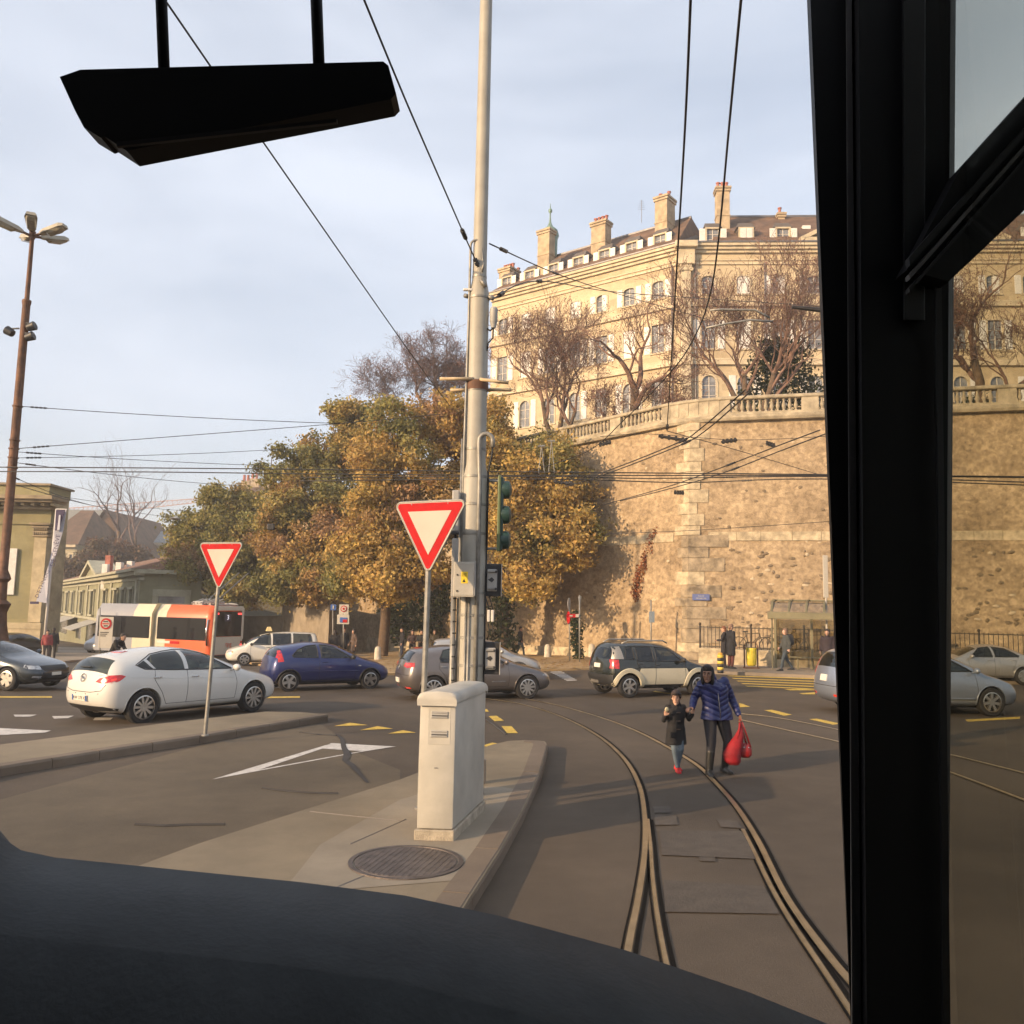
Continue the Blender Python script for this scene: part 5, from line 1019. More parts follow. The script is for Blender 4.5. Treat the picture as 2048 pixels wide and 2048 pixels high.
lettering('PLACE', .10, m_sw, Matrix.Rotation(math.atan2(dr.y, dr.x), 4, 'Z') @ frame((0, -.024, .05), (1, 0, 0), (0, 0, 1)), npl); lettering('DE NEUVE', .10, m_sw, Matrix.Rotation(math.atan2(dr.y, dr.x), 4, 'Z') @ frame((0, -.024, -.06), (1, 0, 0), (0, 0, 1)), npl)
# --- stone bollards
m_bol = mat('bollard_stone', (.50, .45, .36), .85, var=.2, scale=6, bump=.3)
bme = MB().lathe([(.20, 0), (.19, .1), (.165, .6), (.15, .68), (.09, .74), (0, .76)], 16).mesh('stone_bollard'); bme.materials.append(m_bol); shade(bme, 50)
for u, v, lab in ((755, 1322, 'white stone bollard before the forked tree trunk'), (1095, 1317, 'white stone bollard right of the bench'), (1183, 1317, 'white stone bollard left of the black and cream car'), (103, 1319, 'white stone bollard at the foot of the flag mast'), (91, 1317, 'white stone bollard half hidden behind the flag mast')):
    o = link('stone_bollard', bme, None, G(u, v)); tag(o, lab, 'bollard', 'stone bollards')
    if u < 200: o.scale = (1, 1, 1.15)
# --- striped bollard
b0 = G(1441, 1346, .12); q = thing('striped_bollard', 'black and yellow striped bollard in front of the standing couple', 'bollard', b0); h_ = at(1441, 1306, b0.y).z - b0.z
for i in range(6): MB().lathe([(.115, h_*.9*i/6), (.115, h_*.9*(i + 1)/6)], 16).build('stripe', mat('bollard_yellow', (.62, .45, .07), .6) if i % 2 else m_dk, q, smooth=True)
MB().lathe([(.115, h_*.9), (.08, h_*.93), (.09, h_), (0, h_ + .02)], 16).build('cap', mat('amber', (.6, .3, .03), .4), q, smooth=True)
# --- bench
b0 = G(1070, 1302); q = thing('park_bench', 'brown wooden park bench on the plaza by the wall', 'bench', b0, R(0)); m_bw = mat('bench_wood', (.20, .11, .06), .8, var=.25, scale=5)
for i in range(4): MB().rbox(-.95, .95, .02 + .02*i, .06 + .02*i, .50 + i*.11, .59 + i*.11, .01).build('back_slat', m_bw, q)
for i in range(4): MB().rbox(-.95, .95, -.42 + i*.11, -.33 + i*.11, .42, .46, .01).build('seat_slat', m_bw, q)
for x in (-.7, .7): MB().tube([(x, -.38, 0), (x, -.36, .42), (x, .03, .44), (x, .12, .95)], .03, 6).tube([(x, .1, 0), (x, .02, .44)], .03, 6).build('leg', m_dk, q)
# --- low wall and railing at the stop
fa = at(1398, 1300, 38.0); fb = at(2110, 1300, 33.0); fa.z = fb.z = .12; fd = (fb - fa).normalized(); FL = (fb - fa).length; fang = math.atan2(fd.y, fd.x)
lw = thing('low_wall', 'low stone wall of big blocks below the railing at the bus stop', 'wall', fa, fang); t = 0
while t < FL - .3:
    w = random.uniform(1.1, 1.7); MB().rbox(t + .008, min(t + w, FL) - .008, -.22, .22, -.05, .66 + random.uniform(-.01, .015), .03).build('block', m_quoin, lw); t += w
rl = thing('iron_railing', 'dark iron railing with upright bars on the low wall by the bus stop', 'railing', fa + Vector((0, 0, .66)), fang); m_if = mat('railing_iron', (.06, .05, .04), .6, .4)
MB().rbox(0, FL, -.02, .02, .90, .94, .006).build('top_rail', m_if, rl); MB().rbox(0, FL, -.02, .02, .06, .10, .006).build('bottom_rail', m_if, rl)
bar = MB().tube([(0, 0, 0), (0, 0, .98)], .016, 5).mesh('bar'); bar.materials.append(m_if); post = MB().lathe([(.045, 0), (.04, .9), (.06, .92), (.03, .98), (.06, 1.04), (.05, 1.10), (0, 1.12)], 8).mesh('post'); post.materials.append(m_if)
k = 0; t = .05
while t < FL:
    o = link('post' if k % 13 == 0 else 'bar', post if k % 13 == 0 else bar, rl, (t, 0, 0)); t += .168; k += 1
# --- bus shelter
sa = at(1548, 1300, 35.2); sb = at(1760, 1300, 33.6); sa.z = sb.z = .12; sd_ = (sb - sa).normalized(); SL = (sb - sa).length; sh_ = thing('bus_shelter', 'olive metal bus shelter with sloping glass roof and bench at the stop', 'bus shelter', sa, math.atan2(sd_.y, sd_.x))
m_ol = mat('olive_metal', (.16, .145, .085), .55, .3, var=.15, scale=3); m_sg = glassmat('shelter_glass', (.62, .60, .50), .12, .5); zr0, zr1 = 2.22, 2.78
for t in (0, SL*.36, SL*.64, SL): MB().rbox(t - .05, t + .05, .5, .6, 0, 2.3, .01).build('post', m_ol, sh_)
MB().tube([(.0, -.55, 0), (.0, -.55, 2.2)], .03, 8).build('front_post', m_ol, sh_)
MB().rbox(-.15, SL + .15, -.75, -.68, 2.02, 2.30, .02).build('fascia', m_ol, sh_); MB().rbox(-.15, SL + .15, .62, .70, 2.66, 2.82, .02).build('rear_beam', m_ol, sh_)
for i in range(7):
    t = SL*i/6; MB().prism([(t - .04, -.70, 2.28), (t + .04, -.70, 2.28), (t + .04, -.3, 2.66), (t + .04, .66, 2.78), (t - .04, .66, 2.78), (t - .04, -.3, 2.66)], (0, 0, .05)).build('rafter', m_ol, sh_)
    if i < 6:
        t2 = SL*(i + 1)/6; MB().add([(t + .05, -.69, 2.30), (t2 - .05, -.69, 2.30), (t2 - .05, -.3, 2.67), (t + .05, -.3, 2.67), (t2 - .05, .65, 2.79), (t + .05, .65, 2.79)], [(0, 1, 2, 3), (3, 2, 4, 5)]).build('roof_pane', m_sg, sh_)
MB().rbox(.05, SL*.36 - .06, .53, .56, .35, 2.0, .005).build('rear_pane', m_sg, sh_); MB().rbox(SL*.36 + .06, SL*.64 - .06, .53, .56, .35, 2.0, .005).build('rear_pane', m_sg, sh_); MB().rbox(SL*.64 + .06, SL - .06, .53, .56, .35, 2.0, .005).build('rear_pane', m_sg, sh_)
MB().rbox(.6, SL - .3, .1, .45, .46, .50, .01).build('seat', m_ol, sh_)
for t in (.9, SL*.5, SL - .6): MB().rbox(t - .03, t + .03, .25, .31, 0, .46, .01).build('seat_leg', m_ol, sh_)
o = MB().rbox(-.10, .10, -.03, .03, 2.9, 4.6, .02).tube([(0, 0, 0), (0, 0, 2.95)], .04, 8).build('stop_totem', m_sw, loc=Vector((at(1652, 1200, 34.2).x, 34.2, .12))); tag(o, 'tall white narrow bus stop totem at the tram pillar edge', 'stop sign')
# --- yellow litter bag on frame
b0 = G(1503, 1337, .12); q = thing('litter_stand', 'yellow bag hanging in a brown litter stand left of the shelter', 'litter bin', b0)
bag = MB(); rings = []
for z, w, d in ((.10, .13, .10), (.16, .19, .14), (.45, .21, .15), (.75, .20, .14), (.82, .22, .15)):
    rings.append([Vector((w*math.cos(a)*(1 + .08*math.sin(a*5 + z*9)), d*math.sin(a)*(1 + .1*math.sin(a*7)), z)) for a in [i*math.pi/10 for i in range(20)]])
bag.loft(rings); bag.build('bag', mat('yellow_plastic', (.62, .50, .05), .35, var=.15, scale=6, bump=.5, bscale=14), q, smooth=True)
for x in (-.27, .27): MB().tube([(x, .05, 0), (x, .05, .92)], .03, 6).build('post', m_rust, q)
MB().tube([(-.27, .05, .90), (-.2, .05, 1.02), (0, .05, 1.06), (.2, .05, 1.02), (.27, .05, .90)], .02, 6).build('hoop', m_rust, q); MB().rbox(-.3, .3, -.15, .2, 0, .05, .02).build('foot', m_rust, q)
# --- bicycles behind railing
def bicycle(label, u, vb, Y, yaw=0, s=1.0):
    p = at(u, vb, Y); q = thing('bicycle', label, 'bicycle', Vector((p.x, Y, .14)), yaw, group='bicycles parked at the railing'); m_ = m_if; q.location.z = .12
    for x in (-.52, .52):
        w = MB(); ring = [(x + .33*math.cos(a), 0, .35 + .33*math.sin(a)) for a in [i*math.pi/12 for i in range(24)]]; w.tube(ring, .018, 6, closed=True); wh = w.build('wheel', m_black, q, smooth=True); sp = MB()
        for i in range(10): a = i*math.pi/5; sp.tube([(x, 0, .35), (x + .32*math.cos(a), 0, .35 + .32*math.sin(a))], .003, 3)
        sp.build('spokes', m_galv, wh)
    f = MB(); bbk, st_, hd, sh2 = (-.08, 0, .30), (-.22, 0, .82), (.36, 0, .86), (.38, 0, .74)
    for a, b_ in ((bbk, st_), (st_, hd), (bbk, sh2), ((-.52, 0, .35), bbk), ((-.52, 0, .35), (-.2, 0, .75)), (hd, (.52, 0, .35))): f.tube([a, b_], .018, 6)
    f.build('frame', m_, q); MB().tube([(.34, 0, .84), (.33, 0, 1.0)], .014, 6).tube([(.30, -.27, 1.0), (.36, -.1, 1.02), (.36, .1, 1.02), (.30, .27, 1.0)], .013, 6).build('handlebar', m_, q); MB().rbox(-.36, -.12, -.07, .07, .88, .94, .03).tube([(-.22, 0, .8), (-.24, 0, .9)], .014, 6).build('saddle', m_black, q); MB().lathe([(0, -.01), (.09, -.01), (.09, .01), (0, .01)], 14, (0, 0, 0), Matrix.Translation((-.08, -.03, .30)) @ Matrix.Rotation(R(90), 4, 'X')).build('chainring', m_galv, q)
    return q
def onlow(u, label, yaw):
    d = ray(u, 1290); 
    lo, hi = 30.0, 40.0
    for _ in range(40):
        Y = (lo + hi)/2; x = d.x/d.y*Y; fy = fa.y + fd.y/fd.x*(x - fa.x)
        if Y < fy: lo = Y
        else: hi = Y
    q = bicycle(label, u, 1300, Y + .55, yaw); q.location.z = .62; return q
onlow(1502, 'bicycle with raised handlebar behind the yellow litter bag', fang); onlow(1560, 'bicycle at the railing under the left end of the shelter', fang + math.pi); onlow(1625, 'bicycle at the railing under the shelter beside the tram pillar', fang)
mbk = MB().box(0, FL, .24, 2.2, -.05, .60).build('bicycle_ledge', m_pave, loc=fa); mbk.rotation_euler = (0, 0, fang); struct(mbk)
# --- construction crane
c0 = at(120, 1036, 240); c1 = at(402, 1004, 235); cr = thing('tower_crane', 'distant orange tower crane jib over the old town roofs', 'crane', Vector((at(225, 1060, 238).x, 238, 10))); m_cr = mat('crane_orange', (.46, .24, .16), .6); lo_ = Vector(cr.location)
n = 30; j = MB(); d = (c1 - c0)
for i in range(n):
    a, b_ = c0 + d*i/n - lo_, c0 + d*(i + 1)/n - lo_; hgt = lerp(2.6, 1.0, i/n); u_ = Vector((0, 0, hgt)); j.tube([a, b_], .11, 4); j.tube([a + u_, b_ + u_], .11, 4); j.tube([a, b_ + u_], .06, 4); j.tube([a + u_, a], .06, 4)
j.build('jib', m_cr, cr); k = MB(); mast_top = at(225, 1030, 238) - lo_
for sx in (-.9, .9): k.tube([(sx, 0, -10), (sx, 0, mast_top.z)], .2, 4)
for i in range(16): z = lerp(-10, mast_top.z, i/16); k.tube([(-.9, 0, z), (.9, 0, z + (mast_top.z + 10)/16)], .1, 4)
k.build('mast', m_cr, cr)
# --- hanging street lamp over the road and black wire weight
p = at(350, 1037, 60); o = MB().lathe([(0, -.12), (.3, -.08), (.4, 0), (.26, .07), (.1, .10), (0, .16)], 14, (0, 0, 0)).build('hanging_lamp', m_lgrey, smooth=40, loc=p); tag(o, 'small grey street light hung on wires left of the low tree', 'street light')
p = at(542, 1054, 24); o = MB().rbox(-.10, .10, -.06, .06, -.09, .09, .02).build('wire_box', m_dk, loc=p); tag(o, 'small dark box hanging on a wire before the middle trees', 'wire box')
# ---------------------------------------------------------------- overhead wires
def wire(label, pts, r_=.012, ins=(), name='overhead_wire', grp='overhead wires'):
    P = [Vector(p) for p in pts]; t = thing(name, label, 'wire', P[0], group=grp); o0 = P[0]; Q = []
    for i in range(len(P) - 1):
        if len(P) == 2:
            n_ = 8; sag = (P[1] - P[0]).length*.006
            Q += [P[0].lerp(P[1], k/n_) - Vector((0, 0, sag*4*(k/n_)*(1 - k/n_))) - o0 for k in range(n_ + 1)]
        else:
            p0, p1, p2, p3 = P[max(i-1, 0)], P[i], P[i+1], P[min(i+2, len(P)-1)]
            for q in range(5): s_ = q/5; Q.append(.5*((2*p1) + (-p0 + p2)*s_ + (2*p0 - 5*p1 + 4*p2 - p3)*s_*s_ + (-p0 + 3*p1 - 3*p2 + p3)*s_**3) - o0)
    if len(P) > 2: Q.append(P[-1] - o0)
    MB().tube(Q, r_, 5).build('cable', m_wire, t, smooth=True)
    for f_, L_, rr in ins:
        k = f_*(len(Q) - 1); i = min(int(k), len(Q) - 2); c = Q[i].lerp(Q[i+1], k - i); d = (Q[i+1] - Q[i]).normalized(); b = MB()
        for q in range(4): b.tube([c + d*L_*(q/4), c + d*L_*(q/4 + .18)], rr, 6)
        b.build('insulator', m_dk, t)
    return t
Z = 5.8
wire('span wire running from the visor down to the ochre tree top', [at(330, 0, 7), at(440, 160, 8), at(527, 285, 9), at(825, 712, 16.5), at(900, 812, 22)], .010)
wire('span wire from above down to the pole clamp with insulators', [at(720, -20, 5.6), at(790, 150, 6.5), at(835, 256, 7.3), at(932, 478, 10), at(962, 545, 10.45)], .009, ins=((.72, .25, .028), (.86, .2, .03)))
wire('left of the two contact wires coming down over the tracks', [atz(1382, -20, Z), atz(1370, 256, Z), atz(1352, 560, Z), atz(1334, 862, Z)], .009, ins=((.97, .3, .03),))
wire('right curving contact wire following the track bend', [atz(1484, -20, Z), atz(1458, 256, Z), atz(1437, 480, Z), atz(1420, 590, Z), atz(1392, 668, Z), atz(1345, 740, Z), atz(1250, 838, Z), atz(1170, 905, Z), atz(1040, 948, Z)], .009)
wire('upper span wire from pole clamp to the right across the mansion', [Vector((pb_.x + .12, 10.45, T10(490) + .13)), at(1120, 550, 16), at(1250, 592, 22), at(1420, 640, 30)], .010, ins=((.06, .4, .03), (.3, .5, .025)))
wire('lower span wire from pole clamp towards the bare trees', [Vector((pb_.x + .18, 10.45, T10(600) + .13)), at(1080, 562, 14), at(1240, 585, 20), at(1480, 602, 28), at(1640, 612, 34)], .010, ins=((.05, .35, .035), (.24, .3, .03)))
for lab, pts in (('top one of the four long trolley wires across the square', [(-60, 934), (300, 936), (640, 939), (1085, 944), (1640, 949), (2100, 954)]), ('second of the four long trolley wires across the square', [(-60, 943), (300, 944), (640, 948), (1085, 951), (1640, 951), (2100, 956)]), ('third of the four long trolley wires across the square', [(600, 955), (1085, 953), (1300, 957), (1640, 953), (2100, 966)]), ('lowest of the four long trolley wires across the square', [(600, 962), (1085, 958), (1365, 965), (1640, 958), (2100, 972)])):
    wire(lab, [atz(*p, 6.0) for p in pts], .016, ins=((.36, .35, .02), (.62, .3, .025)))
for lab, pts in (('upper wire of the trolley pair falling left from the tram pillar', [(1640, 860), (1560, 890), (1430, 940), (1330, 975), (1205, 1010)]), ('lower wire of the trolley pair falling left from the tram pillar', [(1650, 868), (1560, 902), (1440, 948), (1330, 980), (1240, 1002)]), ('upper wire of the steep trolley pair below the balustrade', [(1490, 780), (1400, 858), (1350, 888), (1205, 945), (1120, 968)]), ('lower wire of the steep trolley pair below the balustrade', [(1500, 784), (1410, 862), (1356, 892), (1215, 947), (1130, 974)])):
    wire(lab, [atz(*p, 6.1) for p in pts], .014, ins=((.42, .5, .03),))
for lab, pts, r_ in (('thin wire crossing the wall from the contact wire end to the right', [at(1334, 862, 16.2), at(1480, 902, 20), at(1660, 956, 24)], .008), ('thin wire low across the middle of the retaining wall', [at(1215, 1068, 30), at(1400, 1060, 28), at(1660, 1043, 26)], .010), ('thin wire joining the shadow of the golden tree to the right insulators', [at(1200, 873, 20), at(1300, 868, 20), at(1480, 880, 20), at(1660, 872, 20)], .007),
                     ('top span wire from the brown lamp post to the ochre tree', [at(33, 812, 27), at(680, 847, 30)], .012), ('span wire rising from the brown lamp post to the ochre tree', [at(24, 898, 27), at(680, 847, 30), at(885, 828, 33)], .012), ('upper of two crossing thin wires from the brown lamp post', [at(24, 903, 27), at(570, 932, 36)], .011), ('lower of two crossing thin wires from the brown lamp post', [at(24, 916, 27), at(570, 898, 36)], .011),
                     ('falling wire from the lamp post over the crane', [at(22, 924, 27), at(490, 972, 44)], .012), ('steep falling wire from the lamp post to the wire node', [at(20, 951, 27), at(195, 1013, 44)], .012), ('wire from the museum cornice past the node to the hanging light', [at(18, 966, 27), at(195, 1013, 44), at(350, 1036, 60)], .014), ('lowest wire crossing the left sky above the old town', [at(90, 988, 40), at(380, 1022, 60)], .012)):
    wire(lab, pts, r_, ins=((.04, .5, .03),) if 'lamp post' in lab else ())
# curved arms and section insulators hung in the wire field
for i, (u, v, u1, v1, Y, lab) in enumerate(((1317, 872, 1373, 881, 19, 'long dark section insulator just left of the pale wall corner'), (1443, 884, 1474, 880, 20, 'dark section insulator over the middle of the wall'), (1532, 886, 1550, 892, 20, 'small dark insulator near the tram pillar'), (1348, 985, 1368, 986, 23, 'small dark insulator below the trolley wires at the wall corner'), (1107, 963, 1148, 969, 22, 'bright section insulator before the golden tree'), (1198, 890, 1222, 884, 20, 'wire splice left of the wall corner'))):
    a, b_ = at(u, v, Y), at(u1, v1, Y); q = thing('section_insulator', lab, 'insulator', a, group='insulators in the wires'); b = MB(); b.tube([(0, 0, 0), (b_ - a)], .035, 6)
    for k in range(4): c = (b_ - a)*(k + .5)/4; b.tube([c - Vector((0, 0, .05)), c + Vector((0, 0, .06))], .03, 6)
    b.build('body', m_wire, q)
for i, (uu, vv, lab) in enumerate((((1420, 1440, 1510, 1540), (621, 619, 620, 636), 'upper curved grey registration arm before the bare trees'), ((1412, 1450, 1500, 1545), (656, 648, 640, 643), 'lower curved grey registration arm before the bare trees'))):
    P = [at(u, v, 22) for u, v in zip(uu, vv)]; q = thing('registration_arm', lab, 'wire arm', P[0], group='registration arms'); MB().tube([p - P[0] for p in P], .03, 6).build('arm', m_galv, q, smooth=True)
a = at(1584, 614, 22); q = thing('wire_hanger', 'thick dark hanger at the tram pillar edge before the bare tree', 'insulator', a, group='insulators in the wires'); MB().tube([(0, 0, 0), at(1640, 620, 22) - a], [.05, .07], 6).build('body', m_wire, q)
for u, v, Y, lab in ((1083, 892, 24, 'left wire hanger over the trolley wires'), (1103, 882, 24, 'right wire hanger over the trolley wires')):
    a = at(u, v, Y); q = thing('wire_hanger', lab, 'insulator', a, group='insulators in the wires'); b = MB(); b.tube([at(u - 7, v, Y) - a, at(u + 7, v, Y) - a], .03, 5)
    for du in (-6, 6): b.tube([(0, 0, 0), at(u + du, 946, Y) - a], .012, 4)
    b.build('body', m_galv, q)
# ---------------------------------------------------------------- cars
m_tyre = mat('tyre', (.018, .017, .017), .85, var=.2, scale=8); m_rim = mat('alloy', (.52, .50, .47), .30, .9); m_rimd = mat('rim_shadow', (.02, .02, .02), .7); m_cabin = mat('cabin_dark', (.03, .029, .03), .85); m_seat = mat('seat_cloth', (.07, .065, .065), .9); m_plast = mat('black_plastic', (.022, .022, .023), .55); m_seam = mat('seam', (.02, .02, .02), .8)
m_tail = mat('tail_red', (.45, .012, .01), .15, coat=.8, var=.4, scale=14); m_tail2 = mat('tail_bright', (.80, .05, .03), .2, coat=.8); m_head = mat('headlamp', (.45, .46, .47), .12, .3, var=.5, scale=18); m_plate = mat('plate_white', (.66, .63, .56), .5); m_amber = mat('indicator', (.75, .22, .02), .25); m_chrome = mat('chrome', (.62, .61, .58), .15, 1.0)
m_cglass = glassmat('car_glass', (.30, .34, .33), .07, .75)
def paint(name, c, metal=0.0, rough=.28, coat=.7): return mat(name, c, rough, metal, coat=coat, var=.04, scale=1.2)
def ev_mesh(o):
    dg = bpy.context.evaluated_depsgraph_get(); dg.update(); return bpy.data.meshes.new_from_object(o.evaluated_get(dg))
def boolean(me, cut, op, selfi=False):
    a = bpy.data.objects.new('a', me); b = bpy.data.objects.new('b', cut); COL.objects.link(a); COL.objects.link(b)
    md = a.modifiers.new('b', 'BOOLEAN'); md.operation = op; md.object = b; md.solver = 'EXACT'; md.use_self = selfi
    try: md.material_mode = 'INDEX'
    except Exception: pass
    r = ev_mesh(a); bpy.data.objects.remove(a); bpy.data.objects.remove(b); return r
def wheel_meshes(r, style):
    key = ('w', round(r, 3), style)
    if key in _W: return _W[key]
    ty = MB(); w = .105; Rx = Matrix.Rotation(R(90), 4, 'X'); ri = r*.68
    ty.lathe([(ri, -w), (r*.90, -w), (r*.985, -w*.8), (r, -w*.5), (r, w*.5), (r*.985, w*.8), (r*.90, w), (ri, w)], 32, (0, 0, 0), Rx, False); tm = ty.mesh('tyre'); tm.materials.append(m_tyre); shade(tm, 35)
    rm = MB(); rm.lathe([(ri + .004, -w*.8), (ri + .004, w + .004), (ri - .018, w + .010), (ri - .03, w - .03), (ri - .035, -w*.5)], 32, (0, 0, 0), Rx, False)
    rm.lathe([(0, w - .004), (r*.12, w - .002), (r*.14, w - .02)], 16, (0, 0, 0), Rx, False)
    n = {'multi': 10, 'five': 5, 'six': 6, 'fat': 5, 'seven': 7}[style]; hw0, hw1 = {'multi': (.020, .026), 'five': (.034, .040), 'six': (.03, .036), 'fat': (.055, .075), 'seven': (.026, .032)}[style]
    for i in range(n):
        T = Matrix.Rotation(2*math.pi*i/n + .3, 4, 'Y')
        q = [(-hw0, r*.10), (hw0, r*.10), (hw1, ri - .012), (-hw1, ri - .012)]
        for s_ in (1, -1): pass
        rm.loft([[T @ Vector((x, -(w - .004), z)) for x, z in q], [T @ Vector((x*1.25, -(w - .05), z)) for x, z in q]]); rm.loft([[T @ Vector((x, (w - .004), z)) for x, z in q], [T @ Vector((x*1.25, (w - .05), z)) for x, z in q]])
    rm.lathe([(0, -w + .004), (r*.12, -w + .002), (r*.14, -w + .02)], 16, (0, 0, 0), Rx, False)
    rm.lathe([(ri - .018, -w - .010), (ri + .004, -w - .004), (ri + .004, -w*.8)], 32, (0, 0, 0), Rx, False)
    m1 = rm.mesh('rim'); m1.materials.append(m_rim); shade(m1, 30)
    dk = MB().lathe([(0, -w*.45), (ri, -w*.45), (ri, w*.45), (0, w*.45)], 24, (0, 0, 0), Rx).mesh('rim_shade_disc'); dk.materials.append(m_rimd); _W[key] = (tm, m1, dk); return _W[key]  # near-black disc filling the rim: painted shade between the spokes
class Car:
    def __init__(s, name, label, d, pos, heading, pm, cat='car'):
        s.d = d; L_, W_, H_ = d['L'], d['W']/2, d['H']; s.L, s.hw, s.H = L_, W_, H_
        s.root = thing(name, label, cat, pos, math.atan2(-heading.y, -heading.x)); s.pm = pm
        zs = d.get('zs', .20); zh, zb, zb2, zn = d['zh'], d['zb'], d['zb2'], d['zn']; xc, xr, xe = d['xc'], d['xr'], d['xe']; ru = d.get('ru', .69)*W_; xf, xR = d['xf'], d['xR']
        zr0, zr1 = d.get('zr0', H_ - .06), d.get('zr1', H_ - .12); tb_ = d.get('tail', 1.0); xm = (xr + xe)/2; zt = d.get('zt', zb2 + .02)
        def st(x, z4, p5, p6, f=1.0, z1=zs, x4=None): return [(x, 0, z1), (x, W_*.90*f, z1), (x, W_*.985*f, z1 + .16), (x, W_*f, lerp(z1, z4, .62)), (x4 if x4 is not None else x, W_*.965*f, z4), p5, p6]
        S = [[(.16, 0, zs + .02), (.20, W_*.66, zs + .02), (.07, W_*.78, zs + .15), (.05, W_*.79, lerp(zs, zn, .62)), (.13, W_*.74, zn - .05), (.22, W_*.66, zn), (.10, 0, zn + .01)],
             st(xf*.55, lerp(zn, zh, .45) - .08, (xf*.58, W_*.80, lerp(zn, zh, .45)), (xf*.5, 0, lerp(zn, zh, .45) + .03), .955),
             st(xf + .1, lerp(zn, zh, .8) - .07, (xf + .12, W_*.84, lerp(zn, zh, .8)), (xf + .05, 0, lerp(zn, zh, .8) + .03)),
             st(xc + .12, zb - .03, (xc + .10, W_*.84, zh), (xc - .08, 0, zh + .03)),
             st(xr, zb, (xr + .06, ru, zr0 - .06), (xr - .02, 0, zr0)),
             st(xm, lerp(zb, zb2, .5), (xm, ru*1.02, H_ - .065), (xm, 0, H_)),
             st(xe - .45, zb2, (xe - .5, ru, lerp(H_, zr1, .55) - .065), (xe - .5, 0, lerp(H_, zr1, .5))),
             st(max(xe - .05, xR + .18), zb2 + .01, (xe - .16, ru*.97, zr1 - .055), (xe - .14, 0, zr1 + .015), .985)]
        if d.get('sedan'):
            S.append(st(xe + .25, zt - .06, (xe + .32, W_*.78, zt), (xe + .38, 0, zt + .03), .975)); S.append([(L_ - .16, 0, zs + .05), (L_ - .18, W_*.74, zs + .05), (L_ - .03, W_*.86, zs + .2), (L_ - .01, W_*.87, zt - .34), (L_ - .05, W_*.84, zt - .08), (L_ - .12, W_*.72, zt - .01), (L_ - .06, 0, zt + .02)]); C4 = (L_ + .0, 0, zt - .08); C3 = (L_ + .05, 0, zt - .34)
        else:
            S.append([(L_ - .18, 0, zs + .04), (L_ - .2, W_*.76, zs + .04), (L_ - .03, W_*.86, zs + .20), (L_ - .02, W_*.88, lerp(zs, zb2, .52)), (L_ - d.get('tuck', .13), W_*.84, zt), (xe + d.get('slope', .06) - .03, ru*.94, zr1 - .09), (xe + d.get('slope', .06), 0, zr1 - .03)]); C4 = (L_ - d.get('tuck', .13) + .07, 0, zt); C3 = (L_ + .03, 0, lerp(zs, zb2, .52))
        bm = bmesh.new(); V = []
        for sec in S:
            row = {}
            for j, p in enumerate(sec):
                if j in (0, 6): row[j, 1] = row[j, -1] = bm.verts.new(p)
                else:
                    for sg_ in (1, -1): row[j, sg_] = bm.verts.new((p[0], p[1]*sg_, p[2]))
            V.append(row)
        for a, b_ in zip(V, V[1:]):
            for j in range(6):
                bm.faces.new((a[j, 1], a[j+1, 1], b_[j+1, 1], b_[j, 1])); bm.faces.new((b_[j, -1], b_[j+1, -1], a[j+1, -1], a[j, -1]))
        for end, row, cs in ((0, V[0], [(.02, 0, zs + .15), (.0, 0, lerp(zs, zn, .62)), (.06, 0, zn - .05)]), (1, V[-1], [(L_ + .02, 0, zs + .20), C3, C4])):
            C = {1: row[0, 1], 5: row[6, 1]}
            for j, c in zip((2, 3, 4), cs): C[j] = bm.verts.new(c)
            for j in range(1, 5):
                for sg_ in (1, -1):
                    f = [row[j, sg_], row[j+1, sg_], C[j+1], C[j]]
                    bm.faces.new(f if (sg_ > 0) == (end == 1) else f[::-1])
        bmesh.ops.recalc_face_normals(bm, faces=bm.faces[:]); me = bpy.data.meshes.new('cage'); bm.to_mesh(me); bm.free()
        o = bpy.data.objects.new('cage', me); COL.objects.link(o); md = o.modifiers.new('s', 'SUBSURF'); md.levels = md.render_levels = d.get('sub', 3); body = ev_mesh(o); bpy.data.objects.remove(o)
        bm = bmesh.new(); bm.from_mesh(body); s.bvh = BVHTree.FromBMesh(bm); bm.free()
        # window openings
        cut = MB()
        for poly in d['side']: cut.prism([(x, -1.5, z) for x, z in poly], (0, 3, 0))
        def screen(x0, z0, x1, z1, w0, w1, dirx):
            a, b_ = Vector((x0, 0, z0)), Vector((x1, 0, z1)); t = (b_ - a).normalized(); n = Vector((-t.z, 0, t.x)); n = n if n.x*dirx > 0 else -n
            return [a + Vector((0, -w0, 0)) + n*.35, a + Vector((0, w0, 0)) + n*.35, b_ + Vector((0, w1, 0)) + n*.35, b_ + Vector((0, -w1, 0)) + n*.35], -n*.75
        ws = d.get('ws', ((xc + .10, zh + .05), (xr - .05, zr0 - .05))); cut.prism(*screen(*ws[0], *ws[1], W_*.74, ru*.86, -1))
        rw_ = d.get('rw')
        if rw_: cut.prism(*screen(*rw_[0], *rw_[1], rw_[2], rw_[3], 1))
        cm = cut.mesh('cut'); bmx = bmesh.new(); bmx.from_mesh(cm); bmesh.ops.recalc_face_normals(bmx, faces=bmx.faces[:]); bmx.to_mesh(cm); bmx.free()
        body.materials.clear(); body.materials.append(pm); cm.materials.append(m_cabin); body.polygons.foreach_set('material_index', [0]*len(body.polygons))
        for p in cm.polygons: p.material_index = 0
        body.materials.append(m_cabin); cm.materials.clear(); cm.materials.append(pm); cm.materials.append(m_cabin)
        for p in cm.polygons: p.material_index = 1
        gl = boolean(body.copy(), cm.copy(), 'INTERSECT', True); bd = boolean(body, cm, 'DIFFERENCE', True)
        arch = MB(); ra = d['r'] + .055
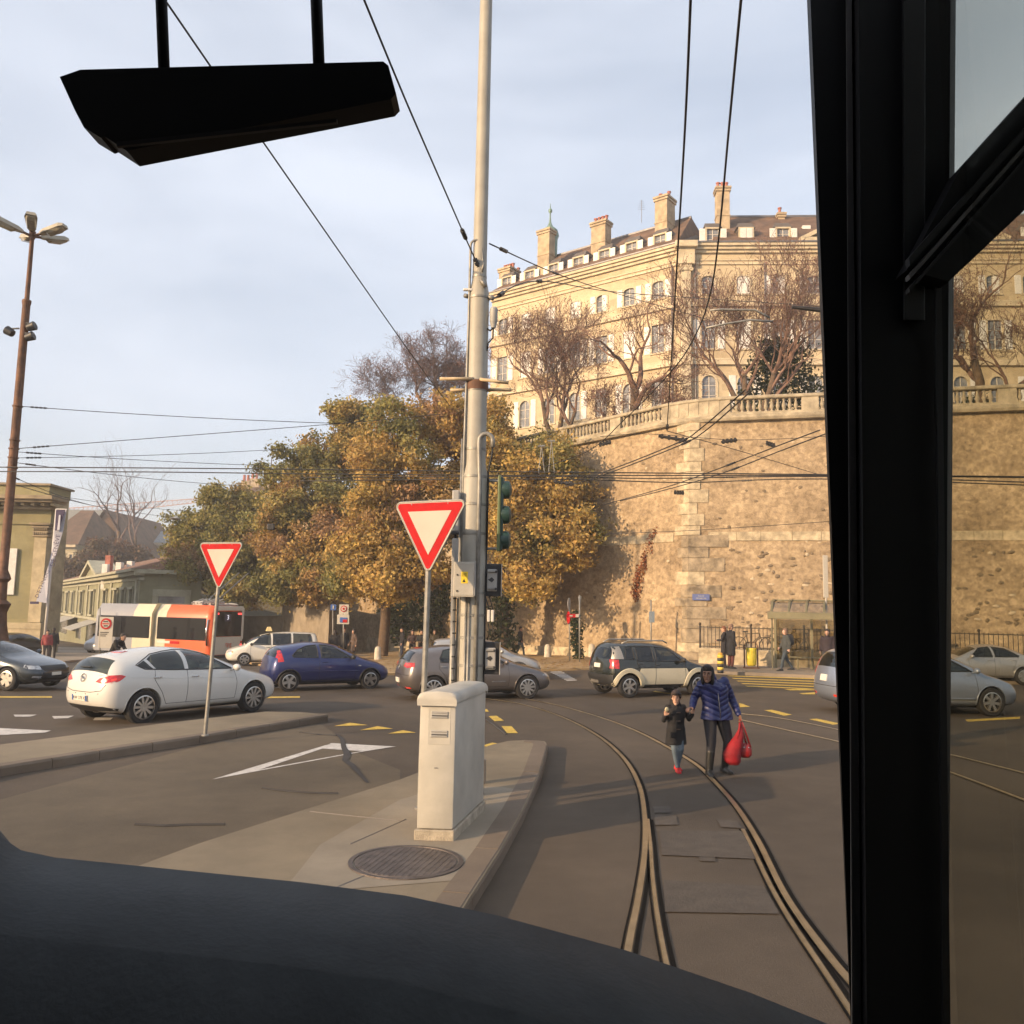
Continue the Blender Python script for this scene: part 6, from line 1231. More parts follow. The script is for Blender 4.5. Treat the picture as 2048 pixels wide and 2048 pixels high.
        for ax in (xf, xR): arch.lathe([(ra, -1.4), (ra, -W_ + .24), (0, -W_ + .24)], 28, (0, 0, 0), Matrix.Translation((ax, 0, d['r'])) @ Matrix.Rotation(R(-90), 4, 'X')); arch.lathe([(0, W_ - .24), (ra, W_ - .24), (ra, 1.4)], 28, (0, 0, 0), Matrix.Translation((ax, 0, d['r'])) @ Matrix.Rotation(R(-90), 4, 'X'))
        am = arch.mesh('arch'); bmx = bmesh.new(); bmx.from_mesh(am); bmesh.ops.holes_fill(bmx, edges=bmx.edges[:]); bmesh.ops.recalc_face_normals(bmx, faces=bmx.faces[:]); bmx.to_mesh(am); bmx.free()
        am.materials.append(pm); am.materials.append(m_cabin)
        for p in am.polygons: p.material_index = 1
        bd = boolean(bd, am, 'DIFFERENCE'); bd.materials.clear(); bd.materials.append(pm); bd.materials.append(m_cabin); shade(bd, 38); s.body = link('body', bd, s.root)
        bm = bmesh.new(); bm.from_mesh(gl); bmesh.ops.delete(bm, geom=[f for f in bm.faces if f.material_index != 0], context='FACES')
        seen = set(); panes = []                                   # each pane its own mesh
        bm.faces.ensure_lookup_table()
        for f in bm.faces:
            if f.index in seen: continue
            stack, comp = [f], []; seen.add(f.index)
            while stack:
                q = stack.pop(); comp.append(q)
                for e in q.edges:
                    for h in e.link_faces:
                        if h.index not in seen: seen.add(h.index); stack.append(h)
            panes.append(comp)
        for comp in panes:
            if len(comp) < 2: continue
            idx = {}; vs = []; fs = []
            for f in comp:
                t = []
                for v in f.verts:
                    if v.index not in idx: idx[v.index] = len(vs); vs.append(v.co - v.normal*.004)
                    t.append(idx[v.index])
                fs.append(t)
            MB().add(vs, fs).build('window', m_cglass, s.root, smooth=True)
        bm.free()
        for ax in (xf, xR):
            for sg_ in (1, -1):
                tm, rm, dk = wheel_meshes(d['r'], d.get('rim', 'multi')); w = link('wheel', tm, s.root, (ax, sg_*(W_ - .125), d['r'])); w.rotation_euler = (0, random.uniform(0, 1), 0); link('rim', rm, w); link('rim_shade_disc', dk, w)
        for y in (.36, -.36):
            st_ = MB(); st_.rbox(xm - .55, xm - .38, y - .22, y + .22, .5, zb + .16, .05); st_.rbox(xm - .50, xm - .38, y - .12, y + .12, zb + .20, zb + .38, .04); st_.build('front_seat', m_seat, s.root, smooth=40)
        st_ = MB(); st_.rbox(xe - .75, xe - .6, -.6, .6, .5, zb2 + .12, .05)
        for y in (.4, -.4): st_.rbox(xe - .72, xe - .62, y - .12, y + .12, zb2 + .12, zb2 + .26, .04)
        st_.build('rear_seat', m_seat, s.root, smooth=40)
        MB().rbox(.5, L_ - .5, -W_*.7, W_*.7, zs - .02, zs + .12, .03).build('underbody', m_cabin, s.root)
        if d.get('mirror', 1):
            for sg_ in (1, -1):
                mx_ = xc + .42; k = MB(); k.ball((mx_, sg_*(W_ + .10), zb + .08), (.07, .11, .075), 10); k.tube([(mx_ + .02, sg_*(W_ - .06), zb + .02), (mx_, sg_*(W_ + .05), zb + .05)], .025, 6); k.build('mirror', pm if d.get('mirror') != 2 else m_plast, s.root, smooth=True)
    def hit(s, plane, a, b_, sg_=1):
        if plane == 'side': o, dd = Vector((a, 3*sg_, b_)), Vector((0, -sg_, 0))
        elif plane == 'rear': o, dd = Vector((s.L + 3, a, b_)), Vector((-1, 0, 0))
        else: o, dd = Vector((-3, a, b_)), Vector((1, 0, 0))
        r_ = s.bvh.ray_cast(o, dd)
        return (r_[0], r_[1]) if r_[0] is not None else (None, None)
    def patch(s, name, plane, poly, m, off=.006, sg_=1, cell=.06, parent=None, depth=.02):
        bm = bmesh.new(); bm.faces.new([bm.verts.new((p[0], p[1], 0)) for p in poly])
        for ax in (0, 1):
            lo, hi = min(p[ax] for p in poly), max(p[ax] for p in poly); k = math.ceil(lo/cell)
            while k*cell < hi:
                co = [0, 0, 0]; no = [0, 0, 0]; co[ax] = k*cell; no[ax] = 1; bmesh.ops.bisect_plane(bm, geom=bm.verts[:] + bm.edges[:] + bm.faces[:], plane_co=co, plane_no=no, dist=1e-5); k += 1
        be = [e for e in bm.edges if len(e.link_faces) == 1]; vs0 = bm.verts[:]; r_ = bmesh.ops.extrude_edge_only(bm, edges=be); skirt = [g_ for g_ in r_['geom'] if isinstance(g_, bmesh.types.BMVert)]; sk = set(skirt); last = Vector((s.L/2, s.hw*sg_, .6)); bad = []
        for v in bm.verts:
            p, n = s.hit(plane, v.co.x, v.co.y, sg_)
            if p is None or (plane == 'side' and abs(p.y) < .80*s.hw and p.z < s.d['zb']): bad.append(v); continue
            if n.dot(Vector((0, sg_, 0)) if plane == 'side' else Vector((1 if plane == 'rear' else -1, 0, 0))) < 0: n = -n
            v.co = p + n*(off if v not in sk else -depth)
        if bad: bmesh.ops.delete(bm, geom=bad, context='VERTS')
        bmesh.ops.recalc_face_normals(bm, faces=bm.faces[:]); me = bpy.data.meshes.new(name); bm.to_mesh(me); bm.free(); me.materials.append(m); shade(me, 40); return link(name, me, parent or s.root)
    def line(s, name, plane, pts, rad, m, sg_=1, parent=None, off=0.0):
        P = []
        for (a, b_), (c, e) in zip(pts, pts[1:]):
            n_ = max(2, int(math.hypot(c - a, e - b_)/.07))
            for k in range(n_): P.append((lerp(a, c, k/n_), lerp(b_, e, k/n_)))
        P.append(pts[-1]); Q = []
        for a, b_ in P:
            p, n = s.hit(plane, a, b_, sg_)
            if p is not None: Q.append(p + (n*off if off else Vector()))
        if len(Q) > 1: return MB().tube(Q, rad, 5).build(name, m, parent or s.root, smooth=True)
    def trim(s, poly, m, rad=.012, sg_=1): return s.line('window_trim', 'side', poly + [poly[0]], rad, m, sg_)
    def both(s, fn, *a, **k):
        for sg_ in (1, -1): fn(*a, sg_=sg_, **k)
    def handle(s, x, z, m, n=1):
        for sg_ in (1, -1):
            p, nn = s.hit('side', x, z, sg_)
            if p is not None: MB().tube([p + Vector((-.09, sg_*.004, 0)), p + Vector((-.05, sg_*.03, 0)), p + Vector((.05, sg_*.03, 0)), p + Vector((.09, sg_*.004, 0))], .012, 6).build('door_handle', m, s.root, smooth=True)
    def archlip(s, ax, rad, m, w=.02, a0=-15, a1=195):
        for sg_ in (1, -1): s.line('arch_lip', 'side', [(ax + rad*math.cos(R(a)), s.d['r'] + rad*math.sin(R(a))) for a in range(a0, a1 + 1, 12)], w, m, sg_)
    def plate_(s, plane, y, z, w, h, txt=None, fr=False):
        p, n = s.hit(plane, y, z); sx = 1 if plane == 'rear' else -1
        T = frame(p + Vector((sx*.012, 0, 0)), (0, sx, 0), n.orthogonal() if False else Vector((-n.z*sx, 0, abs(n.x))))
        k = MB(); k.rbox(-w/2, w/2, -h/2, h/2, -.02, .008, .004, T); o = k.build('number_plate', m_plate, s.root)
        if fr:
            for e in (-1, 1): MB().box(e*w/2 - e*.045 if e < 0 else w/2 - .045, e*w/2 if e < 0 else w/2, -h/2, h/2, .008, .0105, T).build('blue_band', m_blue, o) if e > 0 else MB().box(-w/2, -w/2 + .045, -h/2, h/2, .008, .0105, T).build('blue_band', m_blue, o)
        if txt: lettering(txt, h*.82, m_seam, T @ Matrix.Translation((0, 0, .0095)), o, 'plate_text', .001)
        return o, T
def place(d, u_rear, v_rear, u_front, v_front, near):
    """ground point under the near rear wheel + direction to near front wheel"""
    pr = G(u_rear, v_rear); h = (G(u_front, v_front) - pr); h.z = 0; h.normalize(); th = math.atan2(-h.y, -h.x); loc = Vector((d['xR'], near*(d['W']/2 - .06), 0)); loc.rotate(Matrix.Rotation(th, 3, 'Z')); p = pr - loc; p.z = gz(p.x + h.x*-d['L']/2, p.y + h.y*-d['L']/2); c = p - h*0
    ctr = Vector((d['L']/2, 0, 0)); ctr.rotate(Matrix.Rotation(th, 3, 'Z')); ctr += p; p.z = gz(ctr.x, ctr.y); return p, h
# white five-door hatchback
p_white = paint('paint_white', (.60, .585, .545), 0, .25)
d = dict(L=4.42, W=1.81, H=1.50, zh=.99, zb=.94, zb2=1.05, zn=.70, xc=1.12, xr=1.98, xe=4.02, xf=.93, xR=3.62, r=.335, ru=.67, zr1=1.36, slope=.16, tuck=.10, zt=1.03, zs=.20, rim='multi', ws=((1.22, 1.03), (1.98, 1.39)), rw=((4.36, 1.06), (4.14, 1.30), .62, .53),
         side=[[(1.56, 1.005), (2.10, 1.30), (2.46, 1.385), (2.60, 1.39), (2.62, 1.02)], [(2.71, 1.02), (2.70, 1.395), (3.05, 1.37), (3.35, 1.33), (3.50, 1.25), (3.42, 1.12), (3.36, 1.055)], [(3.42, 1.06), (3.50, 1.13), (3.57, 1.23), (3.75, 1.15), (3.64, 1.09)]])
p, h = place(d, 284, 1446, 499, 1425, 1)
c = Car('white_hatchback', 'white five door hatchback with French plate behind the left yield sign', d, p, h, p_white)
ol = [(1.52, .99), (2.10, 1.315), (2.46, 1.40), (2.75, 1.41), (3.05, 1.385), (3.36, 1.34), (3.58, 1.245), (3.78, 1.15), (3.62, 1.07), (3.0, 1.03), (2.2, 1.005)]
c.both(c.trim, ol, m_plast, .013)
for pts in ([(2.66, 1.01), (2.66, .62), (2.68, .36)], [(1.48, .98), (1.42, .70), (1.46, .36)], [(3.40, 1.05), (3.42, .85), (3.25, .60), (3.15, .38)], [(1.46, .36), (3.15, .37)]): c.both(c.line, 'door_seam', 'side', pts, .005, m_seam)
c.both(c.line, 'crease', 'side', [(3.9, .92), (2.9, .86), (1.5, .80)], .006, p_white, off=-.002)
c.handle(2.48, .875, m_chrome); c.handle(3.36, .90, m_chrome)
for sg_ in (1, -1):
    q = c.patch('tail_light', 'rear', [(sg_*y, z) for y, z in ((.40, .84), (.48, .91), (.70, .97), (.80, .98), (.83, .93), (.78, .86), (.60, .81))], m_tail); c.patch('tail_light_wing', 'side', [(4.02, .95), (4.10, .98), (4.36, .96), (4.38, .88), (4.28, .82), (4.14, .86)], m_tail, sg_=sg_)
    c.patch('tail_glow', 'rear', [(sg_*y, z) for y, z in ((.52, .86), (.60, .90), (.68, .90), (.66, .85), (.56, .84))], m_tail2, .010, parent=q)
    c.patch('tail_glow', 'rear', [(sg_*y, z) for y, z in ((.72, .90), (.78, .92), (.79, .88), (.73, .86))], m_tail2, .010, parent=q)
c.line('tailgate_seam', 'rear', [(-.66, .80), (-.58, .68), (-.3, .64), (.3, .64), (.58, .68), (.66, .80)], .006, m_seam)
c.line('bumper_seam', 'rear', [(-.80, .74), (-.62, .70)], .005, m_seam); c.patch('lower_bumper', 'rear', [(-.72, .24), (-.80, .34), (-.6, .38), (.6, .38), (.80, .34), (.72, .24)], m_plast, .006)
c.plate_('rear', 0, .52, .50, .11, 'AW 378 XJ', True)
b_, n_ = c.hit('rear', 0, .90); T = frame(b_ + n_*.012, (0, 1, 0), Vector((-n_.z, 0, n_.x))); k = MB(); k.tube([T @ Vector((.075*math.cos(a), .075*math.sin(a), 0)) for a in [i*math.pi/10 for i in range(20)]], .009, 6, closed=True); k.tube([T @ Vector(q) for q in ((-.09, .02, .004), (0, .018, .004), (.03, .0, .004), (-.03, 0, .004), (0, -.018, .004), (.09, -.02, .004))], .009, 5); k.build('badge', m_chrome, c.root)
for y, z in ((-.5, .62), (-.17, .60), (.17, .60), (.52, .62)):
    q, n_ = c.hit('rear', y, z); MB().ball(q, .012, 6).build('parking_sensor', m_plast, c.root)
c.patch('brake_light', 'rear', [(-.18, 1.365), (-.18, 1.385), (.18, 1.385), (.18, 1.365)], m_tail, .008); c.line('wiper', 'rear', [(-.22, 1.09), (.12, 1.10)], .012, m_plast, off=.015)
q = MB().tube([(3.55, 0, 1.44), (3.70, 0, 1.50)], .012, 6).build('aerial', m_plast, c.root)
for ax in (d['xf'], d['xR']): c.archlip(ax, .385, p_white, .014)
# blue three-door hatchback
p_blue = paint('paint_blue', (.014, .024, .115), .3, .3)
d = dict(L=3.82, W=1.65, H=1.44, zh=.94, zb=.90, zb2=.98, zn=.66, xc=.98, xr=1.68, xe=3.42, xf=.78, xR=3.27 - .0, r=.295, ru=.68, zr1=1.32, slope=.14, tuck=.10, zt=.96, rim='five', mirror=2, ws=((1.08, .99), (1.68, 1.33)), rw=((3.70, 1.0), (3.52, 1.24), .56, .5), side=[[(1.36, .945), (1.88, 1.26), (2.10, 1.31), (2.33, 1.325), (2.33, .955)], [(2.43, .96), (2.43, 1.325), (2.75, 1.29), (3.02, 1.19), (3.20, 1.03), (3.16, .985)]])
p, h = place(d, 577, 1383, 752, 1377, 1); c = Car('blue_hatchback', 'dark blue three door hatchback in the middle of the junction', d, p, h, p_blue)
for poly in d['side']: c.both(c.trim, poly, m_plast, .014)
for pts in ([(2.38, .95), (2.40, .45), (2.36, .34)], [(1.30, .93), (1.25, .6), (1.30, .34)], [(1.30, .34), (2.36, .34)]): c.both(c.line, 'door_seam', 'side', pts, .005, m_seam)
c.both(c.line, 'rubbing_strip', 'side', [(1.1, .56), (2.95, .58)], .012, p_blue, off=.006); c.both(c.patch, 'sill', 'side', [(1.12, .20), (1.12, .30), (2.95, .31), (2.95, .20)], m_plast); c.handle(2.22, .84, p_blue)
for sg_ in (1, -1): c.patch('tail_light', 'side', [(3.44, .86), (3.50, 1.18), (3.56, 1.16), (3.66, .92), (3.66, .84)], m_tail, sg_=sg_); c.patch('headlight', 'front', [(sg_*y, z) for y, z in ((.36, .52), (.40, .64), (.62, .68), (.66, .60), (.56, .52))], m_head); c.patch('indicator', 'side', [(1.10, .70), (1.10, .73), (1.18, .73), (1.18, .70)], m_head, sg_=sg_)
c.patch('rear_bumper', 'rear', [(-.62, .3), (-.7, .55), (.7, .55), (.62, .3)], p_blue, .012); c.plate_('front', 0, .42, .30, .08)
for ax in (d['xf'], d['xR']): c.archlip(ax, .345, m_plast, .018)
# brown-grey five-door hatchback
p_brown = paint('paint_brown_grey', (.155, .135, .125), .55, .28)
d = dict(L=4.26, W=1.80, H=1.46, zh=.97, zb=.93, zb2=.99, zn=.69, xc=1.12, xr=1.90, xe=3.92, xf=.87, xR=3.50, r=.325, ru=.69, zr1=1.36, slope=.10, tuck=.10, zt=.98, rim='multi', ws=((1.20, 1.02), (1.90, 1.36)), rw=((4.14, 1.02), (3.98, 1.27), .60, .53), side=[[(1.50, .975), (2.06, 1.29), (2.40, 1.35), (2.52, 1.35), (2.53, .99)], [(2.62, .99), (2.62, 1.35), (2.98, 1.335), (3.20, 1.30), (3.34, 1.10), (3.32, 1.0)]])
p, h = place(d, 866, 1402, 1048, 1398, 1); c = Car('brown_hatchback', 'brown grey five door hatchback half hidden behind the cabinet and pole', d, p, h, p_brown)
for poly in d['side']: c.both(c.trim, poly, m_plast, .014)
for pts in ([(2.58, .98), (2.60, .36)], [(1.44, .96), (1.40, .6), (1.44, .36)], [(3.36, 1.0), (3.36, .84), (3.18, .62), (3.10, .38)], [(1.44, .36), (3.1, .37)]): c.both(c.line, 'door_seam', 'side', pts, .005, m_seam)
c.both(c.line, 'chrome_strip', 'side', [(1.5, .50), (1.9, .50)], .006, m_chrome, off=.004); c.handle(2.42, .86, m_chrome); c.handle(3.24, .88, m_chrome)
for sg_ in (1, -1):
    q = c.patch('tail_light', 'rear', [(sg_*y, z) for y, z in ((.38, .88), (.40, .97), (.76, .985), (.80, .88), (.62, .84))], m_tail); c.patch('tail_glow', 'rear', [(sg_*y, z) for y, z in ((.44, .90), (.46, .95), (.72, .955), (.72, .90))], m_tail2, .010, parent=q); c.patch('tail_light_wing', 'side', [(4.0, .90), (4.02, .98), (4.2, .97), (4.22, .88)], m_tail, sg_=sg_); c.patch('reflector', 'rear', [(sg_*y, z) for y, z in ((.42, .30), (.42, .34), (.70, .36), (.72, .32))], m_tail2)
    c.patch('headlight', 'front', [(sg_*y, z) for y, z in ((.46, .58), (.48, .68), (.74, .70), (.76, .60))], m_head); c.patch('headlight_wing', 'side', [(.14, .58), (.16, .68), (.40, .74), (.40, .64)], m_head, sg_=sg_); MB().rbox(1.44, 1.50, sg_*1.0 - .03, sg_*1.0 + .03, 1.02, 1.035, .005).build('mirror_indicator', m_amber, c.root)
c.line('tailgate_seam', 'rear', [(-.72, .66), (.72, .66)], .006, m_seam); c.patch('lower_bumper', 'rear', [(-.72, .22), (-.78, .30), (.78, .30), (.72, .22)], m_plast); c.plate_('rear', 0, .50, .34, .12); c.line('wiper', 'rear', [(-.20, 1.05), (.14, 1.06)], .012, m_plast, off=.015)
b_, n_ = c.hit('rear', 0, .84); MB().tube([b_ + n_*.01 + Vector((0, .06*math.cos(a), .06*math.sin(a))) for a in [i*math.pi/8 for i in range(16)]], .008, 5, closed=True).build('badge', m_chrome, c.root)
c.patch('brake_light', 'rear', [(-.22, 1.335), (-.22, 1.352), (.22, 1.352), (.22, 1.335)], m_tail, .008)
for ax in (d['xf'], d['xR']): c.archlip(ax, .372, p_brown, .014)
# tall black and cream small car
p_pg = paint('paint_black_green', (.016, .020, .017), .2, .25); p_cream = mat('cream_cladding', (.55, .50, .37), .45, var=.06, scale=3); m_silv = mat('silver_trim', (.34, .31, .27), .4, .6)
d = dict(L=3.57, W=1.60, H=1.58, zh=1.02, zb=.95, zb2=1.0, zn=.76, xc=.86, xr=1.42, xe=3.36, xf=.68, xR=2.98, r=.315, ru=.74, zr1=1.52, zr0=1.51, slope=.03, tuck=.05, zt=1.02, zs=.25, rim='six', mirror=2, ws=((.95, 1.07), (1.40, 1.41)), rw=((3.50, 1.05), (3.42, 1.36), .56, .52), side=[[(1.22, 1.0), (1.60, 1.34), (2.08, 1.40), (2.09, 1.0)], [(2.18, 1.0), (2.17, 1.40), (2.70, 1.39), (2.72, 1.01)], [(2.80, 1.04), (2.80, 1.38), (3.02, 1.35), (3.10, 1.07)]])
p, h = place(d, 1258, 1396, 1390, 1391, 1); c = Car('black_cream_car', 'tall black car with cream lower cladding and roof rails behind the woman', d, p, h, p_pg)
for poly in d['side']: c.both(c.trim, poly, m_plast, .014)
c.both(c.patch, 'cream_cladding', 'side', [(1.06, .36), (1.0, .62), (1.1, .80), (2.62, .80), (2.7, .62), (2.62, .36)], p_cream, .010); c.both(c.patch, 'sill', 'side', [(1.08, .24), (1.06, .35), (2.6, .35), (2.6, .24)], m_plast, .012)
for ax in (d['xf'], d['xR']):
    for sg_ in (1, -1):
        for rr in (.39, .43, .47): c.line('arch_flare', 'side', [(ax + rr*math.cos(R(a)), d['r'] + rr*math.sin(R(a))) for a in range(-5, 186, 10)], .03, p_cream, sg_, off=.006)
for pts in ([(2.13, 1.0), (2.14, .36)], [(1.17, 1.0), (1.13, .6), (1.17, .36)], [(2.74, 1.0), (2.66, .82)]): c.both(c.line, 'door_seam', 'side', pts, .007, m_seam, off=.008)
c.handle(2.02, .90, m_plast); c.handle(2.62, .92, m_plast)
for sg_ in (1, -1):
    MB().tube([(1.6, sg_*.52, 1.50), (1.75, sg_*.53, 1.565), (2.9, sg_*.53, 1.555), (3.1, sg_*.52, 1.48)], .022, 6).build('roof_rail', m_silv, c.root, smooth=True); c.patch('tail_light', 'rear', [(sg_*y, z) for y, z in ((.58, .80), (.58, 1.04), (.68, 1.05), (.70, .80))], m_tail); c.patch('tail_light_wing', 'side', [(3.30, .80), (3.30, 1.04), (3.48, 1.04), (3.52, .80)], m_tail, sg_=sg_); c.patch('corner_pillar', 'side', [(3.14, 1.06), (3.18, 1.40), (3.36, 1.38), (3.46, 1.06)], m_silv, .005, sg_); c.patch('reflector', 'rear', [(sg_*y, z) for y, z in ((.42, .50), (.42, .54), (.62, .55), (.64, .51))], m_tail2); c.patch('headlight', 'front', [(sg_*y, z) for y, z in ((.40, .70), (.40, .86), (.62, .88), (.64, .72))], m_head)
c.plate_('rear', 0, .86, .32, .12); c.patch('rear_bumper', 'rear', [(-.66, .30), (-.7, .62), (.7, .62), (.66, .30)], m_plast, .03)
for i in range(6): q, n_ = c.hit('rear', -.40 + i*.08, .42); MB().rbox(q.x + .02, q.x + .05, -.42 + i*.08, -.38 + i*.08, .36, .48, .006).build('skid_slot', m_silv, c.root)
MB().tube([(2.2, -.3, 1.52), (2.45, -.32, 1.80)], .008, 5).build('aerial', m_plast, c.root)
# silver-blue people carrier behind the tram pillar
p_sb = paint('paint_silver_blue', (.30, .34, .42), .6, .3)
d = dict(L=4.76, W=1.80, H=1.64, zh=1.06, zb=1.0, zb2=1.06, zn=.74, xc=.98, xr=1.90, xe=4.42, xf=.95, xR=3.78, r=.34, ru=.70, zr1=1.54, slope=.10, tuck=.12, zt=1.04, rim='seven', ws=((1.10, 1.10), (1.90, 1.53)), rw=((4.62, 1.08), (4.48, 1.44), .62, .56), side=[[(1.40, 1.05), (2.0, 1.40), (2.5, 1.52), (2.60, 1.52), (2.60, 1.05)], [(2.70, 1.06), (2.70, 1.52), (3.45, 1.50), (3.46, 1.08)], [(3.56, 1.09), (3.56, 1.49), (4.15, 1.42), (4.25, 1.14)]])
pf = G(1984, 1433); hd = Vector((math.cos(R(6)), math.sin(R(6)), 0)); pr = pf - hd*(d['xR'] - d['xf']); th = math.atan2(-hd.y, -hd.x); loc = Vector((d['xR'], d['W']/2 - .06, 0)); loc.rotate(Matrix.Rotation(th, 3, 'Z')); p = pr - loc; p.z = 0
c = Car('silver_people_carrier', 'silver blue people carrier cut in two by the dark tram pillar', d, p, hd, p_sb)
for poly in d['side']: c.both(c.trim, poly, m_plast, .014)
for pts in ([(2.65, 1.05), (2.66, .38)], [(1.36, 1.05), (1.30, .6), (1.36, .38)], [(1.36, .38), (3.3, .38)]): c.both(c.line, 'door_seam', 'side', pts, .005, m_seam)
c.handle(2.48, .93, m_chrome); c.both(c.line, 'side_strip', 'side', [(1.4, .42), (3.3, .42)], .014, p_sb, off=.01)
for sg_ in (1, -1): c.patch('tail_light', 'rear', [(sg_*y, z) for y, z in ((.66, .90), (.60, 1.30), (.70, 1.34), (.78, .92))], m_tail); c.patch('reflector', 'rear', [(sg_*y, z) for y, z in ((.45, .40), (.45, .45), (.62, .45), (.62, .40))], m_tail2); c.patch('headlight', 'front', [(sg_*y, z) for y, z in ((.42, .62), (.42, .74), (.72, .78), (.74, .64))], m_head)
c.plate_('rear', -.0, .82, .30, .16); c.line('bumper_seam', 'rear', [(-.8, .64), (.8, .64)], .007, m_seam)
for ax in (d['xf'], d['xR']): c.archlip(ax, .39, p_sb, .014)
# silver saloon further right
p_sil = paint('paint_silver', (.42, .41, .40), .6, .3)
d = dict(L=4.5, sub=2, W=1.76, H=1.43, zh=.93, zb=.90, zb2=.95, zn=.68, xc=1.35, xr=2.05, xe=3.55, xf=.92, xR=3.60, r=.315, ru=.66, zr1=1.30, sedan=1, zt=.98, rim='fat', ws=((1.45, .98), (2.05, 1.33)), rw=((3.80, 1.02), (3.50, 1.25), .55, .50), side=[[(1.78, .95), (2.2, 1.26), (2.55, 1.31), (2.56, .96)], [(2.65, .96), (2.65, 1.31), (3.1, 1.26), (3.48, 1.02), (3.46, .98)]])
pr = G(2052, 1352); pr = gnd(at(2046, 1300, 30.5).x, 30.5); hd = Vector((-math.cos(R(4)), math.sin(R(4)), 0)); th = math.atan2(-hd.y, -hd.x); loc = Vector((d['xR'], -(d['W']/2 - .06), 0)); loc.rotate(Matrix.Rotation(th, 3, 'Z')); p = pr - loc; p.z = .0
c = Car('silver_saloon', 'silver saloon seen through the tram side window at the right edge', d, p, hd, p_sil)
for poly in d['side']: c.both(c.trim, poly, m_plast, .014)
for pts in ([(2.60, .95), (2.61, .36)], [(1.72, .95), (1.70, .36)], [(3.4, .95), (3.2, .5)]): c.both(c.line, 'door_seam', 'side', pts, .005, m_seam)
c.handle(2.45, .84, p_sil); c.handle(3.25, .86, p_sil)
for ax in (d['xf'], d['xR']): c.archlip(ax, .36, p_sil, .014)
for sg_ in (1, -1): c.patch('headlight', 'front', [(sg_*y, z) for y, z in ((.42, .54), (.42, .66), (.70, .68), (.72, .56))], m_head); c.patch('tail_light', 'rear', [(sg_*y, z) for y, z in ((.42, .74), (.42, .90), (.74, .90), (.76, .76))], m_tail)
# silver car behind the brown one
p_sil2 = paint('paint_silver_two', (.40, .38, .35), .5, .3)
d2 = dict(d); d2.update(L=4.1, W=1.72, H=1.50, zb=.95, zb2=1.0, zh=.98, xe=3.8, xR=3.3, xc=1.1, xr=1.75, zr1=1.42, sedan=0, rw=((3.98, 1.04), (3.86, 1.32), .56, .5), ws=((1.2, 1.03), (1.75, 1.40)), slope=.1, rim='six', side=[[(1.5, .99), (1.95, 1.33), (2.4, 1.40), (2.4, 1.0)], [(2.5, 1.0), (2.5, 1.40), (3.2, 1.35), (3.3, 1.04)]])
p = gnd(at(1010, 1300, 31).x, 31); c = Car('silver_hatchback', 'silver car roof showing just behind the brown hatchback', d2, p + Vector((1.3, 0, 0)), Vector((1, .12, 0)).normalized(), p_sil2)
for poly in d2['side']: c.both(c.trim, poly, m_plast, .014)
# dark blue-grey estate entering on the left edge (front only)
p_dk = paint('paint_slate', (.045, .055, .065), .5, .25)
d = dict(L=4.66, W=1.81, H=1.46, zh=.96, zb=.92, zb2=.97, zn=.70, xc=1.2, xr=2.0, xe=4.4, xf=.92, xR=3.60, r=.33, ru=.68, zr1=1.38, slope=.08, rim='fat', ws=((1.30, 1.01), (2.0, 1.36)), rw=((4.5, 1.0), (4.42, 1.28), .58, .52), side=[[(1.62, .97), (2.12, 1.28), (2.6, 1.35), (2.6, .98)], [(2.7, .98), (2.7, 1.35), (3.5, 1.32), (3.5, 1.0)]])
pf = G(12, 1382); hd = Vector((math.cos(R(-14)), math.sin(R(-14)), 0)); th = math.atan2(-hd.y, -hd.x); loc = Vector((d['xf'], d['W']/2 - .06, 0)); loc.rotate(Matrix.Rotation(th, 3, 'Z')); p = pf - loc; p.z = gz(pf.x, pf.y)
c = Car('slate_estate', 'dark slate estate car nosing in at the left edge', d, p, hd, p_dk)
for poly in d['side']: c.both(c.trim, poly, m_plast, .014)
c.patch('grille', 'front', [(-.42, .56), (-.46, .70), (.46, .70), (.42, .56)], m_plast, .008)
for sg_ in (1, -1): c.patch('headlight', 'front', [(sg_*y, z) for y, z in ((.48, .60), (.48, .70), (.74, .72), (.75, .62))], m_head); c.patch('headlight_wing', 'side', [(.12, .60), (.14, .70), (.46, .74), (.44, .66)], m_head, sg_=sg_); c.patch('fog_light', 'front', [(sg_*y, z) for y, z in ((.50, .36), (.50, .42), (.70, .43), (.71, .38))], m_head)
c.plate_('front', 0, .47, .34, .09); c.patch('lower_grille', 'front', [(-.5, .26), (-.5, .36), (.5, .36), (.5, .26)], m_plast, .008)
for ax in (d['xf'], d['xR']): c.archlip(ax, .375, p_dk, .014)
# white taxi people carrier
p_tx = paint('paint_taxi', (.66, .63, .55), 0, .3)
d = dict(L=4.63, sub=2, W=1.81, H=1.73, zh=1.06, zb=1.0, zb2=1.02, zn=.78, xc=.80, xr=1.62, xe=4.45, xf=.92, xR=3.75, r=.32, ru=.75, zr1=1.66, zr0=1.62, slope=.06, tuck=.06, rim='six', mirror=2, ws=((.92, 1.10), (1.60, 1.56)), rw=((4.58, 1.06), (4.5, 1.5), .62, .58), side=[[(1.25, 1.06), (1.72, 1.50), (2.15, 1.60), (2.16, 1.05)], [(2.27, 1.05), (2.27, 1.60), (3.15, 1.61), (3.16, 1.05)], [(3.27, 1.05), (3.27, 1.61), (4.15, 1.58), (4.25, 1.08)]])
pf = G(488, 1332); hd = Vector((-math.cos(R(20)), -math.sin(R(20)), 0)); th = math.atan2(-hd.y, -hd.x); loc = Vector((d['xf'], -(d['W']/2 - .06), 0)); loc.rotate(Matrix.Rotation(th, 3, 'Z')); p = pf - loc; p.z = gz(pf.x, pf.y)
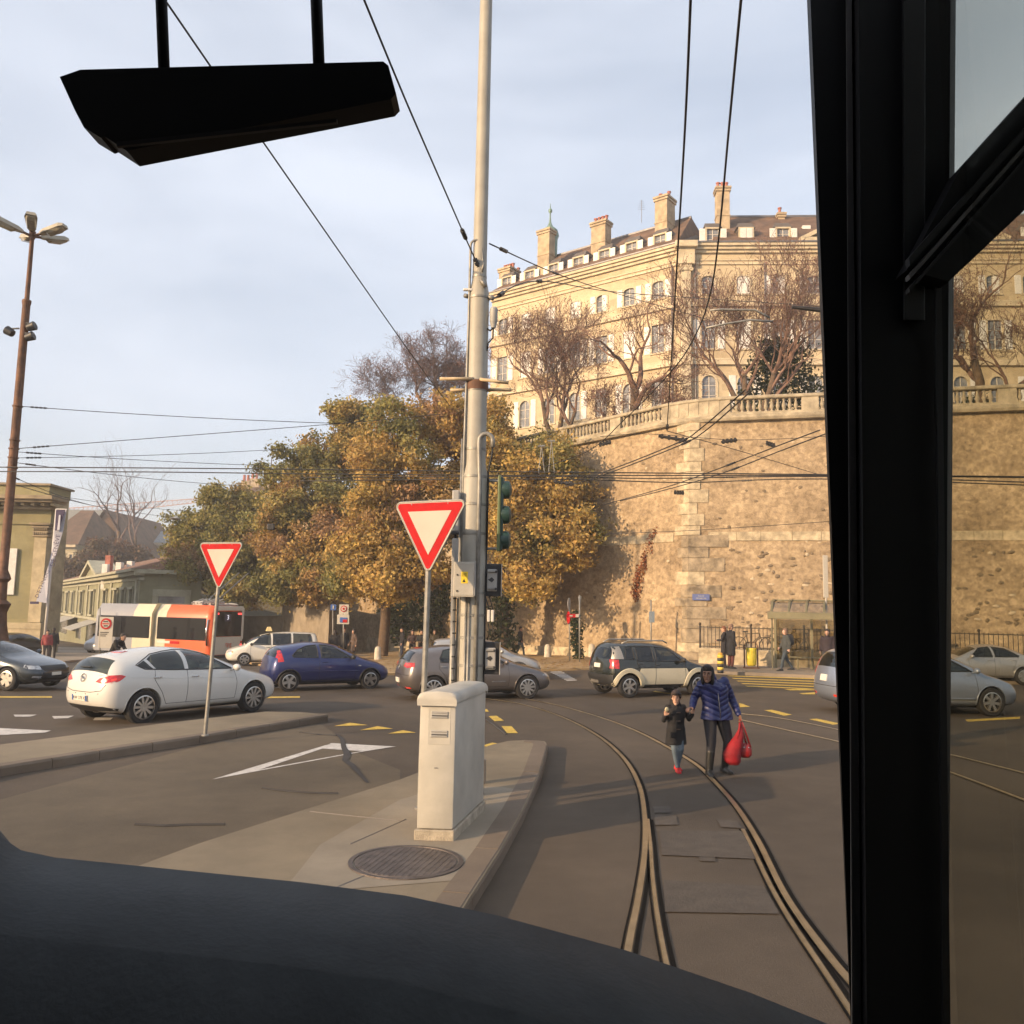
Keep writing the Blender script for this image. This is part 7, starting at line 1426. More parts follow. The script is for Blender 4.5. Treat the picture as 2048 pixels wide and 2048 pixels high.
c = Car('white_taxi', 'white taxi people carrier with roof sign behind the blue hatchback', d, p, hd, p_tx)
for poly in d['side']: c.both(c.trim, poly, m_plast, .016)
for pts in ([(2.21, 1.05), (2.21, .38)], [(1.2, 1.05), (1.2, .4)], [(3.21, 1.05), (3.2, .5)]): c.both(c.line, 'door_seam', 'side', pts, .006, m_seam)
c.handle(2.05, .92, m_plast); k = MB(); k.loft([[Vector((1.95, -.28, 1.72)), Vector((2.25, -.28, 1.72)), Vector((2.25, .28, 1.72)), Vector((1.95, .28, 1.72))], [Vector((2.02, -.14, 1.93)), Vector((2.18, -.14, 1.93)), Vector((2.18, .14, 1.93)), Vector((2.02, .14, 1.93))]]); k.build('taxi_sign', mat('taxi_yellow', (.65, .50, .22), .5), c.root)
for sg_ in (1, -1): c.patch('headlight', 'front', [(sg_*y, z) for y, z in ((.45, .64), (.45, .76), (.72, .78), (.74, .66))], m_head); c.patch('headlight_wing', 'side', [(.14, .64), (.16, .76), (.36, .78), (.36, .66)], m_amber, sg_=sg_)
for ax in (d['xf'], d['xR']): c.archlip(ax, .365, p_tx, .014)
# far dark car and grey van by the green house
d3 = dict(d2); d3.update(rim='six'); q0 = gnd(at(150, 1300, 52).x, 52); c = Car('black_far_car', 'black parked car far behind the white stone bollards', d3, q0 + Vector((-1.5, 0, 0)), Vector((.35, 1, 0)).normalized(), paint('paint_black', (.02, .02, .022), .2, .25))
for sg_ in (1, -1): c.patch('tail_light', 'rear', [(sg_*y, z) for y, z in ((.42, .78), (.42, .92), (.74, .92), (.76, .80))], m_tail2)
p_gv = paint('paint_grey_van', (.36, .36, .37), .2, .4); dv = dict(d); dv.update(H=1.95, zb=1.15, zb2=1.2, zr1=1.9, zr0=1.86, L=4.8, side=[[(1.25, 1.2), (1.72, 1.70), (2.2, 1.76), (2.2, 1.2)]], ws=((.92, 1.2), (1.60, 1.78)), rw=None, zh=1.15); q0 = gnd(at(178, 1300, 56).x, 56); c = Car('grey_van', 'grey van parked far behind between bollards and the access sign', dv, q0, Vector((-.4, -1, 0)).normalized(), p_gv)
# ---------------------------------------------------------------- trolleybus
m_or = paint('bus_orange', (.60, .085, .012), 0, .4, .3); m_bw_ = paint('bus_white', (.56, .54, .48), 0, .4, .3); m_bg = paint('bus_grey', (.24, .25, .28), 0, .4, .3); m_bglass = mat('bus_glass', (.012, .013, .015), .06, 0, spec=.7); m_bcream = paint('bus_cream', (.54, .48, .35), 0, .4, .3)
pB = at(417, 1300, 46); pB.z = gz(pB.x, 46); db = Vector((2.2, -1.1, 0)).normalized(); Lb = 9.0; Hb, Wb = 3.05, 2.5
q = thing('trolleybus', 'orange and cream trolleybus seen from behind showing number 3', 'bus', pB, math.atan2(db.y, db.x))
def sec(x, e=0.0): return [Vector((x, y, z)) for y, z in ((e, .35), (e, 1.0), (e, 2.3), (.05 + e, 2.62), (.32 + e, Hb - e), (Wb - .32 - e, Hb - e), (Wb - .05 - e, 2.62), (Wb - e, 2.3), (Wb - e, .35))]
MB().loft([sec(-Lb), sec(-4.45)]).build('front_section', m_bg, q, smooth=35)
MB().loft([sec(-4.05), sec(-.35), sec(-.08, .05), sec(.02, .16)]).build('rear_section', m_or, q, smooth=40)
MB().loft([[v + Vector((0, -.012, .012)) for v in sec(-5.9)], [v + Vector((0, -.012, .012)) for v in sec(-4.44)]]).build('cream_ring', m_bcream, q, smooth=35); MB().loft([[v + Vector((0, -.012, .012)) for v in sec(-4.08)], [v + Vector((0, -.012, .012)) for v in sec(-3.3)]]).build('cream_ring', m_bcream, q, smooth=35)
for i in range(8): MB().loft([[Vector((-4.42 + i*.045, y, z)) for y, z in ((-.03, .35), (-.03, 2.5), (.28, Hb + .03), (Wb - .28, Hb + .03), (Wb, 2.5), (Wb, .35))], [Vector((-4.395 + i*.045, y, z)) for y, z in ((-.05, .35), (-.05, 2.52), (.26, Hb + .05), (Wb - .26, Hb + .05), (Wb + .02, 2.52), (Wb + .02, .35))]]).build('bellows_fold', m_bcream, q)
MB().rbox(-Lb + .2, -4.55, -.03, .02, 1.15, 2.36, .02).build('side_window', m_bglass, q); MB().rbox(-3.95, -.30, -.03, .02, 1.15, 2.36, .05).build('side_window', m_bglass, q)
MB().rbox(-3.9, -2.9, -.03, .02, .92, 1.06, .02).build('white_stripe', m_bw_, q); MB().rbox(-2.9, -2.2, -.03, .02, .92, 1.06, .02).build('red_stripe', m_red, q); MB().tube([(-.14, -.03, .9), (-.20, -.045, 1.6), (-.14, -.01, 2.3)], .045, 6).build('corner_strip', m_chrome, q, smooth=True)
MB().rbox(.0, .035, .26, Wb - .10, .40, 1.36, .03).build('rear_panel', m_bw_, q); MB().rbox(.0, .05, .22, Wb - .22, 1.38, 2.74, .08).build('rear_window', m_bglass, q); MB().rbox(-.1, .04, Wb - .21, Wb - .02, 1.2, 2.95, .05).build('rear_pillar', m_bw_, q); MB().rbox(-.06, .045, .4, Wb - .1, 2.78, Hb - .03, .03).build('rear_top', m_bw_, q)
m_litr = mat('lit_red', (.9, .06, .05), .3, emit=1.5)
for y in (.42, Wb - .40): MB().rbox(.04, .065, y - .14, y + .14, 2.56, 2.66, .02).build('brake_light', m_litr, q)
for z in (.62, .80, .98): MB().rbox(.03, .06, Wb - .26, Wb - .12, z, z + .14, .02).build('tail_light', m_litr if z == .80 else m_tail, q)
MB().rbox(.045, .06, 1.0, 1.45, 2.2, 2.6, .01).build('route_display', mat('display_dark', (.03, .02, .05), .4), q); MX = lambda y, z: frame((.066, y, z), (0, 1, 0), (0, 0, 1))
lettering('3', .36, mat('display_lit', (.7, .68, .75), .5, emit=.8), MX(1.22, 2.40), q, 'route_number'); lettering('tpg', .36, mat('bus_logo', (.65, .10, .04), .5), MX(1.35, .95), q, 'logo')
MB().rbox(-.1, .05, .1, Wb - .1, .22, .38, .03).build('bumper', m_plast, q); MB().box(-Lb + 1.2, -Lb + 1.5, -.036, -.031, 2.0, 2.2).build('display', mat('violet_display', (.25, .03, .6), .5, emit=1.2), q)
eqp = MB()
for x, y in ((-1.6, .9), (-1.0, 1.5), (-1.3, 1.2)): eqp.rbox(x - .5, x + .3, y - .25, y + .2, Hb - .02, Hb + .22, .05)
for i in range(6): eqp.tube([(-2.0 + i*.3, .5 + .1*(i % 2), Hb + .1), (-1.85 + i*.3, 1.2, Hb + .35)], .035, 5)
eqp.tube([(-.2, .5, Hb + .02), (-.2, Wb - .3, Hb + .04), (-.6, Wb - .25, Hb + .1), (-1.6, Wb - .3, Hb + .1)], .04, 6); eqp.build('roof_equipment', m_lgrey, q)
for y, (u1, v1) in ((.8, (478, 1146)), (1.5, (496, 1147))):
    e = at(u1, v1, 52) - Vector(q.location); e.rotate(Matrix.Rotation(-q.rotation_euler.z, 3, 'Z')); MB().tube([(-1.2, y, Hb + .2), e], .04, 6).build('trolley_pole', m_galv, q)
for x in (-1.9, -6.2): tm, rm, dk = wheel_meshes(.48, 'six'); w = link('wheel', tm, q, (x, .14, .48)); link('rim', rm, w)
# ---------------------------------------------------------------- people
PEND = []
def cloth(name, c, rough=.85, bump=.35, bs=18, var=.12): return mat(name, c, rough, var=var, scale=5, bump=bump, bscale=bs)
def ell(c, d, rx, ry, n=14, side=None):
    d = Vector(d).normalized(); a = (side or Vector((1, 0, 0))); a = a - d*a.dot(d); a = a.normalized() if a.length > 1e-4 else d.orthogonal().normalized(); b = d.cross(a)
    return [Vector(c) + a*rx*math.cos(2*math.pi*i/n) + b*ry*math.sin(2*math.pi*i/n) for i in range(n)]
def chain(mb, pts, rad, n=12):
    """rounded limb: tube + balls at the joints so voxel remesh fuses it"""
    mb.tube(pts, rad, n)
    rs = rad if isinstance(rad, (list, tuple)) else [rad]*len(pts)
    for p, r_ in zip(pts, rs): mb.ball(p, r_*.99, 10)
def hand(mb, w, d, up, side, s=1.0, curl=.6):
    """palm with four curled fingers and a thumb; w wrist, d pointing direction, up back of hand, side thumb side"""
    d = Vector(d).normalized(); side = Vector(side); side = (side - d*side.dot(d)).normalized(); up = Vector(up); up = up - d*up.dot(d) - side*up.dot(side); up = up.normalized() if up.length > 1e-3 else d.cross(side)
    c = w + d*.045*s; mb.loft([ell(w + d*.0, d, .026*s, .018*s, 10, side), ell(w + d*.03*s, d, .038*s, .017*s, 10, side), ell(w + d*.075*s, d, .042*s, .015*s, 10, side), ell(w + d*.09*s, d, .036*s, .012*s, 10, side)])
    for i, L_ in enumerate((.066, .076, .070, .056)):
        b0 = w + d*.082*s + side*(.030 - .020*i)*s; d1 = (d*math.cos(curl*.5) - up*math.sin(curl*.5)); d2 = (d*math.cos(curl*1.4) - up*math.sin(curl*1.4)); d3 = (d*math.cos(curl*2.2) - up*math.sin(curl*2.2))
        p1 = b0 + d1*L_*.45*s; p2 = p1 + d2*L_*.33*s; p3 = p2 + d3*L_*.25*s; chain(mb, [b0, p1, p2, p3], [.0098*s, .0092*s, .0085*s, .0075*s], 8)
    t0 = w + d*.025*s + side*.03*s; t1 = t0 + (side*.8 + d*.6 - up*.2).normalized()*.035*s; t2 = t1 + (d*.9 + side*.2 - up*.4).normalized()*.03*s; chain(mb, [t0, t1, t2], [.013*s, .0105*s, .009*s], 8)
def person(label, loc, yaw, h, P=None, skin=(.42, .25, .17), top=(.03, .03, .035), legs=(.04, .04, .06), shoe=(.02, .02, .02), hair=(.05, .03, .02), hairlen=0, coat=0.0, fat=1.0, voxel=.02, hood=False, topm=None, boots=None, lookyaw=0, look_down=0.0, skirt=False, child=False, hat=None, group=None, curlL=.7, curlR=.7, hemw=1.0, openneck=True):
    """local frame: faces -y, +x is the figure's left; heights for a 1.70 m adult, scaled"""
    q = thing('person', label, 'person', loc, yaw, group=group); s = h/1.70; J = dict(pel=(0, 0, .92), ch=(0, 0, 1.27), nk=(0, .01, 1.43), hd=(0, -.02, 1.575), shL=(.185, .01, 1.375), shR=(-.185, .01, 1.375), elL=(.24, .03, 1.10), elR=(-.24, .03, 1.10), wrL=(.25, -.07, .87), wrR=(-.25, -.07, .87), hiL=(.095, 0, .88), hiR=(-.095, 0, .88), knL=(.10, -.02, .48), knR=(-.10, -.02, .48), anL=(.10, .02, .09), anR=(-.10, .02, .09), dL=None, dR=None, uL=None, uR=None, sL=None, sR=None, toeL=None, toeR=None)
    if child:
        for k, v in dict(pel=(0, 0, .86), hiL=(.09, 0, .84), hiR=(-.09, 0, .84), nk=(0, .01, 1.36), hd=(0, -.02, 1.535), shL=(.165, .01, 1.315), shR=(-.165, .01, 1.315), ch=(0, 0, 1.2), knL=(.09, -.02, .46), knR=(-.09, -.02, .46)).items(): J[k] = v
    J.update(P or {}); V = {k: (Vector(v)*s if v is not None else None) for k, v in J.items()}
    hs = s*(1.22 if child else 1.0); up = Vector((0, 0, 1)); hd = V['hd']
    LR = Matrix.Translation(hd) @ Matrix.Rotation(lookyaw, 4, 'Z') @ Matrix.Rotation(look_down, 4, 'X')
    def hl(x, y, z): return LR @ (Vector((x, y, z))*hs)
    b = MB()    # --- the body, one continuous surface
    def torso(mb, e=1.0, ex=0.0, z0=None, z1=1.0):
        sp = [V['pel'] - up*.06*s, V['pel'] + up*.02*s, V['pel'].lerp(V['ch'], .35), V['pel'].lerp(V['ch'], .7), V['ch'], V['ch'].lerp(V['nk'], .45), V['ch'].lerp(V['nk'], .8)]
        W_ = [.165, .168, .148, .155, .172, .175, .10]; D_ = [.105, .11, .098, .105, .115, .10, .065]
        mb.loft([ell(p, up, (w*fat*e)*s + ex, (dd*fat*e)*s + ex, 18) for p, w, dd in zip(sp, W_, D_)])
    torso(b, .93); chain(b, [V['ch'].lerp(V['nk'], .5), V['nk'], V['nk'].lerp(hd, .5)], [.075*s, .056*s, .052*s])
    b.ball((0, 0, 0), (.076*hs, .094*hs, .112*hs), 16, LR @ Matrix.Translation(Vector((0, .008, .012))*hs)); b.ball((0, 0, 0), (.058*hs, .066*hs, .075*hs), 14, LR @ Matrix.Translation(Vector((0, -.026, -.055))*hs))
    chain(b, [hl(0, -.090, .012), hl(0, -(.101 if child else .106), -.022), hl(0, -.094, -.030)], [.008*hs, .011*hs, .012*hs], 8); b.ball((0, 0, 0), (.026*hs, .012*hs, .012*hs), 8, LR @ Matrix.Translation(Vector((0, -.086, -.062))*hs)); b.ball((0, 0, 0), (.030*hs, .022*hs, .02*hs), 8, LR @ Matrix.Translation(Vector((0, -.078, -.105))*hs))
    for sx in (1, -1): b.ball((0, 0, 0), (.010*hs, .022*hs, .032*hs), 8, LR @ Matrix.Translation(Vector((sx*.078, .012, -.012))*hs)); b.ball((0, 0, 0), (.028*hs, .014*hs, .011*hs), 8, LR @ Matrix.Translation(Vector((sx*.034, -.082, .030))*hs)); b.ball((0, 0, 0), (.022*hs, .02*hs, .02*hs), 8, LR @ Matrix.Translation(Vector((sx*.042, -.068, -.022))*hs))
    for S_ in 'LR':
        sg_ = 1 if S_ == 'L' else -1
        chain(b, [V['sh'+S_], V['sh'+S_].lerp(V['el'+S_], .5), V['el'+S_], V['el'+S_].lerp(V['wr'+S_], .4), V['wr'+S_]], [x*s for x in (.052, .045, .038, .036, .026)]); chain(b, [V['hi'+S_], V['hi'+S_].lerp(V['kn'+S_], .5), V['kn'+S_], V['kn'+S_].lerp(V['an'+S_], .35), V['an'+S_]], [x*s*fat for x in (.085, .072, .054, .054, .036)])
        toe = V['toe'+S_] or (V['an'+S_] + Vector((sg_*.02, -.17, -.055))*s); k_ = .55; tq = V['an'+S_].lerp(toe, .62); chain(b, [V['an'+S_] + Vector((0, .03, -.045))*s, V['an'+S_] + Vector((0, -.02, -.045))*s, tq], [.022*s, .02*s, .012*s])
        d = V['d'+S_] or (V['wr'+S_] - V['el'+S_]); hand(b, V['wr'+S_], d, V['u'+S_] or Vector((sg_, 0, .2)), V['s'+S_] or Vector((0, -1, 0)), s*(1.08 if child else 1), curlL if S_ == 'L' else curlR)
    ms = mat('skin_%d' % (skin[0]*1000), skin, .55, var=.08, scale=8); bo = b.build('body', ms, q); PEND.append((bo, voxel))
    t = MB()    # --- jacket
    zc = V['pel'].z - coat*s; torso(t, 1.06, .016*s)
    hem = Vector((V['pel'].x, V['pel'].y, zc)); n_ = 4
    t.loft([ell(V['pel'].lerp(V['ch'], .3), up, .168*fat*s, .118*fat*s, 18), ell(V['pel'] + up*.02*s, up, .187*fat*s, .128*fat*s, 18), ell(hem.lerp(V['pel'], .45), up, .195*fat*s*lerp(1, hemw, .6), .136*fat*s, 18), ell(hem, up, .195*fat*s*hemw, .135*fat*s*hemw, 18)])
    for S_ in 'LR':
        cuff = V['wr'+S_].lerp(V['el'+S_], .06); chain(t, [V['ch'].lerp(V['sh'+S_], .55), V['sh'+S_], V['sh'+S_].lerp(V['el'+S_], .5), V['el'+S_], V['el'+S_].lerp(cuff, .5), cuff], [x*s*(.6 + .4*fat) for x in (.085, .072, .064, .056, .052, .042)])
    chain(t, [V['ch'].lerp(V['nk'], .5), V['nk'].lerp(hd, .06)], [.10*s, .068*s])
    if hood: t.loft([ell(V['nk'] + Vector((0, .05, -.04))*s, up, .13*s, .09*s, 16), ell(V['nk'] + Vector((0, .055, .05))*s, up, .125*s, .085*s, 16), ell(V['nk'] + Vector((0, .075, .12))*s, up, .10*s, .06*s, 16)])
    to = t.build('jacket', topm or cloth('jacket_%d_%d_%d' % tuple(int(x*999) for x in top), top), q); PEND.append((to, voxel*1.05))
    l = MB()    # --- trousers
    if not skirt:
        l.loft([ell(V['pel'] + up*.06*s, up, .165*fat*s, .115*fat*s, 16), ell(V['pel'] - up*.03*s, up, .178*fat*s, .122*fat*s, 16), ell(V['hiL'].lerp(V['hiR'], .5) - up*.07*s, up, .16*fat*s, .105*fat*s, 16)])
        for S_ in 'LR':
            end = V['an'+S_].lerp(V['kn'+S_], .08 if not boots else .5); chain(l, [V['hi'+S_] - up*.02*s, V['hi'+S_].lerp(V['kn'+S_], .5), V['kn'+S_], V['kn'+S_].lerp(end, .5), end], [x*s*(.5 + .5*fat) for x in (.098, .084, .066, .062 if not boots else .06, .054 if not boots else .058)])
        lo = l.build('trousers', cloth('legs_%d_%d_%d' % tuple(int(x*999) for x in legs), legs, var=.3), q); PEND.append((lo, voxel*1.05))
    for S_ in 'LR':
        sg_ = 1 if S_ == 'L' else -1; f = MB(); an = V['an'+S_]; toe = V['toe'+S_] or (an + Vector((sg_*.02, -.17, -.055))*s); fd = (toe - an); fd.z = 0; fd = fd.normalized() if fd.length > .01 else Vector((0, -1, 0)); sd2 = Vector((-fd.y, fd.x, 0)); zb_ = an.z - .088*s
        for k, (a_, w, hh) in enumerate(((-.075, .034, .075), (.0, .042, .085), (.09, .047, .06), (.16, .043, .045), (.20, .025, .03))): pass
        f.loft([[an + fd*a_*s + sd2*w*s*cx + Vector((0, 0, -.088*s + z_*hh*s)) for cx, z_ in ((-1, .0), (-1, .45), (-.6, .95), (.6, .95), (1, .45), (1, 0))] for a_, w, hh in ((-.085, .030, .08), (-.06, .040, .10), (.0, .044, .11), (.08, .048, .075), (.15, .046, .05), (.195, .028, .035))])
        if boots: chain(f, [an - up*.02*s, an.lerp(V['kn'+S_], .35), an.lerp(V['kn'+S_], .68)], [.054*s, .064*s, .068*s])
        fo = f.build('shoe' if not boots else 'boot', mat('shoe_%d_%d' % (int(shoe[0]*999), int(shoe[1]*999)), shoe, .4 if boots else .6), q, smooth=40)
        if boots: PEND.append((fo, voxel*.8))
    hb = MB()   # --- hair
    for x, y, z, rx, ry, rz in ((0, .022, .035, .084, .094, .10), (0, .0, .07, .078, .085, .066), (0, .06, -.02, .072, .058, .09)): hb.ball((0, 0, 0), (rx*hs, ry*hs, rz*hs), 14, LR @ Matrix.Translation(Vector((x, y, z))*hs))
    if child: hb.ball((0, 0, 0), (.072*hs, .03*hs, .034*hs), 12, LR @ Matrix.Translation(Vector((0, -.066, .072))*hs)); hb.ball((0, 0, 0), (.02*hs, .05*hs, .05*hs), 10, LR @ Matrix.Translation(Vector((.074, -.01, .03))*hs)); hb.ball((0, 0, 0), (.02*hs, .05*hs, .05*hs), 10, LR @ Matrix.Translation(Vector((-.074, -.01, .03))*hs))
    if hairlen:
        for sx in (1, -1): hb.ball((0, 0, 0), (.034*hs, .055*hs, (.07 + hairlen)*hs), 12, LR @ Matrix.Translation(Vector((sx*.072, .012, -.0 - hairlen*.55))*hs))
        hb.ball((0, 0, 0), (.085*hs, .055*hs, (.09 + hairlen)*hs), 12, LR @ Matrix.Translation(Vector((0, .058, -.02 - hairlen*.5))*hs)); hb.ball((0, 0, 0), (.07*hs, .035*hs, .03*hs), 12, LR @ Matrix.Translation(Vector((0, -.042, .10))*hs))
    if hair is not None: ho = hb.build('hair', mat('hair_%d' % int(hair[0]*999), hair, .7, var=.3, scale=30, bump=.5, bscale=60), q); PEND.append((ho, max(.009, voxel*.7)))
    if voxel < .012:
        for sx in (1, -1):
            MB().ball((0, 0, 0), (.011*hs, .006*hs, .0055*hs), 10, LR @ Matrix.Translation(Vector((sx*.033, -.086, .008))*hs)).build('eye', mat('eye_white', (.30, .26, .23), .4), q, smooth=True); MB().ball((0, 0, 0), (.0065*hs, .004*hs, .0068*hs), 8, LR @ Matrix.Translation(Vector((sx*.033, -.0925, .007))*hs)).build('iris', mat('eye_dark', (.02, .012, .01), .2), q, smooth=True); MB().ball((0, 0, 0), (.02*hs, .006*hs, .004*hs), 8, LR @ Matrix.Translation(Vector((sx*.034, -.094, .036))*hs)).build('eyebrow', MATS.get('hair_%d' % int(hair[0]*999)), q, smooth=True)
        MB().ball((0, 0, 0), (.022*hs, .006*hs, .006*hs), 10, LR @ Matrix.Translation(Vector((0, -.097, -.062))*hs)).build('lips', mat('lips_%d' % int(skin[0]*999), tuple(x*m_ for x, m_ in zip(skin, (.85, .55, .55))), .5), q, smooth=True)
    return q, V
# woman in blue quilted jacket
def quilt():
    M = bpy.data.materials.new('blue_quilted_nylon'); M.use_nodes = True; nt = M.node_tree; b = nt.nodes['Principled BSDF']; b.inputs['Base Color'].default_value = (.008, .015, .09, 1); b.inputs['Roughness'].default_value = .48; lk = nt.links.new
    t = N(nt, 'ShaderNodeTexCoord'); sx = N(nt, 'ShaderNodeSeparateXYZ'); lk(t.outputs['Object'], sx.inputs[0]); ab = N(nt, 'ShaderNodeMath', operation='ABSOLUTE'); lk(sx.outputs['X'], ab.inputs[0])
    m1 = N(nt, 'ShaderNodeMath', operation='MULTIPLY_ADD'); m1.inputs[1].default_value = -.45; lk(ab.outputs[0], m1.inputs[0]); lk(sx.outputs['Z'], m1.inputs[2])
    m2 = N(nt, 'ShaderNodeMath', operation='MULTIPLY'); m2.inputs[1].default_value = math.pi/.075; lk(m1.outputs[0], m2.inputs[0]); sn = N(nt, 'ShaderNodeMath', operation='SINE'); lk(m2.outputs[0], sn.inputs[0]); a2 = N(nt, 'ShaderNodeMath', operation='ABSOLUTE'); lk(sn.outputs[0], a2.inputs[0])
    n = N(nt, 'ShaderNodeTexNoise', Scale=14.0, Detail=3); lk(t.outputs['Object'], n.inputs['Vector']); m3 = N(nt, 'ShaderNodeMath', operation='MULTIPLY_ADD'); m3.inputs[1].default_value = .5; lk(n.outputs['Fac'], m3.inputs[0]); lk(a2.outputs[0], m3.inputs[2])
    bp = N(nt, 'ShaderNodeBump', Strength=.55, Distance=.02); lk(m3.outputs[0], bp.inputs['Height']); lk(bp.outputs['Normal'], b.inputs['Normal']); return M
wl_ = G(1432, 1549); 
W, V = person('woman in a blue quilted jacket holding the boy and a red bag', wl_, R(12), 1.66, dict(nk=(-.14, -.12, 1.39), hd=(-.23, -.22, 1.505), ch=(-.06, -.05, 1.25), shL=(.13, -.03, 1.37), shR=(-.255, -.06, 1.32), elR=(-.33, .03, 1.12), wrR=(-.44, -.14, 1.00), dR=(-.75, -.35, -.1), uR=(0, .2, 1), sR=(.3, -.9, .1), elL=(.29, .04, 1.10), wrL=(.345, -.07, .88), knL=(.19, -.02, .48), anL=(.20, .12, .10), knR=(-.11, -.08, .48), anR=(-.14, -.06, .09), pel=(.02, 0, .93)), skin=(.19, .10, .066), legs=(.012, .012, .017), shoe=(.012, .012, .012), hair=(.012, .010, .010), hairlen=.07, coat=.12, fat=1.22, voxel=.0075, hood=True, topm=quilt(), boots=True, lookyaw=R(-30), look_down=R(8), hemw=1.08, curlR=.8, curlL=1.2)
zp = MB(); k = V['ch']; zp.tube([V['nk'] + Vector((0, -.085, -.03)), V['ch'] + Vector((0, -.148, 0)), V['pel'] + Vector((-.02, -.158, .0)), V['pel'] + Vector((-.02, -.165, -.11))], .006, 6); zp.build('zip', m_chrome, W, smooth=True)
# red bags in her hand
bl = W.matrix_basis @ (V['wrL'] + Vector((.0, -.03, -.10))); m_rb = mat('red_cloth', (.24, .004, .010), .8, var=.3, scale=5, bump=1.0, bscale=6); m_rl = mat('red_leather', (.26, .012, .014), .35, var=.15, scale=9, bump=.3)
rbg = thing('red_bag', "red cloth bag hanging from the woman's lowered hand", 'bag', bl); bg_ = MB(); rr_ = random.Random(4)
bg_.loft([ell((x, y, z), (0, 0, 1), w, d, 16) for x, y, z, w, d in ((.0, 0, .03, .015, .02), (.01, 0, -.10, .035, .03), (-.02, -.02, -.20, .07, .05), (-.08, -.02, -.32, .115, .085), (-.13, -.03, -.46, .135, .10), (-.12, -.03, -.56, .12, .09), (-.10, -.03, -.61, .07, .05))]); o = bg_.build('sack', m_rb, rbg); PEND.append((o, .012))
MB().tube([(.0, -.02, .04), (-.02, -.04, -.12), (-.06, -.07, -.25)], .012, 6).tube([(.01, .02, .04), (.0, .02, -.12), (-.04, .04, -.22)], .012, 6).build('strap', m_rb, rbg, smooth=True)
hb_ = thing('red_handbag', "smaller dark red leather handbag beside the red cloth bag", 'bag', bl); k = MB(); k.loft([ell((.085, .03, z), (0, 0, 1), w, d, 18) for z, w, d in ((-.30, .03, .02), (-.33, .07, .04), (-.40, .095, .055), (-.47, .095, .055), (-.51, .06, .035))]); o = k.build('pouch', m_rl, hb_, smooth=True)
for dy in (.0, .06): MB().tube([(.0, dy - .02, .03), (.05, dy, -.14), (.10, dy, -.32)], .007, 6).tube([(.02, dy - .02, .03), (.09, dy, -.15), (.16, dy, -.36)], .007, 6).build('handle', m_rl, hb_, smooth=True)
for dx in (.05, .12): MB().ball((dx, -.02, -.36), .012, 8).build('ring', m_chrome, hb_)
# boy
bl_ = G(1352, 1543)
Bq, V = person('small boy in a black duffel coat and jeans eating a bun', bl_, R(8), 1.20, dict(elR=(-.27, -.02, 1.06), wrR=(-.28, -.17, 1.16), dR=(-.05, -.25, 1), uR=(0, .8, .3), sR=(.9, -.1, 0), elL=(.29, .0, 1.08), wrL=(.31, -.16, 1.20), dL=(.1, -.2, 1), uL=(0, .8, .3), sL=(-.9, -.1, 0), knL=(.07, -.10, .47), anL=(.04, .06, .12), knR=(-.05, -.06, .46), anR=(.02, -.06, .09)), skin=(.52, .31, .22), top=(.010, .009, .010), legs=(.10, .135, .17), shoe=(.50, .022, .022), hair=(.032, .018, .013), coat=.30, fat=1.06, voxel=.008, child=True, lookyaw=R(-26), look_down=R(10), hemw=1.12, hood=True, curlR=.9)
bun = Bq.matrix_basis @ (V['wrR'] + Vector((-.0, -.05, .10))); o = MB().ball((0, 0, 0), (.03, .03, .036), 10).build('bun', mat('bread', (.75, .62, .36), .8, var=.15, scale=30, bump=.4), loc=bun, smooth=True); tag(o, "small pale bun held in the boy's raised hand", 'bun')
for i in range(3): MB().tube([V['ch'] + Vector((-.03, -.115, .02 - i*.12)), V['ch'] + Vector((.03, -.118, .02 - i*.12))], .007, 6).build('toggle', mat('horn', (.10, .06, .04), .5), Bq)
MB().rbox(-.10, -.03, -.128, -.108, -.02, .06, .006, Matrix.Translation(V['pel'] + Vector((-.03, 0, -.08)))).build('pocket_flap', MATS['jacket_9_8_9'], Bq) if 'jacket_9_8_9' in MATS else None
# walking poses
def stride(a, bend=.0): return dict(knL=(.09, -a*.5 - .03, .48), anL=(.09, -a + .02, .09), knR=(-.09, a*.2, .48), anR=(-.09, a + .04, .13), elL=(.23, .10, 1.12), wrL=(.23, .06, .88), elR=(-.23, -.02, 1.12), wrR=(-.23, -.16, .92))
def standp(): return {}
gp = 'people waiting and walking in the background'
def far(label, u, v, Y, h, yaw, **k): p = at(u, v, Y); off = k.pop('off', 0.0); return person(label, gnd(p.x, Y, off), yaw, h, k.pop('P', None), voxel=.022, group=gp, **k)
far('man in a long black coat with red brown trousers at the bus stop', 1462, 1335, 34.6, 1.78, R(110), top=(.012, .012, .016), legs=(.10, .03, .025), hair=(.20, .12, .08), coat=.42, fat=1.12, off=.12, look_down=R(20))
far('woman with auburn hair standing close to the man in the long coat', 1449, 1335, 34.9, 1.68, R(-110), top=(.02, .018, .022), legs=(.03, .02, .025), hair=(.16, .06, .03), coat=.35, fat=1.05, off=.12, P=dict(elR=(-.24, -.05, 1.15), wrR=(-.20, -.25, 1.10), elL=(.22, -.08, 1.14), wrL=(.12, -.28, 1.12)))
far('woman with red hair, dark coat and backpack walking under the shelter', 1572, 1335, 33.8, 1.66, R(-85), top=(.05, .055, .055), legs=(.05, .065, .08), hair=(.20, .05, .03), hairlen=.06, coat=.22, off=.12, P=stride(.26), skin=(.55, .33, .25))
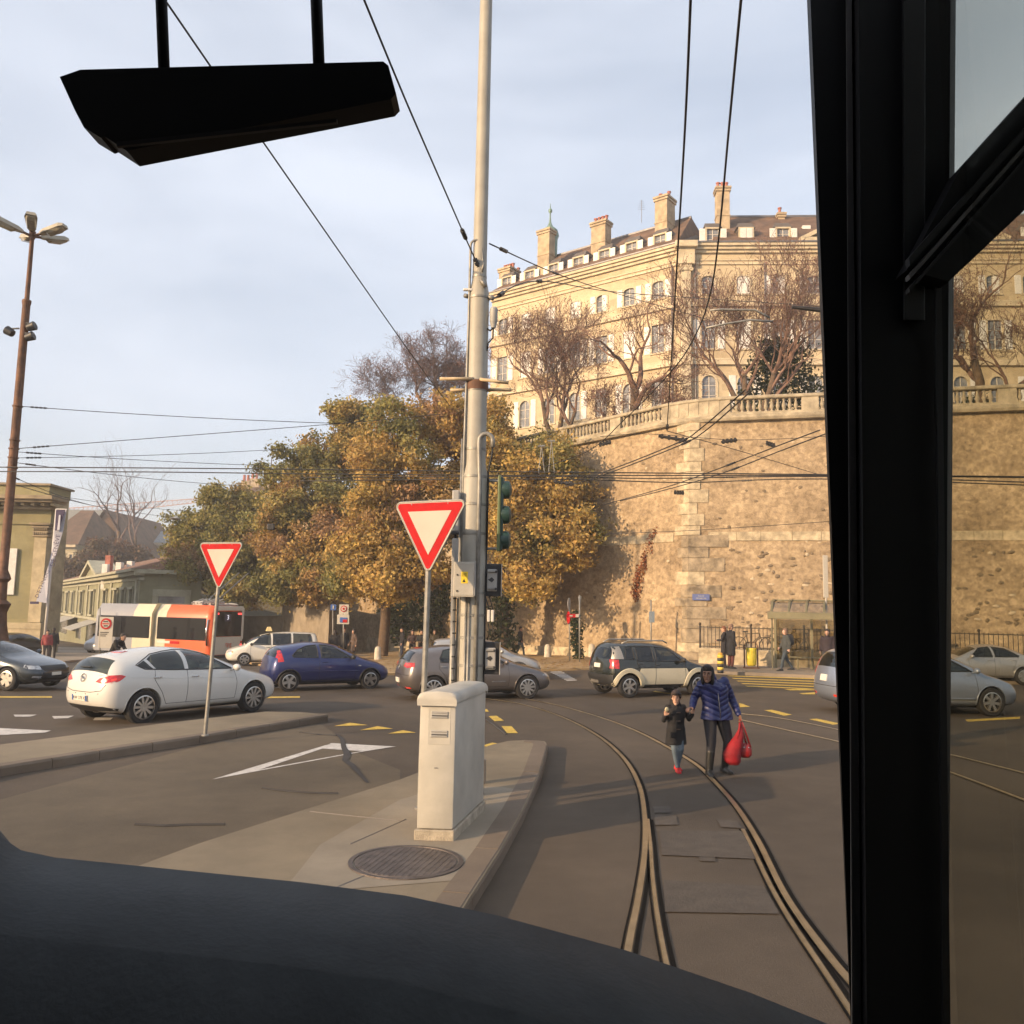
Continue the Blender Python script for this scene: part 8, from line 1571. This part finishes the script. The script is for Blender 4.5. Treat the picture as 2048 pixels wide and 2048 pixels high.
p = at(1583, 1300, 33.8); k = MB(); k.rbox(-.12, .12, -.16, .16, 0, .44, .08, Matrix.Rotation(R(-8), 4, 'Y')); o = k.build('backpack', mat('backpack_black', (.018, .018, .02), .7, bump=.4), loc=Vector((p.x - .02, 33.8, 1.12)), smooth=40); tag(o, 'black backpack on the red haired woman under the shelter', 'backpack')
far('walking man in dark hooded jacket and jeans beside the bench', 1040, 1310, 47.6, 1.68, R(65), top=(.02, .018, .025), legs=(.13, .16, .19), hair=(.03, .02, .02), coat=.08, P=stride(.24), skin=(.50, .28, .2))
o = MB().rbox(-.13, .13, -.05, .05, 0, .34, .03).tube([(-.08, 0, .33), (0, 0, .5), (.08, 0, .33)], .012, 6).build('tan_bag', mat('tan_paper', (.34, .22, .13), .8), loc=gnd(at(1031, 1300, 47.5).x, 47.5, .42)); tag(o, 'tan shopping bag carried by the walking man', 'bag')
far('person in long dark coat left of the zone sign', 668, 1322, 45.5, 1.70, R(190), top=(.015, .013, .016), legs=(.03, .025, .03), hair=(.02, .012, .012), coat=.5, hairlen=.06)
far('person in dark coat and red hat by the zone sign post', 686, 1322, 46.8, 1.78, R(20), top=(.02, .02, .025), legs=(.02, .02, .03), hair=(.18, .03, .03), coat=.3)
far('woman in brown coat walking right of the zone sign', 706, 1322, 45.2, 1.70, R(-60), top=(.085, .055, .04), legs=(.04, .03, .03), hair=(.025, .018, .016), coat=.35, hairlen=.05, P=stride(.18))
far('dark figure reading beside the forked tree trunk', 803, 1318, 46, 1.70, R(-70), top=(.015, .014, .018), legs=(.02, .025, .045), hair=(.02, .018, .02), coat=.1, P=dict(elR=(-.22, -.10, 1.12), wrR=(-.18, -.34, 1.15)))
sit = dict(pel=(0, 0, .50), ch=(0, -.03, .86), nk=(0, -.03, 1.03), hd=(0, -.06, 1.17), shL=(.18, -.02, .97), shR=(-.18, -.02, .97), elL=(.25, -.1, .72), elR=(-.25, -.1, .72), wrL=(.12, -.32, .66), wrR=(-.12, -.32, .66), hiL=(.09, -.02, .46), hiR=(-.09, -.02, .46), knL=(.12, -.44, .48), knR=(-.12, -.44, .48), anL=(.12, -.42, .09), anR=(-.12, -.42, .09))
for lab, u, top_, hr in (('left seated person in a dark coat by the wall behind the brown hatchback', 824, (.05, .03, .03), (.03, .02, .02)), ('middle seated person in black by the wall behind the brown hatchback', 842, (.02, .02, .02), (.03, .02, .02)), ('right seated man in olive jacket by the wall behind the brown hatchback', 868, (.05, .04, .025), (.12, .08, .06))):
    far(lab, u, 1312, 47.5, 1.72, R(5), top=top_, legs=(.03, .03, .035), hair=hr, P=sit, off=.25, coat=.0)
b0 = gnd(at(846, 1300, 47.9).x, 47.9, .06); k = thing('wall_bench', 'long stone bench carrying the three seated people', 'bench', b0); MB().rbox(-1.6, 1.6, -.28, .22, .48, .56, .02).build('seat', m_quoin, k)
for x in (-1.2, 0, 1.2): MB().rbox(x - .12, x + .12, -.2, .15, -.05, .48, .02).build('leg', m_quoin, k)
far('man in black jacket bending before the left end of the trolleybus', 224, 1330, 30, 1.72, R(80), top=(.010, .010, .011), legs=(.015, .015, .018), hair=(.035, .028, .025), fat=1.15, P=dict(ch=(0, -.16, 1.24), nk=(0, -.27, 1.37), hd=(0, -.35, 1.48), shL=(.18, -.2, 1.33), shR=(-.18, -.2, 1.33), elL=(.22, -.28, 1.08), elR=(-.22, -.28, 1.08), wrL=(.2, -.45, 1.0), wrR=(-.2, -.45, 1.0)))
far('person in a red top half hidden behind the flag mast', 92, 1312, 44.5, 1.6, R(30), top=(.26, .05, .05), legs=(.05, .04, .04), hair=(.03, .02, .02))
far('person in a dark top behind the white stone bollard', 104, 1312, 45.5, 1.7, R(200), top=(.02, .02, .025), legs=(.03, .03, .03), hair=(.02, .015, .015))
far('person in dark clothes cut off by the tram pillar at the stop', 1656, 1345, 32.0, 1.7, R(-30), top=(.03, .02, .025), legs=(.03, .03, .04), hair=(.025, .02, .02), off=.12)
# fuse the overlapping limbs of every figure into one surface
for o, v in PEND:
    md = o.modifiers.new('fuse', 'REMESH'); md.mode = 'VOXEL'; md.voxel_size = v; md.use_smooth_shade = True
    sm = o.modifiers.new('smooth', 'SMOOTH'); sm.factor = .5; sm.iterations = 3
dg = bpy.context.evaluated_depsgraph_get(); dg.update()
for o, v in PEND:
    me = bpy.data.meshes.new_from_object(o.evaluated_get(dg)); mats = [x for x in o.data.materials]; o.modifiers.clear(); o.data = me
    me.materials.clear()
    for x in mats: me.materials.append(x)
    me.polygons.foreach_set('material_index', [0]*len(me.polygons)); shade(me)
# ---------------------------------------------------------------- tram cab we look out of
m_cabk = mat('cab_black', (.0045, .0045, .005), .6, var=.2, scale=9, spec=.2); m_cab2 = mat('cab_rubber', (.010, .010, .011), .5, var=.15, scale=9, spec=.3); m_seal = mat('cab_seal', (.085, .08, .078), .5); m_dash = mat('dash_grey', (.046, .050, .053), .75, var=.3, scale=5, bump=.12, bscale=160, spec=.3)
cab_ = thing('tram_cab', 'dark tram cab with window pillar, diagonal brace, visor and dashboard', 'tram', (0, .6, .0))
def oncab(o): o.parent = cab_; return rel(o, cab_)
def slab(pts, Y, depth, name, m, bev=0): P = [at(u, v, Y) for u, v in pts]; return oncab(MB().prism(P, (0, -depth, 0)).build(name, m))
def post(name, m, L0, L1, R0, R1, Yf, Yb):       # upright with its own depth: L/R edges at top and bottom
    mb = MB(); rings = []
    for L_, R_ in ((L1, R1), (L0, R0)):
        lb, lf, rf = at(*L_, Yb), at(*L_, Yf), at(*R_, Yf); w = rf - lf; dv = Vector((0, Yb - Yf, 0)); rb_ = at(*R_, Yb); rings.append([lb, lf.lerp(lb, .3), lf + w*.08, rf - w*.05, rf.lerp(rb_, .2), rb_])
    mb.loft(rings); return oncab(mb.build(name, m, smooth=25))
post('window_pillar', m_cabk, (1601, -300), (1704, 2110), (1700, -300), (1716, 2110), 1.02, 1.16)
post('pillar_seal', m_seal, (1690, -300), (1703, 2110), (1701, -300), (1724, 2110), 1.00, 1.05)
post('door_frame', m_cabk, (1698, -300), (1720, 2110), (1914, -300), (1896, 2110), .98, 1.10)
post('door_rubber', m_cab2, (1802, -300), (1806, 640), (1852, -300), (1850, 640), .965, .99)
# corner filling where the brace meets the pillar, then the brace itself
Yc = .97
slab([(1790, 560), (1895, 362), (2160, 70), (2240, 40), (2240, 235), (1872, 582)], Yc, .03, 'diagonal_brace', m_cabk)
for k0, w, mm_ in ((24, 16, m_cab2), (58, 9, m_seal), (84, 8, m_cab2)):
    slab([(1810, 560 + k0 - 62), (2200, 60 + k0), (2200, 60 + k0 + w), (1812, 560 + k0 - 62 + w)], Yc - .032, .010, 'brace_rib', mm_)
slab([(1868, 575), (1880, 570), (1898, 2110), (1884, 2110)], Yc - .005, .004, 'window_edge', m_cab2)
# side window panes, the glass running back past the camera
dW = Vector((math.sin(R(7)), math.cos(R(7)), 0)); pw0 = at(1882, 1200, 1.045); pw0.z = 0
gl_ = glassmat('side_glass', (.80, .80, .74), .035, .5, .0)
def pane(z0, z1, name): a = pw0 + dW*0.02; b_ = pw0 - dW*.9; nn = Vector((dW.y, -dW.x, 0))*.008; return oncab(MB().prism([(a.x, a.y, z0), (b_.x, b_.y, z0), (b_.x, b_.y, z1), (a.x, a.y, z1)], nn).build(name, gl_))
pane(1.55, 3.3, 'side_window')
# visor and dashboard
slab([(150, 190), (180, 256), (197, 288), (230, 308), (237, 305), (280, 333), (675, 256), (790, 233), (800, 222), (785, 168), (775, 160), (190, 176)], .82, .03, 'sun_visor', m_cabk)
for u in (330, 640): oncab(MB().tube([at(u, 190, .81), at(u - 12, -120, .78)], .006, 8).build('visor_rod', m_cabk, smooth=True))
slab([(237, 288), (675, 242), (675, 249), (237, 297)], .788, .004, 'visor_ridge', m_cab2)
edge = [(-220, 1520), (-60, 1600), (0, 1672), (40, 1700), (110, 1715), (200, 1724), (400, 1744), (600, 1764), (810, 1791), (1000, 1832), (1250, 1900), (1500, 1985), (1760, 2090)]
Yd = .92; P = [at(u, v, Yd) for u, v in edge]; mb = MB(); rings = [P, [p + Vector((0, .03, -.02)) for p in P], [p + Vector((0, .05, -.5)) for p in P]]
n = len(P); top = [Vector((p.x*.9, p.y - .16, p.z - .018)) for p in P]; near_ = [Vector((p.x*.9, p.y - .24, p.z - .10)) for p in P]; low = [Vector((p.x*.9, p.y - .26, p.z - .6)) for p in P]; rows = [[p + Vector((0, .05, -.6)) for p in P], [p + Vector((0, .02, -.012)) for p in P], P, top, near_, low]
mb.add([p for r_ in rows for p in r_], [(j*n + i, j*n + i + 1, (j+1)*n + i + 1, (j+1)*n + i) for j in range(len(rows) - 1) for i in range(n - 1)]); oncab(mb.build('dashboard', m_dash, smooth=True))
# floor, rear wall and roof of the cab keep the inside dark
cb_ = MB(); cb_.box(-1.3, 1.25, -2.2, -2.1, .4, 3.6); oncab(cb_.build('rear_wall', m_cabk)); cb_ = MB(); cb_.box(-1.3, 1.3, -2.2, .62, 3.35, 3.45); oncab(cb_.build('roof', m_cabk)); cb_ = MB(); cb_.box(-1.3, 1.3, -2.2, .7, .4, .5); oncab(cb_.build('floor', m_cabk)); cb_ = MB(); cb_.box(-1.4, -1.3, -2.2, .4, .4, 3.5); oncab(cb_.build('left_side', m_cabk))

# thin late-afternoon haze over the whole square
hz = MB().box(-640, 640, -640, 640, -14, 48).build('haze', bpy.data.materials.new('haze_air')); hm = hz.data.materials[0]; hm.use_nodes = True; hm.node_tree.nodes.clear()
ho = N(hm.node_tree, 'ShaderNodeOutputMaterial'); hv = N(hm.node_tree, 'ShaderNodeVolumePrincipled'); hv.inputs['Color'].default_value = (.95, .95, .96, 1); hv.inputs['Density'].default_value = .0011; hv.inputs['Anisotropy'].default_value = .1
hm.node_tree.links.new(hv.outputs[0], ho.inputs['Volume']); hz['kind'] = 'stuff'; hz['label'] = 'thin afternoon haze over the square'; hz['category'] = 'haze'
